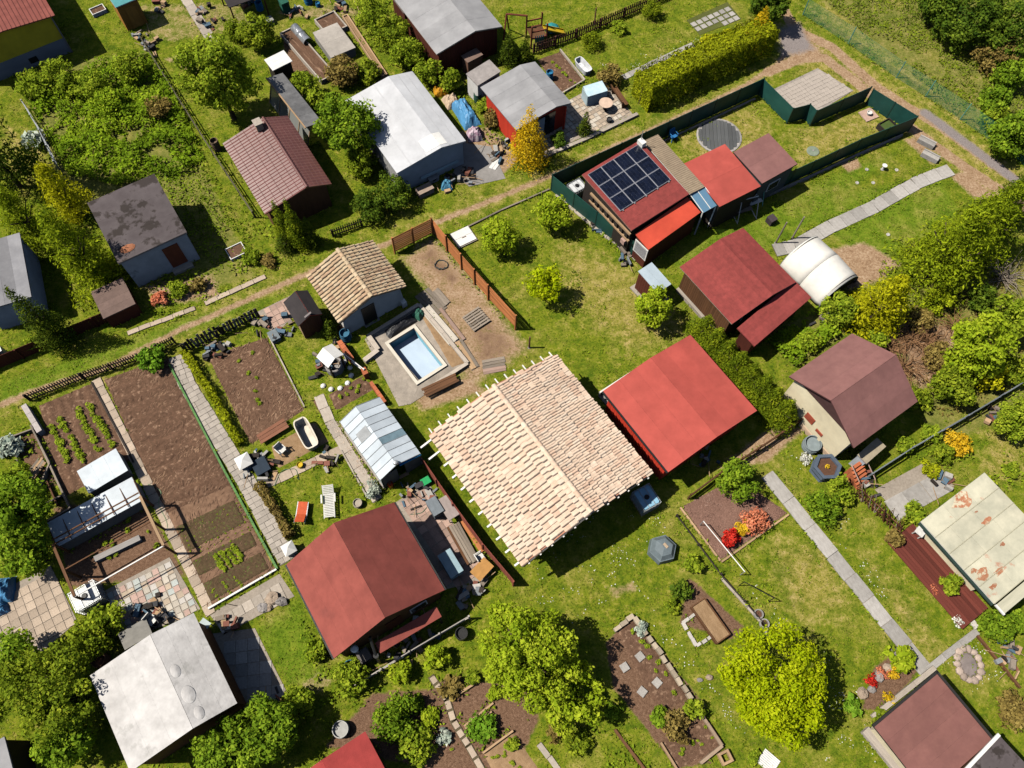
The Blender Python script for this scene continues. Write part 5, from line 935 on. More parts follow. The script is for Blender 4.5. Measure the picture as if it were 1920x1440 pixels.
kerb('bed_plank', 'tan plank beside the leek clump', [(862, 1300), (890, 1282)], .12, .2, WTAN, 1.4, piece='edging_board'); kerb('bed_plank', 'long tan plank below the dark vegetable clump', [(872, 1366), (922, 1334)], .1, .18, WTAN, 1.8, piece='edging_board'); kerb('rail_edge', 'dark double timber edge running off the bottom edge', [(1152, 1368), (1212, 1448)], .14, .14, WBROWN, 2.0, piece='edging_board'); kerb('tyre_edge', 'pale kerb along the foot of the thin rail in the lower garden', [(1352, 1085), (1452, 1195)], .12, .1, CONC, 1.0)
kerb('mulch_border', 'timber border along the lawn side of the mulch bed', [(1352, 1054), (1478, 965)], .1, .12, WTAN, 1.5, piece='edging_board'); kerb('mulch_border', 'timber border along the lower left side of the mulch bed', [(1275, 952), (1350, 1052)], .1, .12, WTAN, 1.5, piece='edging_board')
kerb('bottom_strip', 'pale concrete wall strip beside the maroon roofed house', [(1618, 1368), (1720, 1490)], .45, .35, CONC, 2.5); kerb('roof_kerb', 'pale concrete kerb behind the maroon roofed house', [(1634, 1345), (1750, 1252)], .25, .2, CONC, 1.5)
kerb('right_kerb', 'brown timber edging below the thin concrete strip', [(1830, 1192), (1910, 1290)], .12, .2, WBROWN, 1.4, piece='edging_board'); kerb('deck_border', 'white stone strip in front of the red deck', [(1700, 1012), (1800, 1140), (1830, 1178)], .3, .15, mat('white_stone', (.62, .58, .54), rnd=.1), .8)
# ------------------------------------------------------------------ trees, shrubs, hedges
T = 'garden_tree'; S = 'shrub'; g1 = None
plant('mid', 405, 140, 76, label='spreading bright apple tree behind the weed patch lawn', name='apple_tree', leaf=.2)
plant('green', 648, 235, 60, label='dense green tree leaning over the white hut roof', leaf=.19)
plant('olive', 672, 300, 34, label='olive shrub under the tree beside the white hut', name=S, cat='shrub', trunk=False)
plant('dark', 690, 385, 38, hr=.8, label='dark rounded bush nearest the black picket fence', name=S, cat='shrub', trunk=False, leaf=.14)
plant('dark', 738, 362, 36, hr=.85, label='dark rounded bush touching the blue grey hut corner', name=S, cat='shrub', trunk=False, leaf=.14)
plant('thuja', 524, 412, 20, hr=2.9, label='tall olive cypress nearest the brown metal roof gable', name='cypress', cat='tree', shape='cone', leaf=.13)
plant('thuja', 548, 415, 22, hr=3.0, label='middle olive cypress of the group in front of the brown house', name='cypress', shape='cone', leaf=.13)
plant('conifer', 578, 432, 18, hr=2.2, label='shorter dark cypress at the doorway of the brown house', name='cypress', shape='cone', leaf=.13)
plant('conifer', 530, 452, 20, hr=1.1, label='low dark conifer at the foot of the cypresses', name='conifer_shrub', cat='shrub', shape='cone', leaf=.13)
plant('gold', 992, 248, 40, hr=1.6, label='golden orange cypress beside the red hut', name='cypress', shape='cone', leaf=.15, n=7000)
plant('conifer', 617, 612, 19, hr=1.3, label='small dark conifer between red trimmed shed and tiled hut', name='conifer_shrub', cat='shrub', shape='cone', leaf=.13)
plant('gconifer', 128, 455, 62, hr=1.5, label='large shaggy spruce overhanging the dark flat roof', name='spruce_tree', shape='layer', leaf=.22, n=9000)
plant('yconifer', 105, 352, 46, hr=1.4, label='golden conifer behind the dark flat roof', name='conifer_tree', shape='layer', leaf=.2, n=5000)
plant('gconifer', 32, 400, 55, hr=1.2, label='broad yellow green conifer at the left edge', name='conifer_tree', shape='layer', leaf=.2, n=7000)
plant('conifer', 62, 590, 38, hr=2.4, label='tall dark cypress above the brown board fence', name='cypress', shape='cone', leaf=.16, n=8000)
plant('mid', 60, 645, 14, label='small pale bush at the foot of the dark cypress', name=S, cat='shrub', trunk=False)
hedge('hedge', [(1198, 194), (1290, 152), (1380, 112), (1428, 90)], 2.1, 2.5, 'long tall yellow green clipped hedge along the lane')
plant('gold', 1427, 45, 30, hr=1.2, label='golden cypress at the far end of the long hedge', name='cypress', shape='cone', leaf=.16)
plant('dark', 1445, 8, 36, label='dark tree at the top edge beyond the long hedge', leaf=.2)
plant('yconifer', 1335, 78, 22, hr=.55, sq=.5, ang=.45, label='low golden juniper on the lawn side of the long hedge', name='juniper', cat='shrub', trunk=False); plant('yconifer', 1365, 66, 18, hr=.6, sq=.6, ang=.45, label='second low golden juniper next to the slab grid', name='juniper', cat='shrub', trunk=False)
for i, (x, y, rr) in enumerate([(1322, 612, 24), (1343, 636, 25), (1364, 658, 25), (1386, 680, 26), (1408, 702, 26), (1431, 724, 26), (1452, 745, 25), (1474, 768, 26)]):
    plant('thuja', x, y, rr*1.32, hr=1.2, label='%s thuja of the conifer row between red and plum roofs' % ('first second third fourth fifth sixth seventh last'.split()[i]), name='thuja', group='thuja row beside the red house', shape='cone', leaf=.12, n=9500)
plant('gconifer', 1795, 455, 82, hr=1.1, label='big feathery conifer beside the bare earth patch', name='conifer_tree', shape='layer', leaf=.24, n=12000, clumps=170)
plant('gconifer', 1868, 405, 70, hr=1.15, label='feathery conifer nearest the gravel road', name='conifer_tree', shape='layer', leaf=.24, n=9000, clumps=140)
plant('conifer', 1905, 365, 46, hr=1.4, label='dark spruce at the right edge by the gravel road', name='spruce_tree', shape='layer', leaf=.22, n=6000)
plant('yconifer', 1665, 560, 62, hr=1.0, label='bright yellow conifer beside the white tent', name='conifer_tree', shape='layer', leaf=.22, n=9000, clumps=150)
plant('mid', 1573, 588, 30, label='round green bush in front of the white tent', name=S, cat='shrub', trunk=False)
plant('bright', 1832, 645, 62, label='light green feathery tree behind the plum roof', leaf=.2)
plant('olive', 1792, 722, 46, label='olive gold bush on the steel rail fence', name=S, cat='shrub', trunk=False); plant('yconifer', 1850, 705, 34, hr=.8, label='golden tipped bush further along the steel rail fence', name=S, cat='shrub', trunk=False)
plant('mid', 1902, 600, 40, label='green tree cut by the right edge above the rail fence', leaf=.2); plant('mid', 1902, 785, 42, label='green bush at the right edge below the rail fence', name=S, cat='shrub', trunk=False)
plant('green', 1385, 896, 41, label='round leafy bush at the head of the long slab path', name=S, cat='shrub', trunk=False, leaf=.16)
plant('orange', 1417, 976, 27, hr=.8, label='coral flowering azalea in the mulch bed', name='azalea', cat='shrub', trunk=False, leaf=.12, n=2400); plant('yellow', 1393, 990, 17, hr=.8, label='yellow flowering azalea between the coral and red ones', name='azalea', cat='shrub', trunk=False, leaf=.12, n=1200); plant('red', 1373, 1009, 19, hr=.8, label='red flowering azalea in the mulch bed', name='azalea', cat='shrub', trunk=False, leaf=.12, n=1400)
plant('lime', 1450, 1298, 99, hr=.8, label='huge domed lime green bush on the lower lawn', name=S, cat='shrub', leaf=.14, n=24000, clumps=110)
plant('bright', 985, 1225, 100, hr=.85, label='large bright fruit tree in the lower middle garden', leaf=.16, n=22000, clumps=80, zc=3.4)
plant('bright', 1060, 1305, 62, hr=.8, label='lower side tree beneath the large bright fruit tree', leaf=.2, n=7000)
plant('olive', 85, 1300, 95, hr=.7, label='sprawling olive tree left of the silver roof', leaf=.16, n=18000, clumps=90); plant('green', 25, 1235, 55, label='green tree beside the round grill on the patio', leaf=.19); plant('olive', 165, 1195, 46, hr=.8, label='olive bush above the silver roof corner', name=S, cat='shrub', trunk=False); plant('green', 120, 1392, 62, label='green tree at the bottom left beside the silver house', leaf=.19)
plant('mid', 205, 1165, 32, label='bright bush between patio and caged water tank', name=S, cat='shrub', trunk=False)
plant('green', 500, 1368, 62, hr=.8, label='dense green tree at the bottom beside the round bin', leaf=.18, n=9000); plant('green', 420, 1410, 60, hr=.8, label='dense green tree below the silver roof', leaf=.18, n=8000); plant('mid', 555, 1315, 34, label='bush below the small back lawn', name=S, cat='shrub', trunk=False); plant('mid', 655, 1272, 40, hr=.8, label='leafy bush below the brick red roof corner', name=S, cat='shrub', trunk=False); plant('mid', 595, 1215, 26, hr=.8, label='leafy vine against the brick red house wall', name=S, cat='shrub', trunk=False)
plant('green', 745, 1345, 48, hr=.7, label='green bush in the shade beside the bottom red roof', name=S, cat='shrub', trunk=False); plant('mid', 785, 1395, 36, hr=.7, label='leafy bush to the right of the bottom red roof', name=S, cat='shrub', trunk=False); plant('bright', 752, 1258, 22, label='small bright shrub by the front rail', name=S, cat='shrub', trunk=False); plant('bright', 820, 1232, 24, label='small bright shrub against the lean-to front', name=S, cat='shrub', trunk=False)
plant('green', 38, 955, 72, label='big green tree at the left edge beside the cold frames', leaf=.19, n=10000); plant('silver', 18, 838, 26, hr=.7, label='grey green artichoke plant at the left edge', name='artichoke', cat='plant', trunk=False, leaf=.3); plant('green', 50, 1035, 52, label='green tree above the tan paved patio', leaf=.19); plant('mid', 20, 900, 36, label='leafy bush below the artichoke', name=S, cat='shrub', trunk=False)
plant('bright', 936, 440, 37, label='small yellow green fruit tree nearest the white hatch', leaf=.17, open_=1); plant('lime', 1022, 533, 38, label='small lime fruit tree in the middle of the dry lawn', leaf=.17, n=2600, open_=1); plant('bright', 1034, 396, 35, label='small fruit tree beside the green screen fence', leaf=.17, open_=1); plant('bright', 1228, 580, 34, hr=1.4, label='slender young tree in front of the outhouse', leaf=.16, open_=1)
plant('brown', 640, 135, 36, hr=.7, label='straggly brownish shrub at the end of the cold frames', name=S, cat='shrub', trunk=False); plant('olive', 690, 130, 26, hr=.8, label='olive shrub behind the white roof ridge', name=S, cat='shrub', trunk=False)
for i, (x, y, rr, k, l) in enumerate([(700, 28, 34, 'mid', 'topmost leafy shrub left of the grey roofed cabin'), (735, 62, 36, 'olive', 'middle leafy shrub left of the grey roofed cabin'), (765, 100, 32, 'mid', 'lower leafy shrub left of the grey roofed cabin'), (800, 135, 26, 'mid', 'bush at the lower corner of the grey roofed cabin'), (845, 150, 22, 'mid', 'small bush behind the white shed'), (572, 160, 30, 'mid', 'bush beside the old greenhouse roof'), (598, 185, 24, 'mid', 'small bush at the greenhouse end'), (480, 60, 36, 'olive', 'olive shrub beside the cluttered yard'), (440, 55, 22, 'olive', 'small olive shrub above the apple tree')]): plant(k, x, y, rr, label=l, name=S, cat='shrub', trunk=False)
for x, y, rr, k, l in [(926, 222, 20, 'brown', 'brownish shrub beside the red hut wall'), (908, 195, 16, 'olive', 'small shrub under the hut eaves by the blue tarp'), (1147, 140, 24, 'brown', 'reddish brown shrub at the hedge end'), (1048, 262, 16, 'dark', 'small dark shrub at the lane kerb'), (1268, 1362, 28, 'brown', 'orange brown rounded shrub in the lower stone bed'), (1238, 1345, 22, 'green', 'green plant beside the orange brown shrub'), (1303, 1330, 22, 'mid', 'leafy flowering plant in the lower stone bed'), (1278, 1105, 20, 'dark', 'small dark bush on the daisy lawn'), (1260, 1136, 15, 'olive', 'small yellowish bush on the daisy lawn'), (1300, 1055, 20, 'mid', 'low leafy plant beside the dome composter'),
                         (1542, 952, 34, 'green', 'low bush beside the long slab path'), (1578, 915, 28, 'mid', 'leafy bush in front of the hexagonal planter'), (1716, 962, 22, 'mid', 'green bush on the worn concrete patio'), (1676, 1008, 20, 'brown', 'dry ornamental grass at the foot of the stick fence'), (1782, 1092, 22, 'mid', 'round bush in front of the red deck'), (1868, 1172, 34, 'green', 'creeping bush below the cream roof'), (1905, 1165, 26, 'green', 'green bush at the right edge below the cream roof'), (1905, 1330, 36, 'brown', 'dry brown bush in the lower right corner'), (1700, 835, 20, 'mid', 'bush behind the plum roofed house wall'), (1745, 815, 20, 'mid', 'small bush on the slope behind the plum roof'), (1770, 850, 22, 'olive', 'yellowish bush along the steel rail fence'),
                         (1060, 470, 0, None, None)]:
    if k: plant(k, x, y, rr, label=l, name=S, cat='shrub', trunk=False, hr=.8)
plant('conifer', 1098, 228, 15, hr=1.8, label='slim dark juniper in the crazy paved yard', name='juniper', cat='tree', shape='cone', leaf=.12); plant('conifer', 955, 85, 23, hr=1.5, label='dark cypress in front of the grey roofed cabin', name='cypress', shape='cone', leaf=.15); plant('conifer', 985, 90, 18, hr=1.6, label='second dark cypress beside the climbing frame', name='cypress', shape='cone', leaf=.15)
plant('thuja', 1108, 74, 20, hr=.75, label='clipped dome bush nearest the climbing frame', name='topiary_bush', cat='shrub', trunk=False, leaf=.1, n=2600, clumps=60); plant('thuja', 1223, 20, 19, hr=.75, label='clipped dome bush near the top edge', name='topiary_bush', cat='shrub', trunk=False, leaf=.1, n=2600, clumps=60); plant('mid', 1161, 52, 15, hr=.6, label='bright leafy clump by the brown picket fence', name='perennial', cat='plant', trunk=False)
plant('rhubarb', 285, 671, 26, hr=.8, label='bright leafy bush at the head of the big soil plot', name=S, cat='shrub', trunk=False, leaf=.22)
hedge('hedge', [(348, 664), (400, 742), (452, 836)], .5, .65, 'low golden clipped hedge along the upper paved walk', leaf=.12); hedge('brown', [(489, 912), (518, 958), (546, 1008)], .55, .8, 'russet clipped hedge beside the sun loungers', leaf=.12)
for x, y, rr, k, l in [(62, 158, 36, 'mid', 'leafy bush at the near corner of the yellow house'), (112, 142, 34, 'mid', 'leafy bush in front of the yellow house wall'), (165, 160, 36, 'mid', 'leafy bush right of the yellow house'), (243, 128, 38, 'mid', 'leafy bush at the top of the weed patch'), (205, 190, 34, 'weed', 'bramble mound in the weed patch'), (300, 200, 26, 'brown', 'dry reddish bush at the weed patch fence')]: plant(k, x, y, rr, label=l, name=S, cat='shrub', trunk=False, hr=.7)
plant('silver', 62, 262, 20, hr=.7, label='spiky yucca on the left lawn', name='yucca', cat='plant', trunk=False, leaf=.45, n=160)
for x, y, rr, k, l in [(1868, 188, 34, 'green', 'dark bush on the wild slope above the mesh fence'), (1900, 255, 44, 'green', 'bush at the lower end of the mesh fence'), (1862, 222, 24, 'mid', 'bush touching the mesh fence'), (1892, 135, 32, 'green', 'bush at the right edge of the wild slope'), (1890, 60, 55, 'dark', 'dark tree in the upper right corner'), (1820, 35, 55, 'dark', 'dark tree at the top of the wild slope'), (1760, 5, 45, 'dark', 'dark tree at the top edge of the wild slope'), (1870, 100, 34, 'brown', 'brown shrub under the dark corner trees')]: plant(k, x, y, rr, label=l, name='wild_bush', cat='shrub', trunk=False, leaf=.2)
plant('bright', 1694, 1238, 26, hr=.6, label='bright spiky day lily clump beside the maroon roofed house', name='day_lily', cat='plant', trunk=False, leaf=.34, n=500); plant('rhubarb', 1600, 1322, 18, hr=.6, label='second lily clump near the rockery', name='day_lily', cat='plant', trunk=False, leaf=.3, n=300)
plant('silver', 700, 917, 17, hr=.8, label='silver leaved bush at the greenhouse corner', name=S, cat='shrub', trunk=False, leaf=.1)
plant('brown', 845, 1285, 24, hr=.5, label='dark leek clump in the bottom middle bed', name='vegetable_clump', cat='plant', trunk=False, leaf=.3, n=400); plant('rhubarb', 905, 1365, 28, hr=.5, label='dark leafy vegetable clump in the plank bed', name='vegetable_clump', cat='plant', trunk=False, leaf=.2); plant('bright', 805, 1345, 22, hr=.4, label='bright low vegetable row in the bottom bed', name='vegetable_clump', cat='plant', trunk=False, leaf=.18); plant('silver', 832, 1385, 15, hr=.5, label='blue green kale in a small wire guard', name='kale', cat='plant', trunk=False, leaf=.25, n=200)
for x, y, rr, k, l in [(1040, 1372, 20, 'brown', 'dry stalks in the small bed under the bright fruit tree'), (960, 1395, 16, 'mid', 'leafy plant beside the plank framed bed'), (1085, 1395, 26, 'olive', 'low weedy bush at the bottom edge'), (1150, 1330, 20, 'green', 'dark fern clump under the side tree'), (885, 1270, 16, 'mid', 'leafy clump by the tan plank'), (780, 1315, 16, 'green', 'small green clump in the bottom bed'), (930, 1300, 18, 'bright', 'bright clump below the fruit tree'), (1205, 1180, 15, 'silver', 'grey herb clump at the head of the stone edged bed'), (1415, 1420, 14, 'mid', 'weedy clump at the bottom lawn edge'), (1700, 1395, 20, 'brown', 'dry shrub at the wall strip of the maroon house'), (1655, 1345, 16, 'olive', 'low shrub between lily clump and maroon roof'), (1850, 905, 20, 'bright', 'leafy clump in the right edge vegetable patch'), (1895, 880, 18, 'mid', 'vegetable clump at the right edge'), (1800, 830, 24, 'yellow', 'golden flowering shrub along the patio wall'), (1745, 880, 18, 'hedge', 'yellow leaved shrub at the patio corner'), (330, 540, 22, 'mid', 'leafy clump in front of the dark flat house'), (370, 535, 18, 'brown', 'russet clump in front of the rust brown door'), (300, 560, 18, 'orange', 'reddish perennial clump beside the flagstones'), (470, 480, 20, 'mid', 'leafy clump beside the sunken cold frame'), (505, 488, 16, 'brown', 'rubble and weeds beside the cypress foot')]: plant(k, x, y, rr, label=l, name='perennial', cat='plant', trunk=False, hr=.55, leaf=.15)
# bare thorny bush
for (x, y, rr, l) in [(1695, 690, 40, 'leafless tangled orange brown bush behind the plum roof'), (1740, 640, 30, 'leafless brown bush beside the feathery tree'), (1880, 520, 34, 'pale bare branches at the right edge'), (1705, 640, 30, 'leafless reddish bush behind the yellow conifer'), (1765, 705, 30, 'leafless reddish bush above the olive gold bush'), (1790, 615, 28, 'leafless reddish bush left of the light green tree'), (1670, 655, 24, 'small leafless bush above the plum roof ridge')]:
    b0 = G(x, y); br = thing('bare_bush', l, 'shrub', b0); R = rr*mpp(x, y); r = random.Random(x); 
    for i in range(5):
        tb = MB()
        for j in range(14):
            a = r.random()*6.28; p = Vector((.1*math.cos(a), .1*math.sin(a), 0)); dv = Vector((math.cos(a), math.sin(a), 1.0))
            for s_ in range(5):
                q = p+(dv.normalized()+Vector((r.gauss(0, .45), r.gauss(0, .45), r.gauss(-.1, .3))))*R*.26; tb.tube(p, q, .03-.005*s_, .026-.005*s_, 4, False); dv = q-p; p = q
        tb.build('branch', DEADWOOD if y > 550 else WGREY, br)
plant('conifer', -75, 215, 70, hr=2.2, label='tall dark spruce just beyond the left edge shading the lawn', name='spruce_tree', shape='layer', leaf=.3, n=6000)
for x, y, rr, k, l in [(1725, 598, 26, 'brown', 'rusty scrub bush behind the yellow conifer'), (1765, 668, 30, 'brown', 'rusty scrub bush left of the feathery tree'), (1722, 745, 26, 'olive', 'low bush at the corner of the plum roof'), (1845, 560, 34, 'dark', 'dark bush in the shade of the big conifers'), (1900, 690, 34, 'olive', 'olive bush at the right edge above the rail fence'), (1760, 560, 26, 'gconifer', 'young conifer below the big feathery one'), (1640, 640, 24, 'mid', 'leafy bush above the plum roof'), (1520, 640, 22, 'mid', 'leafy bush between the thuja row and plum roof')]: plant(k, x, y, rr, label=l, name='wild_bush', cat='shrub', trunk=False, hr=.8)
# crops in rows
cl = [(0, 0, .1, .14, .14, .1, .6), (.08, .03, .12, .1, .1, .08, .8), (-.07, -.05, .12, .1, .1, .08, .5)]
pm = [leaf_cloud(cl, 60, .12, seed=i, up=.9) for i in range(4)]; pms = []
for i, p_ in enumerate(pm):
    o = leaf_obj('tmp', [p_], LEAF['mid']); pms.append(o.data); bpy.data.objects.remove(o)
r = random.Random(8)
def crop(name, label, cat, group, a, b, n, sc, meshes, jit=.05):
    A, B = G(*a), G(*b)
    for i in range(n):
        p = A.lerp(B, (i+.5)/n); o = bpy.data.objects.new(name, meshes[r.randrange(len(meshes))]); COL.objects.link(o); s_ = sc*r.uniform(.7, 1.25); o.scale = (s_,)*3; o.location = (p.x+r.gauss(0, jit), p.y+r.gauss(0, jit), .04); o.rotation_euler = (0, 0, r.random()*6.28); tag(o, label, cat, group)
for a, b, w_ in [((97, 798), (130, 868), 'row nearest the board border'), ((112, 785), (160, 868), 'second row from the board border'), ((146, 768), (190, 850), 'second row from the slab path'), ((168, 758), (215, 840), 'row nearest the slab path')]: crop('potato_plant', 'young potato plant in the left soil plot, '+w_, 'plant', 'potato plants in rows', a, b, 11, 1.2, pms)
for k in range(4): crop('lettuce', 'pale lettuce in the block on the lower big plot', 'plant', 'lettuce block', (403+k*11, 1042-k*6), (424+k*11, 1070-k*6), 6, .9, pms, .02)
for k in range(7): crop('onion_row_plant', 'small onion shoot in the upper rows of the lower big plot', 'plant', 'onion rows', (338+k*4, 1000+k*9), (452+k*4, 940+k*9), 9, .3, pms, .03)
for k in range(3): crop('seedling', 'tiny seedling in the lower rows of the big plot', 'plant', 'seedling rows', (395+k*22, 1100-k*11), (412+k*22, 1125-k*11), 6, .45, pms, .03)
crop('garlic_plant', 'small green plant in the bare soil plot behind the bathtub', 'plant', 'plants in the bare plot', (440, 650), (500, 760), 7, .7, pms, .4); crop('strawberry', 'strawberry plant in the small bed above the greenhouse', 'plant', 'strawberries', (640, 745), (690, 718), 7, .8, pms, .2); crop('bean_plant', 'bean plant in the kerbed vegetable bed', 'plant', 'bean rows', (1035, 115), (1080, 160), 7, .7, pms, .12)
crop('cabbage', 'cabbage plant in the stone edged bed beside the bright tree', 'plant', 'cabbages in the stone edged bed', (1190, 1185), (1270, 1300), 9, .8, pms, .3); crop('herb_plant', 'small herb in the bottom stone edged bed', 'plant', 'herbs in the bottom bed', (1260, 1400), (1340, 1380), 8, .7, pms, .25); crop('bean_seedling', 'bean seedling in the dark bottom middle bed', 'plant', 'seedlings in the bottom middle bed', (770, 1345), (860, 1420), 12, .7, pms, .5); crop('carrot_plant', 'feathery carrot in the plank framed bed', 'plant', 'carrots in the plank bed', (925, 1410), (975, 1440), 8, .6, pms, .2); crop('weed_tuft', 'weed tuft on the shaded earth under the pergola', 'plant', 'weeds under the pergola', (150, 1040), (290, 1000), 12, .8, pms, .5)
# ------------------------------------------------------------------ ground cover (after every bed and path has marked its place)
def ground_cover():
    gm1 = leafmat('blade_green', [(.06, .105, .01), (.17, .215, .02), (.33, .31, .05)], .3); gm2 = leafmat('blade_dry', [(.15, .14, .022), (.3, .25, .06), (.46, .36, .14)], .2)
    scatter('grass', 'short green lawn grass across the gardens', 'grass', [None], 75, .085, gm1, .05, "(g('dirt')<.45)&(g('soil')<.4)&(g('gravel')<.4)&(g('weed')<.5)&(r>g('dry')*.6)", tri=True, aspect=.35, up=.8)
    scatter('dry_grass', 'dry yellow grass on the lawns and lane', 'grass', [None], 34, .085, gm2, .04, "(g('dirt')<.6)&(g('soil')<.4)&(g('gravel')<.6)&((nz>.56)|(g('dry')*.9>r))", seed=5, tri=True, aspect=.35, up=.8)
    scatter('grass_clumps', 'taller grass and clover clumps dotting the lawns', 'grass', [None], 60, .13, 'mid', .1, "(g('dirt')<.3)&(g('soil')<.3)&(g('gravel')<.3)&(nf>.74)&(nz>.44)", seed=33, up=.9, aspect=.5)
    scatter('undergrowth', 'dense nettles and brambles covering the weed patch and slope', 'undergrowth', [[(35, 160), (120, 150), (190, 120), (285, 100), (345, 210), (385, 300), (330, 340), (290, 330), (230, 350), (130, 330)], [(1430, 640), (1560, 560), (1610, 600), (1490, 690)]], 190, .19, 'weed', .75, "(nf>.12)&(nz>.34)", hn=1, seed=7, up=.9, aspect=.7)
    scatter('undergrowth', 'loose weeds growing around the beds and fences', 'undergrowth', [[(250, 520), (400, 500), (420, 560), (290, 600)], [(400, 400), (520, 420), (530, 500), (430, 520)], [(600, 20), (740, 0), (790, 120), (700, 130)], [(780, 110), (880, 160), (960, 300), (880, 250)], [(1500, 980), (1620, 1000), (1600, 1060), (1520, 1020)], [(1690, 860), (1800, 810), (1860, 850), (1780, 880)], [(560, 1150), (640, 1270), (700, 1330), (600, 1320)], [(700, 1270), (880, 1270), (860, 1330), (760, 1440), (700, 1400)], [(1230, 1120), (1330, 1180), (1290, 1240)], [(0, 800), (60, 800), (100, 960), (0, 1000)], [(1840, 850), (1930, 820), (1930, 960), (1880, 940)], [(1420, 1100), (1470, 1190), (1450, 1200), (1400, 1120)], [(960, 1300), (1100, 1320), (1200, 1440), (1020, 1440)]], 40, .16, 'mid', .25, "(nz>.5)", seed=9, up=.9, aspect=.7)
    scatter('undergrowth', 'thin weeds on the open side of the weed patch', 'undergrowth', [[(330, 340), (385, 300), (430, 380), (480, 480), (400, 500), (350, 430)], [(290, 330), (330, 340), (350, 430)]], 60, .15, 'mid', .3, "(nz>.42)", hn=1, seed=17, up=.9, aspect=.7)
    scatter('undergrowth', 'rough grass and scrub on the wild slope beyond the mesh fence', 'undergrowth', [[(1530, -10), (1930, -10), (1930, 310), (1760, 185)]], 80, .16, 'olive', .4, "(nz>.40)", hn=1, seed=18, up=.9, aspect=.5)
    scatter('undergrowth', 'brown scrub between the conifers on the right', 'undergrowth', [[(1640, 600), (1760, 560), (1930, 480), (1930, 730), (1760, 790)]], 60, .15, 'brown', .45, "(nz>.42)", hn=1, seed=19, up=.9, aspect=.4)
    scatter('daisies', 'tiny white daisies scattered over the lower lawns', 'flowers', [None], 16, .06, 'white', .06, "(g('daisy')>.4)&(nf>.6)&(g('soil')<.3)", seed=21, up=2.5, aspect=.9)
    scatter('clods', 'small clods and straw on the dug soil', 'soil', [[(195, 712), (316, 668), (516, 1068), (392, 1140)], [(388, 668), (500, 632), (572, 768), (470, 834)]], 55, .3, leafmat('clod', [(.10, .055, .036), (.22, .13, .085), (.42, .27, .17)], 0), .06, None, seed=23, aspect=.11, dirang=1.15, up=.8, excl=False)
    scatter('leaf_litter', 'brown bark chips on the mulch bed', 'mulch', [[(1278, 950), (1382, 892), (1478, 962), (1352, 1052)]], 140, .08, leafmat('chip', [(.14, .07, .05), (.3, .18, .14), (.48, .34, .28)], 0), .05, None, seed=24, aspect=.5, up=.8, excl=False)
    scatter('gravel', 'pale pink pebbles beside the glass greenhouse', 'gravel', [[(614, 790), (640, 790), (708, 905), (690, 912)]], 420, .06, leafmat('pebble', [(.35, .24, .18), (.55, .42, .33), (.7, .6, .5)], 0), .04, None, seed=25, aspect=.8, up=1.6, excl=False, zoff=.03)
# ------------------------------------------------------------------ pool and its yard
YAW = math.radians(57-90+90)   # the gardens' common grid, refined per thing from its own corners
PRIM = [(721, 645), (777, 606), (840, 687), (781, 719)]
c, yaw, pw_, pl_ = rect(PRIM, .15); PB = mat('pool_blue', (.22, .60, .78), (.19, .55, .73), rough=.4, scale=1, bump=.03, rnd=.0); PF = mat('pool_floor', (.50, .62, .76), (.46, .58, .73), rough=.5, scale=1.2, bump=.04, rnd=0); PR = mat('pool_rim', (.68, .63, .54), (.6, .55, .47), rough=.8, rnd=.03)
pool = thing('swimming_pool', 'empty light blue rectangular swimming pool with pale rim', 'swimming pool', c, yaw); rw = .19; ix, iy = pw_/2-rw, pl_/2-rw; DP = -.75
P('rim', pool, PR, (0, pl_/2-rw/2, .06), (pw_, rw, .2)); P('rim', pool, PR, (0, -pl_/2+rw/2, .06), (pw_, rw, .2)); P('rim', pool, PR, (-pw_/2+rw/2, 0, .06), (rw, pl_-2*rw, .2)); P('rim', pool, PR, (pw_/2-rw/2, 0, .06), (rw, pl_-2*rw, .2))
P('floor', pool, PF, (0, 0, DP), (2*ix+.2, 2*iy+.2, .08)); P('side_wall', pool, PB, (0, iy+.06, DP/2), (2*ix+.24, .1, -DP)); P('side_wall', pool, PB, (0, -iy-.06, DP/2), (2*ix+.24, .1, -DP)); P('side_wall', pool, PB, (-ix-.06, 0, DP/2), (.1, 2*iy, -DP)); P('side_wall', pool, PB, (ix+.06, 0, DP/2), (.1, 2*iy, -DP))
POOL = (c, yaw, ix+.06, iy+.06); area('bare', PRIM, .05)
WALLB = mat('wall_beige', (.56, .49, .42), (.44, .38, .32), rough=.9, scale=3, bump=.3, rnd=.08)
kerb('pool_wall', 'low beige masonry wall around the back and side of the pool', [(690, 634), (738, 604), (786, 574), (832, 628), (877, 684), (815, 724)], .22, .28, WALLB, 1.2, piece='wall_block'); kerb('pool_wall', 'L shaped beige wall stub left of the pool', [(692, 634), (710, 660), (684, 680)], .3, .35, WALLB, .9, piece='wall_block')
def lumber(name, label, a, b, n, wd, m, layers=1, cat='timber', piece='plank', jit=.03, z0=.0, th=.05):
    A, B = G(*a), G(*b); root = thing(name, label, cat, (A+B)/2, math.atan2((B-A).y, (B-A).x)); r = random.Random(len(label)); L_ = (B-A).length
    for l in range(layers):
        for i in range(n): P(piece, root, m if not isinstance(m, list) else r.choice(m), (r.gauss(0, jit), (i-(n-1)/2)*wd+r.gauss(0, .008), z0+th*(l+.5)+.005*l), (L_*(1-abs(r.gauss(0, jit))), wd*.92, th), r.gauss(0, .01))
    return root
lumber('board_stack', 'long pale boards stacked along the pool side wall', (796, 578), (852, 644), 3, .24, mat('board_pale', (.66, .60, .52), rnd=.06), 3); lumber('step_planks', 'short grey planks stepping beside the tiled hut', (790, 548), (828, 588), 4, .28, WGREY, 1); lumber('step_planks', 'grey timber planks leading from hut to pallet', (815, 545), (838, 572), 3, .2, WGREY, 2)
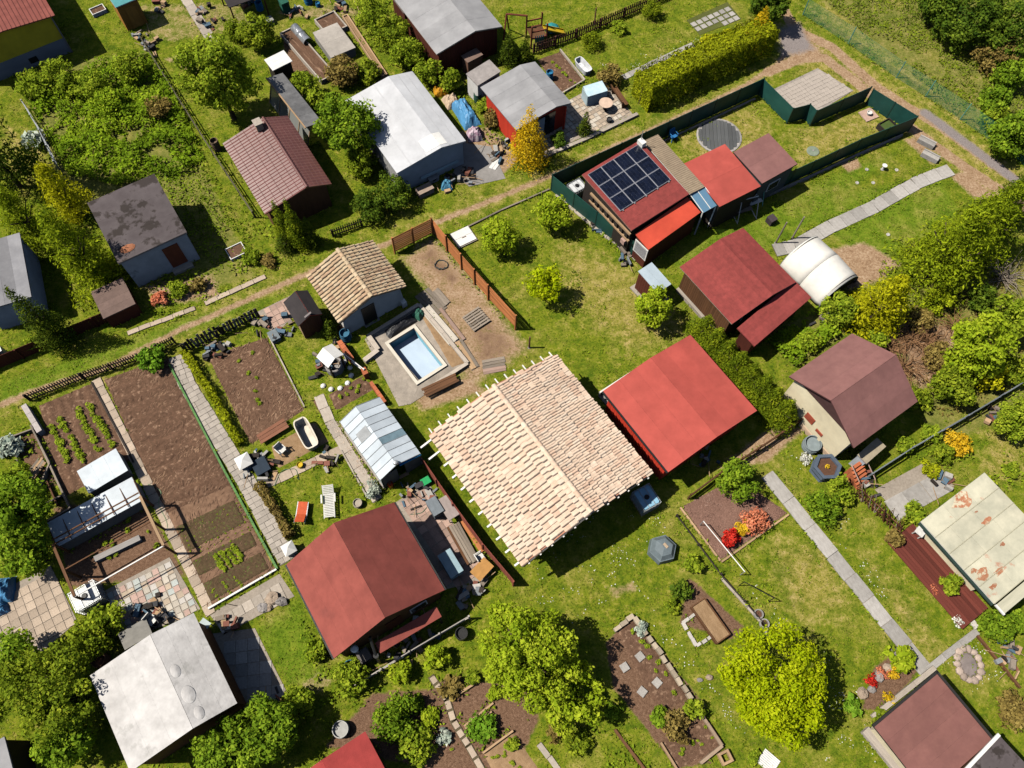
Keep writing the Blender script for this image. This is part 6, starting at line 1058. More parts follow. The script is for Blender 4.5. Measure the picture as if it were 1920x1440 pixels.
lumber('scrap_boards', 'weathered boards lying below the pallet', (858, 640), (892, 692), 3, .2, [WGREY, WTAN], 2); lumber('scrap_boards', 'square of old boards beside the pool yard', (905, 690), (948, 682), 5, .2, [WGREY, SLABP], 1); lumber('brick_edge', 'row of pink bricks along the board stack', (826, 580), (872, 640), 1, .22, SLABP, 1, th=.12)
lumber('garden_bench_boards', 'dark timber bench below the pool', (795, 742), (858, 712), 4, .16, WBROWN, 1, z0=.35); lumber('plank_pile', 'fan of old planks on the left composting bed', (50, 905), (82, 862), 4, .16, [WTAN, WGREY], 2, jit=.06); lumber('timber_shelf', 'plank workbench behind the old bathtub', (488, 828), (540, 796), 3, .22, mat('plank_redbrown', (.28, .12, .07), rnd=.1), 1, z0=.3); lumber('wood_stack', 'stack of dark firewood slats against the red board fence', (848, 985), (888, 1055), 5, .15, [WGREY, WBROWN], 4); lumber('orange_boards', 'long orange boards leaning by the red board fence', (862, 968), (905, 1035), 2, .16, WORANGE, 2)
A = G(893, 600); pl = thing('pallet', 'weathered wooden pallet tilted on the earth in the pool yard', 'pallet', A, math.radians(40))
for i in range(7): P('slat', pl, WGREY, (0, (i-3)*.19, .16), (1.3, .12, .025), random.gauss(0, .02))
for j in (-.55, 0, .55): P('bearer', pl, WGREY, (j, 0, .07), (.1, 1.3, .12)); P('bottom_slat', pl, WGREY, (j, 0, .005), (.12, 1.3, .02))
def coil(name, label, px, r0, m, loops=3, rr=.025, cat='hose'):
    c = G(*px); mb = MB(); k = 26*loops; rd = random.Random(5); pts = [Vector(((r0+.05*rd.gauss(0, .5))*math.cos(2*math.pi*i/26), (r0*.8+.03*rd.gauss(0, 1))*math.sin(2*math.pi*i/26), .03+.02*i/26)) for i in range(k)]; mb.path(pts, rr, 5); o = mb.build(name, m, None, loc=c); return tag(o, label, cat)
coil('garden_hose', 'dark hose coiled on the bare earth by the orange fence', (828, 497), .42, mat('hose_dark', (.05, .06, .06)), 2)
def snake(name, label, pts, m, rr=.025, cat='hose'):
    q = [G(*p) for p in pts]; o0 = q[0].copy(); P3 = []
    for i in range(len(q)-1):
        p0, p1, p2, p3 = q[max(0, i-1)], q[i], q[i+1], q[min(len(q)-1, i+2)]
        for t in np.linspace(0, 1, 8)[:-1]: P3.append(.5*((2*p1)+(p2-p0)*t+(2*p0-5*p1+4*p2-p3)*t*t+(3*p1-p0-3*p2+p3)*t**3)-o0+Vector((0, 0, .06)))
    P3.append(q[-1]-o0+Vector((0, 0, .06))); return tag(MB().path(P3, rr, 6).build(name, m, None, loc=o0), label, cat)
HG = mat('hose_green', (.10, .22, .13)); snake('garden_hose', 'thin green hose looping over the big soil plot', [(278, 908), (302, 922), (298, 945), (312, 975), (315, 990)], mat('hose_pale', (.25, .35, .2)), .02); snake('garden_hose', 'green hose on the slab path by the yellow bucket', [(515, 912), (528, 885), (545, 880), (556, 882), (560, 900)], HG, .02); snake('garden_hose', 'hose lying on the pink terrace', [(770, 965), (790, 962), (800, 952)], HG, .02)
def tarp(name, label, px, w_, l_, h, m, rz=0, seed=0, cat='tarpaulin', wild=1.):
    """crumpled sheet draped over something"""
    c = G(*px); nu, nv = 18, 18; r = seed; mb = MB(); 
    for j in range(nv+1):
        for i in range(nu+1):
            u, v = i/nu*2-1, j/nv*2-1; e = 1-max(abs(u), abs(v))**3; x, y = u*w_/2*(1+.12*(float(vnoise(u*2+seed, v*2, 1.2, 3))-.5)), v*l_/2*(1+.12*(float(vnoise(u*2, v*2+seed, 1.2, 4))-.5))
            z = .03+h*e*(.55+.9*float(fbm(u*1.6+seed*3, v*1.6, 1.6, 5, 3))*wild); mb.v.append((x, y, z))
    for j in range(nv):
        for i in range(nu): q = j*(nu+1)+i; mb.f.append((q, q+1, q+nu+2, q+nu+1))
    o = mb.build(name, m, None, loc=c, rz=rz); md = o.modifiers.new('thickness', 'SOLIDIFY'); md.thickness = .012; return tag(o, label, cat)
TB = mat('tarp_blue', (.10, .30, .55), (.08, .25, .48), rough=.4, scale=4, rnd=0); R33 = math.radians(35)
tarp('tarpaulin', 'crumpled black plastic sheet at the head of the pool', (752, 612), 2.1, .7, .3, mat('plastic_black', (.025, .025, .03), rough=.4), math.radians(40), 1); tarp('tarpaulin', 'green tarpaulin bundle in the pool wall corner', (786, 590), .75, .7, .4, mat('tarp_green', (.05, .17, .12), rough=.5), math.radians(57), 2)
tarp('tarpaulin', 'bright blue tarpaulin over a pile beside the white hut', (872, 215), 1.3, 2.8, .7, TB, math.radians(-50+90-10), 3); tarp('tarpaulin', 'orange tarpaulin at the top of the covered pile', (826, 174), 1.0, .8, .5, mat('tarp_orange', (.75, .36, .02), rough=.5), .4, 4); tarp('cardboard_pile', 'heap of tan sheets on the covered pile', (846, 192), 1.1, 1.2, .5, mat('card_tan', (.62, .47, .34)), .5, 5, 'pile'); tarp('rubble_bag', 'white and purple sack behind the white roofed hut', (890, 256), 1.1, 1.0, .7, mat('sack_white', (.62, .62, .64), (.35, .12, .25), scale=3), .2, 6, 'sack'); tarp('tarpaulin', 'small blue sack at the lane corner of the white hut', (838, 350), .8, .7, .5, mat('tarp_sky', (.12, .38, .6), rough=.5), .1, 7, 'sack')
tarp('tub_cover', 'blue crumpled cover over the tub on the left patio', (8, 1108), 1.2, 1.4, .8, TB, .2, 8); tarp('tub_cover', 'smaller blue cover below the tub on the left patio', (6, 1142), .6, .7, .4, TB, .6, 9)
lumber('white_door', 'white door leaf lying behind the white roofed hut', (922, 318), (938, 296), 2, .26, WHITE, 1, th=.06, piece='panel')
# ------------------------------------------------------------------ well house, brick wall stubs
W = rect([(594, 668), (617, 646), (645, 665), (620, 688)], 1.7)
HW = house('well_house', 'white gabled canopy over a stone ringed well on the shed lawn', [(593, 669), (622, 645), (645, 664), (615, 690)], 1.75, None, WHITE, WHITE, over=.1, th=.04, zr=2.1, s=.5, wall=False, cat='well')
for x in (-1, 1):
    for y in (-1, 1): P('post', HW.root, WDARK, (x*(HW.w/2-.15), y*(HW.l/2-.15), .88), (.09, .09, 1.76))
MB().lathe([(.55, -.02), (.55, .6), (.5, .66), (.42, .6), (.42, .1)], (0, 0, 0), 16).build('well_ring', CONCG, HW.root)
for i in range(9):
    a = i*.55+3.2; MB().lathe([(.15, -.02), (.16, .1), (.1, .16), (.02, .18)], (1.0*math.cos(a)-.3, 1.0*math.sin(a)-.3, 0), 7, sx=1.1).build('ring_stone', WHITE, HW.root)
BRK = mat('brick_orange', (.52, .16, .07), (.43, .125, .055), rough=.8, rnd=.12)
kerb('brick_wall_cap', 'orange brick capped stub wall between shed lawn and pool', [(640, 650), (664, 684)], .28, .8, BRK, .3, piece='brick'); kerb('brick_wall_cap', 'orange brick pillar at the head of the greenhouse', [(684, 700), (690, 712)], .3, .8, BRK, .2, piece='brick'); kerb('brick_wall_cap', 'orange brick wall running behind the glass greenhouse', [(697, 722), (724, 760)], .2, .5, BRK, .3, piece='brick')
fence('white_rail', 'white double rail between the orange brick pillars', [(650, 676), (686, 704)], 'rail', .9, WHITE, zs=(.6, .95), rh=.06, span=1.5)
# ------------------------------------------------------------------ glass greenhouse
GH = house('glass_greenhouse', 'whitewashed glass greenhouse with gable roof and blue door trim', [(639, 790), (713, 744), (786, 850), (713, 903)], 1.7, (743, 872), GLASSW, STEEL, over=.02, th=.012, cat='greenhouse', wall=False)
hx = GH.w/2-.03
for q, nm in ((GH.ql, 'l'), (GH.qr, 'r')):
    a, b, c_, d_ = [Vector(p) for p in q]; nn = (b-a).cross(d_-a).normalized(); nn = nn if nn.z > 0 else -nn
    for i in range(9):
        t0, t1 = i/9+.004, (i+1)/9-.004; P4 = [a.lerp(b, t0)+nn*.02, a.lerp(b, t1)+nn*.02, d_.lerp(c_, t1)+nn*.02, d_.lerp(c_, t0)+nn*.02]
        MB().hull4(P4, .008).build('roof_pane', GLASSW if not (nm == 'r' and i == 5) else mat('glass_open', (.20, .30, .36), rough=.1), GH.root)
    for i in range(10):
        p, q2 = a.lerp(b, i/9)+nn*.03, d_.lerp(c_, i/9)+nn*.03; MB().tube(p, q2, .018, n=5).build('glazing_bar', STEEL, GH.root)
p = [Vector(v) for v in GH.ql]; MB().hull4([p[0].lerp(p[1], .55).lerp(p[3].lerp(p[2], .55), .15)+Vector((0, 0, .06)), p[0].lerp(p[1], .7).lerp(p[3].lerp(p[2], .7), .15)+Vector((0, 0, .06)), p[0].lerp(p[1], .7).lerp(p[3].lerp(p[2], .7), .75)+Vector((0, 0, .06)), p[0].lerp(p[1], .55).lerp(p[3].lerp(p[2], .55), .75)+Vector((0, 0, .06))], .02).build('roof_vent', mat('vent_grey', (.42, .44, .46)), GH.root)
P('side_pane', GH.root, GLASSW, (-hx, 0, .95), (.02, GH.l, 1.4)); P('side_pane', GH.root, GLASSW, (hx, 0, .95), (.02, GH.l, 1.4)); P('plinth', GH.root, CONC, (-hx, 0, .12), (.12, GH.l, .25)); P('plinth', GH.root, CONC, (hx, 0, .12), (.12, GH.l, .25))
P('end_panel', GH.root, mat('end_dusty', (.3, .28, .25)), (-hx/2-.1, -GH.l/2+.04, .85), (hx-.3, .04, 1.7)); P('end_panel', GH.root, mat('end_dusty', (.3, .28, .25)), (hx/2+.1, -GH.l/2+.04, .85), (hx-.3, .04, 1.7)); P('door_trim', GH.root, mat('trim_bright_blue', (.03, .28, .65)), (hx/2, -GH.l/2-.02, 1.85), (hx+.1, .09, .12), ry=.33); P('end_panel', GH.root, GLASSW, (0, GH.l/2-.03, .9), (2*hx, .02, 1.7)); MB().lathe([(.12, 0), (.16, .1), (.12, .22), (.03, .26)], (GH.xr, -GH.l/2+.1, GH.zr), 12).build('vent_cowl', STEEL, GH.root)
# ------------------------------------------------------------------ old cold frames on the left
CF = flatroof('cold_frame_box', 'white lidded polycarbonate cold frame on the potato plot', [(145, 882), (217, 842), (240, 880), (166, 928)], .95, mat('box_cream', (.52, .47, .38)), POLYC, over=.05, th=.05, cat='cold frame', sheets=('down', 3), sheetm=POLYC)
CG = flatroof('low_greenhouse', 'long low greenhouse with pale blue translucent lids and bare timber frame', [(91, 980), (245, 895), (270, 934), (106, 1030)], [1.3, 1.3, 1.15, 1.15], mat('panel_dusty', (.28, .26, .24)), POLYC, over=.06, th=.03, cat='greenhouse', sheets=('down', 6), sheetm=POLYC)
for i in range(7): P('batten', CG.root, WBROWN, (-CG.w/2+CG.w*i/6, 0, 1.27), (.04, CG.l, .05), rx=.0)
PG = thing('pergola_frame', 'bare brown timber pergola frame standing over the shaded beds', 'pergola', CG.root.location, CG.root.rotation_euler.z); x0, x1, y0, y1 = -CG.w/2+.1, CG.w/2+.1, -CG.l/2-.1, -CG.l/2-3.3
for x in (x0, x1):
    for y in (y0, (y0+y1)/2, y1): P('post', PG, WBROWN, (x, y, .95), (.1, .1, 1.9))
    P('beam', PG, WTAN if x > 0 else WBROWN, (x, (y0+y1)/2, 1.93), (.14, abs(y1-y0), .1))
for y, z in ((y0+.25, 1.9), (y0+.05, 1.75), (y1, 1.9), ((y0+y1)/2, 1.9)): P('crossbar', PG, WBROWN if y > y1 else WHITE, ((x0+x1)/2, y, z), (x1-x0, .06, .06))
lumber('bed_divider', 'grey concrete divider in the shaded beds under the pergola', (180, 1052), (268, 1008), 1, .35, CONCG, 1, th=.3, piece='slab'); kerb('bed_divider', 'brown board divider beside the left compost beds', [(92, 905), (112, 950)], .08, .3, WBROWN, 1.2, piece='edging_board'); kerb('compost_frame', 'weathered board frame around the left compost bed', [(28, 822), (66, 808), (98, 872), (70, 935), (44, 902), (28, 822)], .08, .35, WGREY, 1.2, piece='edging_board'); kerb('compost_frame', 'second weathered board frame nearer the big left tree', [(75, 955), (122, 930), (136, 955), (88, 982)], .08, .3, WGREY, 1.2, piece='edging_board')
# ------------------------------------------------------------------ furniture
def chair(name, label, px, rz, m, group=None):
    t = thing(name, label, 'chair', G(*px), rz, group); P('seat', t, m, (0, 0, .43), (.46, .44, .04)); P('backrest', t, m, (0, .21, .68), (.46, .04, .46), rx=-.15)
    for x in (-.2, .2):
        for y in (-.19, .19): P('leg', t, m, (x*1.08, y*1.08, .21), (.045, .045, .43))
        P('armrest', t, m, (x*1.2, 0, .64), (.05, .42, .03)); P('arm_support', t, m, (x*1.2, -.19, .53), (.045, .045, .22))
    return t
WPL = mat('plastic_white', (.76, .75, .72), rough=.4, rnd=.02)
chair('plastic_chair', 'white plastic chair on the sandy yard by the bathtub', (530, 848), .9, WPL); chair('plastic_chair', 'white plastic chair on the terrace by the red board fence', (900, 1048), 2.2, WPL); chair('plastic_chair', 'white plastic chair on the pastel patio', (290, 1165), 1.0, WPL); chair('plastic_chair', 'dark patio chair beside the silver roof edge', (312, 1160), 2.4, mat('chair_dark', (.06, .06, .07))); chair('garden_chair', 'blue garden chair on the solar house lawn', (1260, 262), .6, mat('chair_blue', (.03, .2, .5)))
def table(name, label, px, sx, sy, h, top, legm, rz=0, round_=False):
    t = thing(name, label, 'table', G(*px), rz)
    if round_:
        MB().lathe([(sx/2, h-.04), (sx/2, h-.005), (sx/2-.02, h)], n=24).build('table_top', top, t); MB().lathe([(.05, 0), (.05, h-.04)], n=8).build('pedestal', legm, t); MB().lathe([(.25, 0), (.22, .03), (.05, .06)], n=12).build('foot', legm, t)
    else:
        P('table_top', t, top, (0, 0, h-.02), (sx, sy, .04))
        for x in (-1, 1):
            for y in (-1, 1): P('leg', t, legm, (x*(sx/2-.06), y*(sy/2-.06), h/2-.02), (.05, .05, h-.04))
            P('apron', t, legm, (x*(sx/2-.06), 0, h-.08), (.03, sy-.12, .08))
    return t
table('garden_table', 'grey rounded garden table at the edge of the silver roof', (264, 1192), 1.5, .95, .72, mat('table_sage', (.27, .26, .24)), STEEL, math.radians(35)); table('round_table', 'round tan table in the crazy paved yard', (1134, 206), 1.0, 1, .72, mat('top_peach', (.62, .46, .36)), WDARK, round_=True); table('garden_table', 'table with pale worn top on the house terrace', (842, 958), .75, 1.35, .78, mat('top_pinkgrey', (.46, .38, .36)), STEEL, math.radians(35)); table('garden_table', 'orange topped table in the terrace corner', (904, 1072), 1.1, .75, .7, mat('top_orange', (.62, .32, .1)), WBROWN, math.radians(50)); table('cloth_table', 'small table under a chequered cloth beside the silver roof', (386, 1182), .55, .95, .75, mat('cloth_check', (.55, .62, .62), (.42, .50, .52), scale=14), STEEL, math.radians(-30)); table('deck_table', 'white plastic table with box on the red deck', (1715, 1002), .55, .5, .75, WPL, WPL, .8)
def lounger(name, label, a, b, m, fm, slats=True, wd=.62, back=.35):
    A, B = G(*a), G(*b); t = thing(name, label, 'sun lounger', (A+B)/2, math.atan2((B-A).y, (B-A).x)); L_ = (B-A).length; n = 20
    for x in (-L_/2+.25, L_/2-.4):
        for y in (-1, 1): P('leg', t, fm, (x, y*(wd/2-.04), .15), (.06, .06, .3))
    for y in (-1, 1): P('side_rail', t, fm, (-L_*.14, y*(wd/2-.02), .31), (L_*.72, .05, .06)); P('back_rail', t, fm, (L_/2-L_*.14, y*(wd/2-.02), .31+back*.35), (L_*.3, .05, .05), ry=-.45)
    if slats:
        for i in range(14): P('slat', t, m, (-L_/2+.04+L_*.72*(i+.5)/14, 0, .33), (L_*.72/14-.025, wd*(.82+.18*math.sin(math.pi*i/13)), .03))
        for i in range(6): s_ = (i+.5)/6; P('slat', t, m, (L_*.22+L_*.27*s_, 0, .33+.24*s_), (L_*.28/6-.02, wd*.9, .03), ry=-.45)
        for y in (-1, 1): P('armrest', t, m, (L_*.08, y*(wd/2+.06), .5), (.5, .09, .05))
    else:
        P('sling', t, m, (-L_*.2, 0, .335), (L_*.6, wd-.1, .02), ry=.06); P('backrest', t, m, (L_*.28, 0, .5), (L_*.45, wd-.1, .02), ry=-.5)
    return t
lounger('sun_lounger', 'white slatted plastic sun lounger on the small lawn', (620, 974), (617, 914), WPL, WPL); lounger('sun_lounger', 'orange sling sun lounger beside the russet hedge', (571, 944), (565, 985), mat('sling_orange', (.62, .11, .035), rough=.7), STEEL, False)
def tub(name, label, cs, h, m, inm, cat='bathtub', z0=0):
    c, yaw, w_, l_ = rect(cs, h); t = thing(name, label, cat, c, yaw); a, b = w_/2, l_/2; mb = MB()
    def ring(x, y, z, n=20): return [(x*(abs(math.cos(q))**.45)*math.copysign(1, math.cos(q)), y*(abs(math.sin(q))**.45)*math.copysign(1, math.sin(q)), z) for q in np.linspace(0, 2*math.pi, n, endpoint=False)]
    rs = [ring(a*.8, b*.86, z0), ring(a, b, h), ring(a*.86, b*.92, h), ring(a*.66, b*.74, z0+.12)]; n = 20
    for r_ in rs: mb.v += r_
    for j in range(3): mb.f += [(j*n+i, j*n+(i+1) % n, (j+1)*n+(i+1) % n, (j+1)*n+i) for i in range(n)]
    mb.f.append(tuple(3*n+i for i in range(n))[::-1]); mb.build('tub', m, t); MB().lathe([(.035, z0+.125), (.035, z0+.14)], (0, b*.5, 0), 8).build('drain', STEEL, t); P('tap_ledge', t, m, (0, b*.93, h+.02), (a*1.1, b*.1, .03)); P('foot', t, CONC, (0, -b*.6, z0-.05 if z0 else .05), (a, .12, .1)); return t
tub('bathtub', 'old cream bathtub standing on bricks beside the soil plot', [(545, 790), (571, 780), (602, 830), (574, 846)], .75, mat('enamel_cream', (.70, .64, .54), (.6, .54, .45), rough=.35, scale=2), None); tub('bathtub', 'white bathtub lying on the upper lawn', [(1077, 111), (1090, 103), (1112, 130), (1097, 137)], .5, mat('enamel_white', (.72, .75, .80), rough=.3), None)
def barrel(name, label, px, r, h, m, inm=None, cat='barrel', fill=None):
    t = thing(name, label, cat, G(*px)); MB().lathe([(r*.94, 0), (r, h*.3), (r*1.02, h*.32), (r, h*.36), (r, h*.64), (r*1.02, h*.68), (r, h*.7), (r*.97, h), (r*.88, h), (r*.86, h*.45)], n=20).build('body', m, t); MB().lathe([(r*.86, h*.45), (r*.86, h*.47)], n=20).build('contents', inm or BLACK, t)
    for z in (.35, .68): MB().lathe([(r*1.01, h*z-.015), (r*1.03, h*z), (r*1.01, h*z+.015)], n=20).build('hoop', m, t)
    return t
RUST = mat('rusty_steel', (.22, .1, .06), (.12, .06, .04), scale=5); SOILP = mat('pot_soil', (.16, .075, .045), (.1, .05, .03), scale=8)
for a in (('barrel', 'rusty open barrel above the silver roof corner', (196, 1240), .38, .8, RUST), ('barrel', 'round white rimmed bin in the dark bottom garden', (641, 1368), .42, .5, mat('rim_white', (.5, .5, .48)), mat('murky', (.06, .06, .05))), ('barrel', 'blue plastic barrel under the brick red eaves', (660, 1252), .33, .8, mat('barrel_blue', (.03, .22, .45)), mat('lid_blue', (.04, .25, .48))), ('barrel', 'black bin by the front rail of the brick red house', (866, 1190), .34, .6, BLACK), ('barrel', 'blue barrel beside the brown climbing tiled hut wall', (650, 636), .32, .85, mat('barrel_blue2', (.05, .18, .3)), None), ('barrel', 'tan barrel at the left corner of the tiled hut', (638, 625), .25, .6, RUST), ('barrel', 'brown barrel beside the brown metal roof', (408, 280), .28, .9, mat('barrel_brown', (.22, .15, .1)), None), ('barrel', 'green rain barrel at the red hut corner', (896, 190), .3, .8, mat('barrel_green', (.05, .14, .1)), None), ('barrel', 'blue rain barrel in the kerbed vegetable bed', (1030, 148), .26, .7, mat('barrel_blue', (.03, .22, .45)), None), ('barrel', 'blue barrel in the cluttered yard at the top', (579, 6), .32, .85, mat('barrel_blue', (.03, .22, .45)), None), ('barrel', 'small blue barrel left of the green bin at the top', (488, 18), .28, .7, mat('barrel_blue', (.03, .22, .45)), None), ('barrel', 'tiny blue bucket near the top yard lawn', (597, 12), .18, .35, mat('barrel_blue', (.03, .22, .45)), None), ('planter_pot', 'round blue grey planter tub by the cream wall', (1518, 838), .52, .65, mat('pot_bluegrey', (.30, .36, .38)), SOILP, 'planter'), ('flower_pot', 'white round flower pot on the lounger lawn corner', (672, 946), .26, .38, mat('pot_cream', (.55, .48, .4)), SOILP, 'pot'), ('bucket', 'yellow bucket on the slab path', (564, 874), .18, .3, mat('bucket_yellow', (.75, .5, .01), rough=.4), None, 'bucket'), ('pot', 'dark pot on the crazy paved yard', (1142, 228), .2, .3, mat('pot_dark', (.05, .05, .055)), SOILP, 'pot'), ('pot', 'dark pot beside the outhouse path', (1172, 495), .16, .25, BLACK, SOILP, 'pot')): barrel(*a[:6], inm=a[6] if len(a) > 6 else None, cat=a[7] if len(a) > 7 else 'barrel')
def ibc(name, label, cs, m, fm, h=1.05):
    c, yaw, w_, l_ = rect(cs, h+.1); t = thing(name, label, 'water tank', c, yaw); mb = MB(); b = .07; a0, b0 = w_/2-.06, l_/2-.06
    for z0, z1, k in ((.16, h, 0), ): mb.prism([(-a0+b, -b0), (a0-b, -b0), (a0, -b0+b), (a0, b0-b), (a0-b, b0), (-a0+b, b0), (-a0, b0-b), (-a0, -b0+b)], .16, h)
    mb.build('tank', m, t); MB().lathe([(.14, h), (.15, h+.04), (.12, h+.06)], n=14).build('cap', BLACK, t)
    for x in (-1, 1):
        for y in (-1, 1): P('post', t, fm, (x*w_/2*.98, y*l_/2*.98, .6), (.03, .03, h))
    for z in (.25, .45, .65, .85, 1.02):
        for y in (-1, 1): P('cage_bar', t, fm, (0, y*l_/2*.98, z*h), (w_, .025, .025))
        for x in (-1, 1): P('cage_bar', t, fm, (x*w_/2*.98, 0, z*h), (.025, l_, .025))
    for k in range(-2, 3):
        for y in (-1, 1): P('cage_bar', t, fm, (k*w_/5.5, y*l_/2, .6), (.02, .02, h))
        for x in (-1, 1): P('cage_bar', t, fm, (x*w_/2, k*l_/5.5, .6), (.02, .02, h))
    P('top_bar', t, fm, (w_*.18, 0, h+.03), (.03, l_, .025)); P('top_bar', t, fm, (-w_*.18, 0, h+.03), (.03, l_, .025)); P('pallet_base', t, WGREY, (0, 0, .07), (w_, l_, .13)); return t
ibc('caged_water_tank', 'white caged water tank on the edge of the left patio', [(124, 1112), (171, 1089), (192, 1120), (141, 1147)], mat('tank_white', (.68, .70, .72), rough=.3), STEEL); ibc('caged_water_tank', 'blue caged water tank at the corner of the new tiled roof', [(1188, 920), (1217, 906), (1240, 938), (1208, 962)], mat('tank_blue', (.26, .48, .66), rough=.3), STEEL); ibc('caged_water_tank', 'white water tank between green fence and solar house', [(1064, 345), (1087, 331), (1100, 348), (1078, 362)], mat('tank_white', (.68, .70, .72), rough=.3), STEEL)
# dome composter, hexagonal planters
def hexa(name, label, px, r0, r1, h, m, inm=None, cat='composter', rot=.3):
    t = thing(name, label, cat, G(*px), rot)
    if inm is None:
        MB().lathe([(r0, 0), (r0*.9, h*.55), (r1, h*.9), (.08, h)], n=6).build('shell', m, t); P('lid_handle', t, mat('handle_tan', (.6, .46, .32)), (.1, .05, h-.02), (.16, .3, .06), .4)
        MB().lathe([(r0*.91, h*.53), (r0*.93, h*.56), (r0*.9, h*.59)], n=6).build('seam', m, t)
    else:
        MB().lathe([(r0, 0), (r0*.9, h*.2), (r0, h*.5), (r0*.92, h*.75), (r0*1.02, h), (r1, h), (r1*.95, h*.8)], n=6).build('shell', m, t); MB().lathe([(r1*.97, h*.78), (r1*.96, h*.82)], n=6).build('soil', inm, t); leaf_obj('seedling', [leaf_cloud([(0, 0, h*.95, .12, .12, .1, .9)], 40, .12, seed=4)], LEAF['yellow'], t)
    return t
hexa('dome_composter', 'grey faceted dome composter on the daisy lawn', (1240, 1032), .85, .52, .85, mat('composter_grey', (.20, .25, .28), rough=.5)); hexa('hexagon_planter', 'dark blue hexagonal planter in front of the cream wall', (1543, 882), .82, .62, .75, mat('planter_navy', (.10, .13, .18), rough=.5), SOILP, 'planter', .1)
# steps, posts, white tent
t = thing('brick_steps', 'short flight of orange red steps beside the cream wall', 'steps', G(1604, 896), math.radians(35))
for i in range(6): P('step', t, BRK, (0, -.5+.2*i, .08+.09*i), (.9, .19, .16+.18*i))
for x in (-.5, .5): MB().tube((x, -.7, .7), (x, .7, 1.5), .03).build('handrail', mat('rail_pink', (.6, .42, .36)), t)
A, B, C_, D_ = G(1459, 492), G(1535, 455), G(1603, 541), G(1527, 557); ax = ((D_-A)+(C_-B))/2; yaw = math.atan2(ax.y, ax.x); c = (A+B+C_+D_)/4; wd = 3.3; L_ = 3.7; c = G(1531, 516); yaw = H22.root.rotation_euler.z-math.pi/2
tn = thing('white_tent', 'white arched fabric tent with dark open front beside the shingle house', 'tent', c, yaw); WT = mat('tent_fabric', (.74, .72, .68), (.70, .68, .64), rough=.6, scale=1, bump=.04, rnd=.02); ht = 1.9
def arch(t): a = math.pi*t; return (-wd/2*math.cos(a), ht*math.sin(a)**.9)
for k, (xa, xb) in enumerate(((-L_/2, 0), (0, L_/2))):
    mb = MB(); n = 16
    for x in np.linspace(xa+.006, xb-.006, 6):
        sag = .02*math.sin(math.pi*(x-xa)/(xb-xa))
        for i in range(n+1): y, z = arch(i/n); mb.v.append((x, y*(1-sag*.5), z*(1-sag)*(1-.10*((x/(L_/2))**2))))
    for j in range(5):
        for i in range(n): q = j*(n+1)+i; mb.f.append((q, q+1, q+n+2, q+n+1))
    o = mb.build('fabric_panel', WT, tn, smooth=True); o.modifiers.new('thickness', 'SOLIDIFY').thickness = .015
for x in (-L_/2, L_/2): MB().path([Vector((x, arch(i/14)[0], arch(i/14)[1]*.9-.01)) for i in range(15)], .03, 6).build('hoop', STEEL, tn)
mb = MB(); pts = [Vector((L_/2-.12, *arch(i/14)))*1 for i in range(15)]; mb.poly([(p.x, p.y*.97, p.z*.97) for p in pts]); mb.build('front_shade_sheet', mat('tent_shade', (.012, .014, .018)), tn); mb = MB(); mb.poly([(-p.x, p.y*.97, p.z*.97) for p in pts]); mb.build('back_sheet', WT, tn)  # near-black front sheet paints the shade inside the open tent
for y in (-.45, .25): P('window', tn, mat('pvc_window', (.25, .29, .33), rough=.2), (L_/2-.08, y, 1.1), (.03, .5, .4))
for px, hh, l in (((1485, 447), 2.35, 'tall wooden post beside the slab path nearest the tent'), ((1454, 456), 2.3, 'tall wooden post left of the slab path end'), ((1114, 46), 1.5, 'dark pole standing by the brown picket fence'), ((992, 652), 1.4, 'rusty iron post at the corner of the dry lawn'), ((652, 355), 1.2, None)):
    if l: t = thing('wooden_post', l, 'post', G(*px)); MB().tube((0, 0, -.05), (0, 0, hh), .06, .05, 8).build('shaft', WGREY if px[0] > 1120 else RUST, t); MB().lathe([(.1, -.02), (.09, .05), (.06, .06)], n=8).build('footing', CONCG, t)
# swing, climbing frame
t = thing('swing_set', 'pale steel swing frame with bench by the long green fence', 'swing', G(1392, 400), math.radians(20))
for x in (-.7, .7):
    for y in (-.7, .7): MB().tube((x, y, 0), (x*.9, y*.25, 1.6), .03).build('leg', WHITE, t)
    MB().tube((x, -.7, .05), (x, .7, .05), .03).build('foot_bar', WHITE, t)
MB().tube((-.7, 0, 1.6), (.7, 0, 1.6), .035).build('top_bar', WHITE, t); P('seat', t, WGREY, (0, 0, .45), (1.1, .4, .05))
t = thing('hammock_swing', 'turquoise framed swing seat beside the pale swing frame', 'swing', G(1412, 385), math.radians(25)); TQ = mat('frame_turquoise', (.15, .45, .42), rough=.4)
for x in (-.55, .55): MB().tube((x, -.3, 0), (x, .1, 1.1), .03).build('side_frame', TQ, t); MB().tube((x, .45, 0), (x, .1, 1.1), .03).build('side_frame', TQ, t)
P('seat', t, WHITE, (0, 0, .45), (1.0, .4, .05)); P('backrest', t, TQ, (0, .25, .75), (1.0, .04, .4))
t = thing('climbing_frame', 'red brown timber climbing frame with yellow slide at the top', 'playground', G(1005, 78), math.radians(20)); WC = mat('frame_redbrown', (.22, .06, .035), rnd=.1)
for x in (-.6, .6):
    for y in (-.6, .6): P('post', t, WC, (x, y, 1.0), (.1, .1, 2.0))
for z in (.9, 1.5):
    for y in (-.6, .6): P('rail', t, WC, (0, y, z), (1.3, .06, .1))
P('platform', t, WBROWN, (0, 0, .9), (1.2, 1.2, .06)); MB().tube((-.6, .6, 2.0), (-2.0, 1.2, 2.0), .07).build('swing_beam', WC, t)
for s_ in (-.6, .6): MB().tube((-2.0, 1.2, 2.0), (-2.0+s_*.7, 1.2+s_*1.0, 0), .06).build('swing_leg', WC, t)
P('slide', t, mat('slide_yellow', (.75, .5, .02), rough=.3), (1.5, .2, .5), (1.9, .45, .04), ry=.45); 
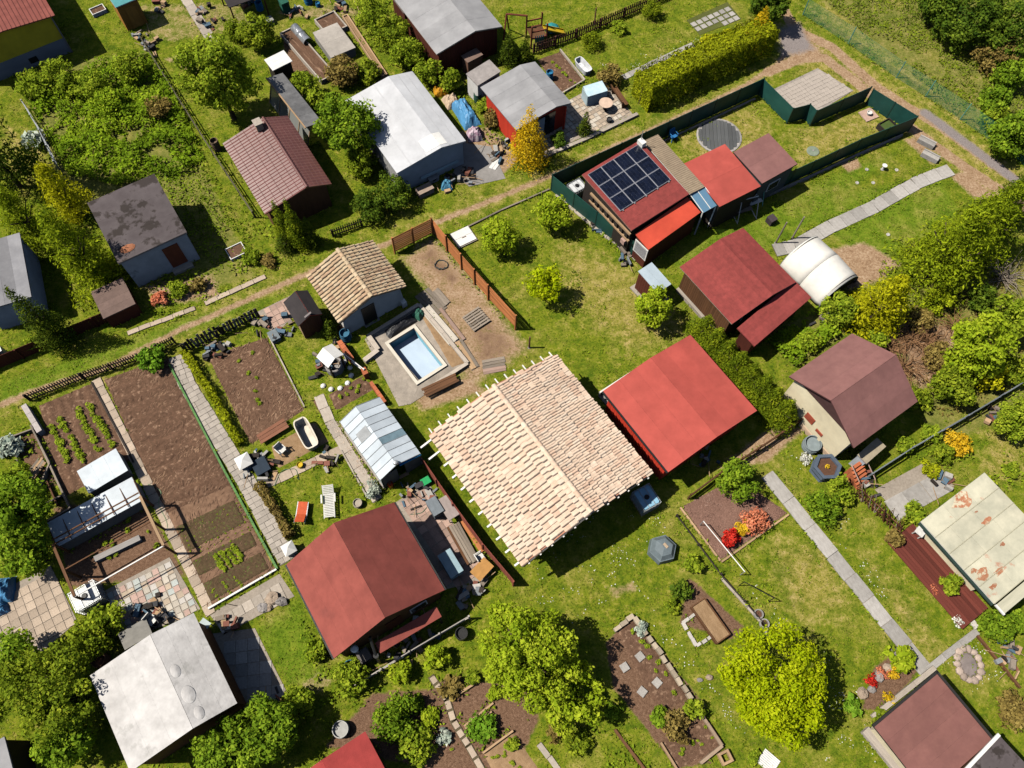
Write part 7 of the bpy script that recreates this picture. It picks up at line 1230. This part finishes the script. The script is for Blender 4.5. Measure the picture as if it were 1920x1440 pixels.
for y in (-.05, .45): P('slide_side', t, mat('slide_yellow', (.75, .5, .02)), (1.5, y, .56), (1.9, .04, .12), ry=.45)
for i in range(5): P('ladder_rung', t, mat('rung_teal', (.05, .3, .32)), (-.3+.15*i, -.65, .6), (.06, .05, 1.0))
t = thing('parasol', 'small teal sunshade lying behind the climbing frame', 'parasol', G(1034, 58)); MB().lathe([(.62, .25), (.4, .42), (.04, .55)], n=8).build('canopy', mat('canopy_teal', (.03, .30, .32)), t); MB().tube((0, 0, 0), (0, 0, .5), .03).build('pole', STEEL, t)
# covered bench, benches, misc
t = thing('covered_bench', 'pale blue covered hammock bench in the crazy paved yard', 'bench', G(1113, 186), math.radians(25)); CB = mat('cover_paleblue', (.40, .58, .68), (.55, .66, .72), rough=.5, scale=3)
MB().hull4([(-.75, .45, 1.1), (.75, .45, 1.1), (.8, -.45, .95), (-.8, -.45, .95)], .06).build('cover_top', CB, t); P('cover_front', t, CB, (0, -.46, .48), (1.55, .04, .9), rx=-.06); P('cover_side', t, CB, (-.78, 0, .5), (.04, .88, .95)); P('cover_side', t, CB, (.78, 0, .5), (.04, .88, .95)); P('cover_back', t, CB, (0, .44, .54), (1.5, .04, 1.0))
def bench(name, label, a, b, m):
    A, B = G(*a), G(*b); t = thing(name, label, 'bench', (A+B)/2, math.atan2((B-A).y, (B-A).x)); L_ = (B-A).length
    for i in range(3): P('seat_slat', t, m, (0, -.15+.15*i, .43), (L_, .13, .04))
    for i in range(2): P('back_slat', t, m, (0, .28+.04*i, .6+.18*i), (L_, .04, .15), rx=-.2)
    for x in (-L_/2+.15, L_/2-.15): P('leg', t, m, (x, 0, .2), (.07, .42, .4)); P('back_support', t, m, (x, .27, .55), (.06, .05, .7), rx=-.2)
    return t
bench('garden_bench', 'brown slatted bench at the end of the tall hedge', (1172, 205), (1150, 172), WBROWN)
def bx_thing(name, label, px, s, m, cat, rz=R33, lid=None, z0=0, handle=True):
    t = thing(name, label, cat, G(*px), rz); w_, l_, h = s; MB().hull4([(-w_/2, -l_/2, z0+h*.93), (w_/2, -l_/2, z0+h*.93), (w_/2, l_/2, z0+h*.93), (-w_/2, l_/2, z0+h*.93)], h*.93-.02).build('body', m, t); P('lid', t, lid or m, (0, 0, z0+h*.965), (w_*1.06, l_*1.06, h*.07))
    if handle: P('handle', t, BLACK, (0, -l_/2-.02, z0+h*.75), (w_*.35, .04, .05))
    for x in (-1, 1):
        for y in (-1, 1): P('foot', t, BLACK, (x*w_*.42, y*l_*.42, .015), (.06, .06, .03))
    return t
for a in (('chest_freezer', 'pale blue chest freezer on the shaded house terrace', (846, 1062), (.75, 1.35, .85), mat('freezer_blue', (.40, .56, .64)), 'freezer'), ('cabinet', 'slate grey cabinet at the head of the house terrace', (817, 957), (.6, .95, .9), mat('cabinet_slate', (.20, .23, .26)), 'cabinet'), ('storage_box', 'bright green lidded box at the greenhouse door', (799, 905), (.5, .4, .35), mat('box_green', (.02, .38, .12), rough=.4), 'box'), ('storage_box', 'grey storage box beside the pink slab apron', (516, 634), (.55, .7, .4), mat('box_grey', (.22, .26, .29)), 'box'), ('wheelie_bin', 'dark green wheeled bin in the cluttered top yard', (537, 22), (.6, .6, 1.0), mat('bin_green', (.02, .12, .08)), 'bin'), ('stove', 'grey metal stove under the eaves of the brick red house', (686, 1232), (.6, .6, .8), mat('stove_grey', (.2, .18, .17)), 'stove'), ('storage_box', 'grey lidded chest on the top path', (506, 44), (.6, .55, .4), mat('chest_grey', (.4, .4, .38)), 'box'), ('meter_box', 'white cabinet with doors at the lower left fence', (8, 668), (.5, .5, .9), WHITE, 'cabinet'), ('tool_chest', 'tan lidded chest at the lane corner of the white hut', (797, 362), (1.1, .6, .5), mat('chest_tan', (.42, .32, .26)), 'box'), ('crate', 'grey crate on the tool path behind the white hut', (812, 338), (.7, .5, .4), mat('crate_grey', (.32, .33, .34)), 'crate'), ('kennel_box', 'dark box on the lawn below the long green fence', (1444, 417), (.5, .5, .5), mat('box_dark', (.08, .06, .07)), 'box'), ('hand_cart', 'dark blue cart beside the sandy yard', (492, 878), (.8, .9, .45), mat('cart_navy', (.03, .05, .08)), 'cart')): bx_thing(*a)
# pyramid lids / lanterns
for px, s_, l in (((463, 872), .75, 'white pyramid topped stand at the end of the golden hedge'), ((547, 1034), .62, 'white pyramid topped gate pillar beside the brick red house')):
    t = thing('pyramid_pillar', l, 'pillar', G(*px), R33); P('shaft', t, WHITE if s_ < .7 else mat('stand_grey', (.35, .36, .37)), (0, 0, .35), (s_*.8, s_*.8, .7)); k = s_/2*1.1; mb = MB(); mb.v = [(-k, -k, .7), (k, -k, .7), (k, k, .7), (-k, k, .7), (0, 0, .98)]; mb.f = [(0, 1, 4), (1, 2, 4), (2, 3, 4), (3, 0, 4), (3, 2, 1, 0)]; mb.build('cap', WHITE, t)
# gas bottle, chimney pipes, kettle grill
t = thing('gas_bottle', 'orange red gas bottle at the greenhouse door', 'gas bottle', G(733, 912)); MB().lathe([(.15, 0), (.17, .05), (.17, .5), (.1, .6), (.05, .62), (.05, .7)], n=14).build('body', mat('bottle_red', (.6, .06, .02), rough=.4), t); MB().lathe([(.09, .62), (.09, .72)], n=10).build('valve_guard', RUST, t)
t = thing('flue_pipe', 'black crooked flue pipe in front of the brick red house', 'chimney', G(712, 1242)); MB().path([Vector((0, 0, 0)), Vector((.1, .1, 2.2)), Vector((-.2, .9, 2.9))], .09, 8).build('pipe', BLACK, t); MB().lathe([(.14, 2.2), (.14, 2.3)], (.1, .1, 0), 10).build('collar', BLACK, t)
t = thing('vent_pipe', 'white capped vent pipe by the brick red eaves', 'chimney', G(676, 1225)); MB().tube((0, 0, 0), (0, 0, 1.9), .07).build('pipe', STEEL, t); MB().lathe([(.19, 1.9), (.2, 1.98), (.12, 2.06)], n=14).build('cap', WHITE, t)
t = thing('kettle_grill', 'black kettle grill on the left patio', 'grill', G(26, 1238)); MB().lathe([(.05, .55), (.22, .6), (.3, .75), (.3, .8), (.24, .95), (.05, 1.02)], n=18).build('bowl', mat('enamel_black', (.012, .014, .02), rough=.15), t, smooth=True)
for a in (0, 2.1, 4.2): MB().tube((.12*math.cos(a), .12*math.sin(a), .6), (.3*math.cos(a), .3*math.sin(a), 0), .02).build('leg', STEEL, t)
# sand box, planter, blocks, stepping slabs
pb = thing('planter_box', 'long brown timber planter filled with earth on the daisy lawn', 'planter', *rect([(1298, 1137), (1320, 1122), (1370, 1188), (1343, 1208)], .35)[:2]); _, _, a_, b_ = rect([(1298, 1137), (1320, 1122), (1370, 1188), (1343, 1208)], .35)
for x in (-1, 1): P('side_board', pb, WBROWN, (x*a_/2, 0, .18), (.05, b_, .38)); P('end_board', pb, WBROWN, (0, x*b_/2, .18), (a_, .05, .38))
P('earth', pb, SANDY, (0, 0, .14), (a_-.06, b_-.06, .3))
kerb('stone_border', 'whitish stone border of the sand pit beside the brown planter', [(1302, 1150), (1279, 1168), (1306, 1212), (1334, 1192)], .16, .14, mat('white_stone', (.62, .58, .54)), .4, jit=.02, piece='stone')
for i, (px, l) in enumerate((((1171, 1251), 'square stepping slab in the tree shade of the stone edged bed'), ((1200, 1231), 'uppermost square stepping slab in the stone edged bed'), ((1232, 1280), 'square stepping slab nearest the block edging'), ((1204, 1297), 'lower square stepping slab in the tree shade'))):
    t = thing('stepping_slab', l, 'slab', G(px[0], px[1], .08), .6+.1*i); t.location.z = .09; P('slab', t, SLABG, (0, 0, 0), (.42, .42, .05), 0, .02, .02); P('bevel', t, SLABG, (0, 0, .027), (.38, .38, .01))
t = thing('chimney_block', 'square hollow tan chimney block at the bottom bed corner', 'block', G(1358, 1420), .45)
for x in (-1, 1): P('side', t, WTAN, (x*.24, 0, .15), (.12, .6, .3)); P('end', t, WTAN, (0, x*.24, .15), (.36, .12, .3))
t = thing('pond_cover', 'round weathered boarded pond cover on the solar house lawn', 'cover', G(1348, 256)); MB().lathe([(1.62, -.02), (1.62, .06), (1.5, .09), (1.45, .05)], n=28).build('rim', CONCG, t)
for i in range(11): x = -1.35+.27*i; k = math.sqrt(max(.05, 1.46**2-x*x)); P('board', t, mat('cover_slate', (.12, .125, .13), (.08, .085, .09), scale=3, rnd=.12), (x, 0, .07), (.25, 2*k, .03))
t = thing('septic_lid', 'round pale green manhole lid on the solar house lawn', 'manhole', G(1524, 284)); MB().lathe([(.45, -.02), (.45, .05), (.4, .08), (.06, .1)], n=20).build('lid', mat('lid_sage', (.28, .34, .26)), t); MB().lathe([(.07, .1), (.06, .13)], n=8).build('knob', CONCG, t)
t = thing('stone_fire_ring', 'ring of pale stones on the lower right lawn', 'fire pit', G(1816, 1246)); r = random.Random(3)
for i in range(14): a = i*math.pi/7; MB().lathe([(.2, -.02), (.2, .1), (.12, .16), (.02, .18)], (.62*math.cos(a), .8*math.sin(a), 0), 7, sx=r.uniform(.8, 1.2), sy=r.uniform(.8, 1.2)).build('stone', mat('stone_peach', (.48, .38, .32), rnd=.2), t)
MB().lathe([(.5, -.02), (.4, .06), (.1, .1)], n=12, sy=1.3).build('ash', mat('ash', (.25, .21, .2)), t)
rk = [mat('rock_grey', (.36, .33, .32), (.24, .22, .21), scale=4, bump=.6), mat('rock_tan', (.48, .38, .29), (.34, .26, .2), scale=4, bump=.6)]
def rock(label, px, s_, i, name='rock', group=None):
    r = random.Random(i*7); mb = MB().lathe([(s_*.8, -.03), (s_, s_*.25), (s_*.8, s_*.6), (s_*.35, s_*.8), (.02, s_*.84)], n=9, sx=r.uniform(.8, 1.2), sy=r.uniform(.7, 1.1)); mb.v = [(x*(1+r.gauss(0, .1)), y*(1+r.gauss(0, .1)), z*(1+r.gauss(0, .08))) for x, y, z in mb.v]; o = mb.build(name, rk[i % 2], None, loc=G(*px)); return tag(o, label, 'rock', group)
for i, (px, s_, l) in enumerate([((1676, 1225), .3, 'pale boulder at the top of the rockery'), ((1664, 1252), .3, 'grey boulder in the middle of the rockery'), ((1648, 1268), .32, 'boulder beside the orange rockery flowers'), ((1616, 1300), .34, 'large boulder at the lower end of the rockery'), ((1634, 1292), .26, 'reddish boulder of the rockery'), ((512, 1122), .4, 'large tan boulder on the block terrace'), ((528, 1128), .36, 'dark tan boulder beside the small back lawn'), ((505, 1140), .24, 'small boulder below the large tan one'), ((494, 1140), .3, 'flat boulder at the terrace edge'), ((1330, 1270), .2, 'lone pale stone on the lower lawn path'), ((1312, 1275), .14, 'small pinkish stone left on the lower lawn')]): rock(l, px, s_, i)
for k, px, l in (('orange', (1655, 1262), 'orange flower clump in the rockery'), ('yellow', (1675, 1262), 'yellow flower clump in the rockery'), ('gold', (1668, 1310), 'golden groundcover clump in the rockery'), ('red', (1633, 1275), 'red flower clump in the rockery'), ('white', (1800, 1165), 'white flower cushion below the red deck'), ('orange', (1752, 1104), 'coral flower clump beside the red deck'), ('white', (1508, 858), 'white flower cushion beside the hexagonal planter')): plant(k, px[0], px[1], 14, hr=.5, label=l, name='flower_clump', cat='flowers', trunk=False, leaf=.09, n=360)
# white lid hatch, cold frames, raised beds at the top
t = thing('well_hatch', 'white two part hatch lid on the lawn corner by the orange fence', 'hatch', *rect([(843, 438), (878, 424), (893, 447), (862, 463)], .2)[:2]); _, _, a_, b_ = rect([(843, 438), (878, 424), (893, 447), (862, 463)], .2); P('curb', t, CONC, (0, 0, .06), (a_+.1, b_+.1, .14)); P('lid', t, WHITE, (0, b_/4, .17), (a_, b_/2-.02, .05)); P('lid', t, WHITE, (0, -b_/4, .17), (a_, b_/2-.02, .05)); P('handle', t, RUST, (0, -.08, .21), (.3, .04, .04))
def frame(name, label, cs, h, m, fill, cat='raised bed', t_=.09):
    c, yaw, a_, b_ = rect(cs, h); t = thing(name, label, cat, c, yaw)
    for x in (-1, 1): P('side_board', t, m, (x*(a_/2-t_/2), 0, h/2), (t_, b_, h)); P('end_board', t, m, (0, x*(b_/2-t_/2), h/2), (a_-2*t_, t_, h))
    if fill: P('earth', t, fill, (0, 0, h*.35), (a_-2*t_, b_-2*t_, h*.7))
    return t
FR = mat('frame_concrete', (.50, .44, .38), rnd=.05)
frame('raised_bed', 'pale walled raised bed holding the foil roll', [(532, 58), (562, 44), (615, 140), (596, 158)], .4, FR, SOIL); frame('raised_bed', 'pale walled raised bed with dark soil at the top', [(592, 36), (626, 18), (650, 48), (612, 68)], .4, FR, SOIL); frame('raised_bed', 'long narrow raised bed beside the leafy shrubs', [(640, 30), (650, 26), (728, 138), (716, 142)], .3, WTAN, SANDY)
cfm = flatroof('slatted_cold_frame', 'white slatted cold frame box among the raised beds', [(585, 62), (633, 42), (666, 90), (622, 108)], .8, mat('frame_greyish', (.32, .31, .29)), mat('lid_weathered', (.46, .42, .38), (.36, .33, .3), scale=3), over=.04, th=.04, cat='cold frame', sheets=('along', 2), sheetm=mat('lid_weathered', (.46, .42, .38)))
t = thing('foil_tunnel', 'silver foil covered tunnel in the raised bed', 'tunnel', G(565, 66, .4), math.radians(-50)); t.location.z = .4
mb = MB(); n = 10
for x in np.linspace(-.95, .95, 8):
    for i in range(n+1): a = math.pi*i/n; mb.v.append((x, .35*math.cos(a), .36*math.sin(a)*(1+.06*math.sin(x*9+i))))
for j in range(7):
    for i in range(n): q = j*(n+1)+i; mb.f.append((q, q+1, q+n+2, q+n+1))
mb.build('foil', mat('foil', (.6, .62, .66), (.3, .32, .36), rough=.2, metal=.6, scale=5), t)
for x in (-.95, 0, .95): MB().path([Vector((x, .36*math.cos(math.pi*i/8), .37*math.sin(math.pi*i/8))) for i in range(9)], .015, 5).build('hoop', STEEL, t)
frame('glazed_cold_bed', 'white rimmed sunken cold frame beside the brown metal house', [(421, 467), (452, 453), (463, 472), (433, 487)], .25, WHITE, SOIL, 'cold frame', .05); frame('glazed_cold_bed', 'white rimmed cold frame at the top lawn edge', [(166, 18), (192, 5), (198, 18), (174, 27)], .3, WHITE, SOIL, 'cold frame', .05); frame('sand_pit', 'dark framed planter beside the green fence corner', [(1646, 232), (1668, 220), (1688, 240), (1668, 252)], .45, WDARK, mat('planter_green', (.08, .13, .03)), 'planter', .06)
t = thing('stone_slab_base', 'pinkish stone slab with a pot on the solar house lawn', 'slab', G(1628, 216), .5); P('slab', t, SLABP, (0, 0, .04), (1.1, 1.0, .09)); MB().lathe([(.14, .08), (.2, .3), (.17, .32), (.1, .2)], n=12).build('pot', WHITE, t)
for px, l in (((1735, 270), 'grey concrete trough at the road side garden corner'), ((1742, 296), 'pale broken slab beside the concrete trough')): t = thing('trough', l, 'trough', G(*px), -.6); P('base', t, SLABG, (0, 0, .15), (1.2, .5, .3)); P('rim', t, SLABG, (0, .2, .33), (1.2, .1, .06)); P('rim', t, SLABG, (0, -.2, .33), (1.2, .1, .06))
# clothes line
t = thing('clothes_line', 'white steel clothes line spanning the mulch bed and lawn', 'clothes line', G(1312, 985)); e = G(1388, 1078)-G(1312, 985)
for p in (Vector((0, 0, 0)), e): MB().tube(p, p+Vector((0, 0, .9)), .03).build('post', STEEL, t)
MB().tube(Vector((0, 0, .88)), e+Vector((0, 0, .88)), .03).build('line_bar', WHITE, t)
t = thing('clothes_line', 'black steel frame on the lawn below the mulch bed', 'clothes line', G(1385, 1098)); e = G(1440, 1128)-G(1385, 1098)
for p in (Vector((0, 0, 0)), e): MB().tube(p, p+Vector((0, 0, 1.1)), .025).build('post', BLACK, t)
MB().tube(Vector((0, 0, 1.08)), e+Vector((0, 0, 1.08)), .025).build('line_bar', BLACK, t)
for i, (px, l) in enumerate((((1421, 1152), 'upper ring of the tyre planters by the thin rail'), ((1432, 1170), 'middle ring of the tyre planters by the thin rail'), ((1443, 1188), 'lowest ring of the tyre planters by the thin rail'), ((1690, 1022), 'upper ring planter below the stick fence'), ((1706, 1040), 'middle ring planter below the stick fence'), ((1722, 1058), 'lower ring planter below the stick fence'))): t = thing('ring_planter', l, 'planter', G(*px)); MB().lathe([(.26, -.02), (.28, .1), (.26, .2), (.2, .2), (.19, .08)], n=16).build('ring', CONCG, t); MB().lathe([(.2, .08), (.19, .1)], n=12).build('earth', SOILP, t)
t = thing('plastic_sheet', 'white corrugated sheet lying at the bottom edge', 'sheet', G(1440, 1428), .9); corr(t, [(-.4, -.45, .06), (.4, -.45, .06), (.4, .45, .06), (-.4, .45, .06)], 8, .03, WHITE, name='sheet')
for px, l in (((1855, 215 if 0 else 318), None),): pass
for i, (px, l) in enumerate((((1625, 318), 'lone white stone left on the lawn below the long fence'), ((1654, 318), 'white bird bath on the lawn below the long fence'), ((1681, 319), 'small white rosette stone nearest the road garden corner'), ((1607, 343), 'lower white stone on the lawn below the long fence'), ((1637, 343), 'white stone beside the double slab path'), ((1665, 440), 'white saucer on the lawn behind the tent'))):
    t = thing('lawn_stone', l, 'stone', G(*px)); MB().lathe([(.12, -.02), (.13, .04), (.10, .06), (.04, .04)], n=10).build('dish', mat('stone_offwhite', (.55, .53, .5)), t)
    if 'bath' in l: MB().lathe([(.08, 0), (.06, .4), (.18, .45)], n=10).build('stem', WHITE, t)
# clutter of the top yards and shed apron
JM = [mat('junk_grey', (.25, .27, .29)), mat('junk_blue', (.10, .17, .24)), WTAN, mat('junk_rust', (.26, .10, .07)), WGREY, mat('junk_pale', (.5, .48, .45)), mat('junk_dark', (.05, .05, .055)), WDARK]
def junk(px, i, l, n=9):
    t = thing('tool_heap', l, 'clutter', G(*px), i*.7); r = random.Random(i)
    for k in range(n):
        s_ = (r.uniform(.15, .7), r.uniform(.06, .3), r.uniform(.04, .3)); P('piece', t, JM[r.randrange(8)], (r.gauss(0, .35), r.gauss(0, .35), s_[2]/2+.02*k), s_, r.random()*3, r.gauss(0, .08), r.gauss(0, .08))
    for k in range(3): a = Vector((r.gauss(0, .4), r.gauss(0, .4), .05)); MB().tube(a, a+Vector((r.gauss(0, .6), r.gauss(0, .6), r.uniform(.1, .6))), .02, n=5).build('handle', WTAN, t)
for i, (px, l) in enumerate([((492, 612), 'heap of dark tools on the soil beside the crooked pickets'), ((540, 622), 'tools leaning beside the little red trimmed shed'), ((420, 648), 'white board and crates behind the crooked picket fence'), ((395, 655), 'red cans and bags at the picket fence corner'), ((262, 70), 'red and white clutter beside the small top lawn'), ((282, 90), 'low junk heap at the corner of the small top lawn'), ((380, 22), 'tarped clutter in the top yard'), ((395, 45), 'loose timber clutter below the top yard tarp'), ((460, 8), 'garden clutter beside the blue barrel at the top'), ((300, 10), 'dark clutter beside the orange shed'), ((555, 28), 'small clutter beside the green bin'), ((640, 10), 'clutter under the shrubs at the top'), ((848, 335), 'clutter at the lane wall of the white hut'), ((870, 335), 'grey sheets behind the white hut corner'), ((930, 290), 'scrap timber behind the golden cypress'), ((940, 270), 'loose boards between hut and golden cypress'), ((868, 1115), 'blue tubs and pipes in the terrace corner'), ((890, 1100), 'white bags in the terrace corner'), ((770, 1195), 'clutter on the front porch of the brick red house'), ((745, 1225), 'white crates on the front porch edge'), ((805, 1175), 'boxes under the lean-to'), ((275, 1150), 'tools on the pastel patio'), ((300, 1140), 'garden tools beside the patio chairs'), ((480, 868), 'tangled bicycles and hoses beside the sandy yard'), ((505, 880), 'pink and teal bags beside the sandy yard'), ((618, 862), 'dark netting beside the old bathtub'), ((785, 925), 'planter trough and bricks on the terrace'), ((760, 930), 'brown sack at the brick red roof corner'), ((640, 655), 'bags beside the well house'), ((600, 688), 'pots around the well house'), ((1320, 860), 'white and blue bits in the shade of the red house'), ((1625, 905), 'pipes beside the orange red steps'), ((1770, 905), 'white roll and bucket on the worn patio'), ((1860, 785), 'blue bags by the steel rail fence'), ((1890, 1225), 'timber offcuts at the right edge'), ((1900, 1250), 'pale boards at the right edge bench'), ((1580, 575), 'pots in the shade of the shingle porch'), ((1545, 600), 'garden chairs and poles beside the shingle porch'), ((1175, 478), 'boards and pots at the end of the green fence'), ((1120, 430), 'bricks along the kerb of the green fence'), ((430, 1170), 'blocks and pipes on the block terrace'), ((505, 1310), 'orange roller and frame beside the shaded patio')]): junk(px, i, l)
ground_cover()
edge_tufts()
finish_ground()
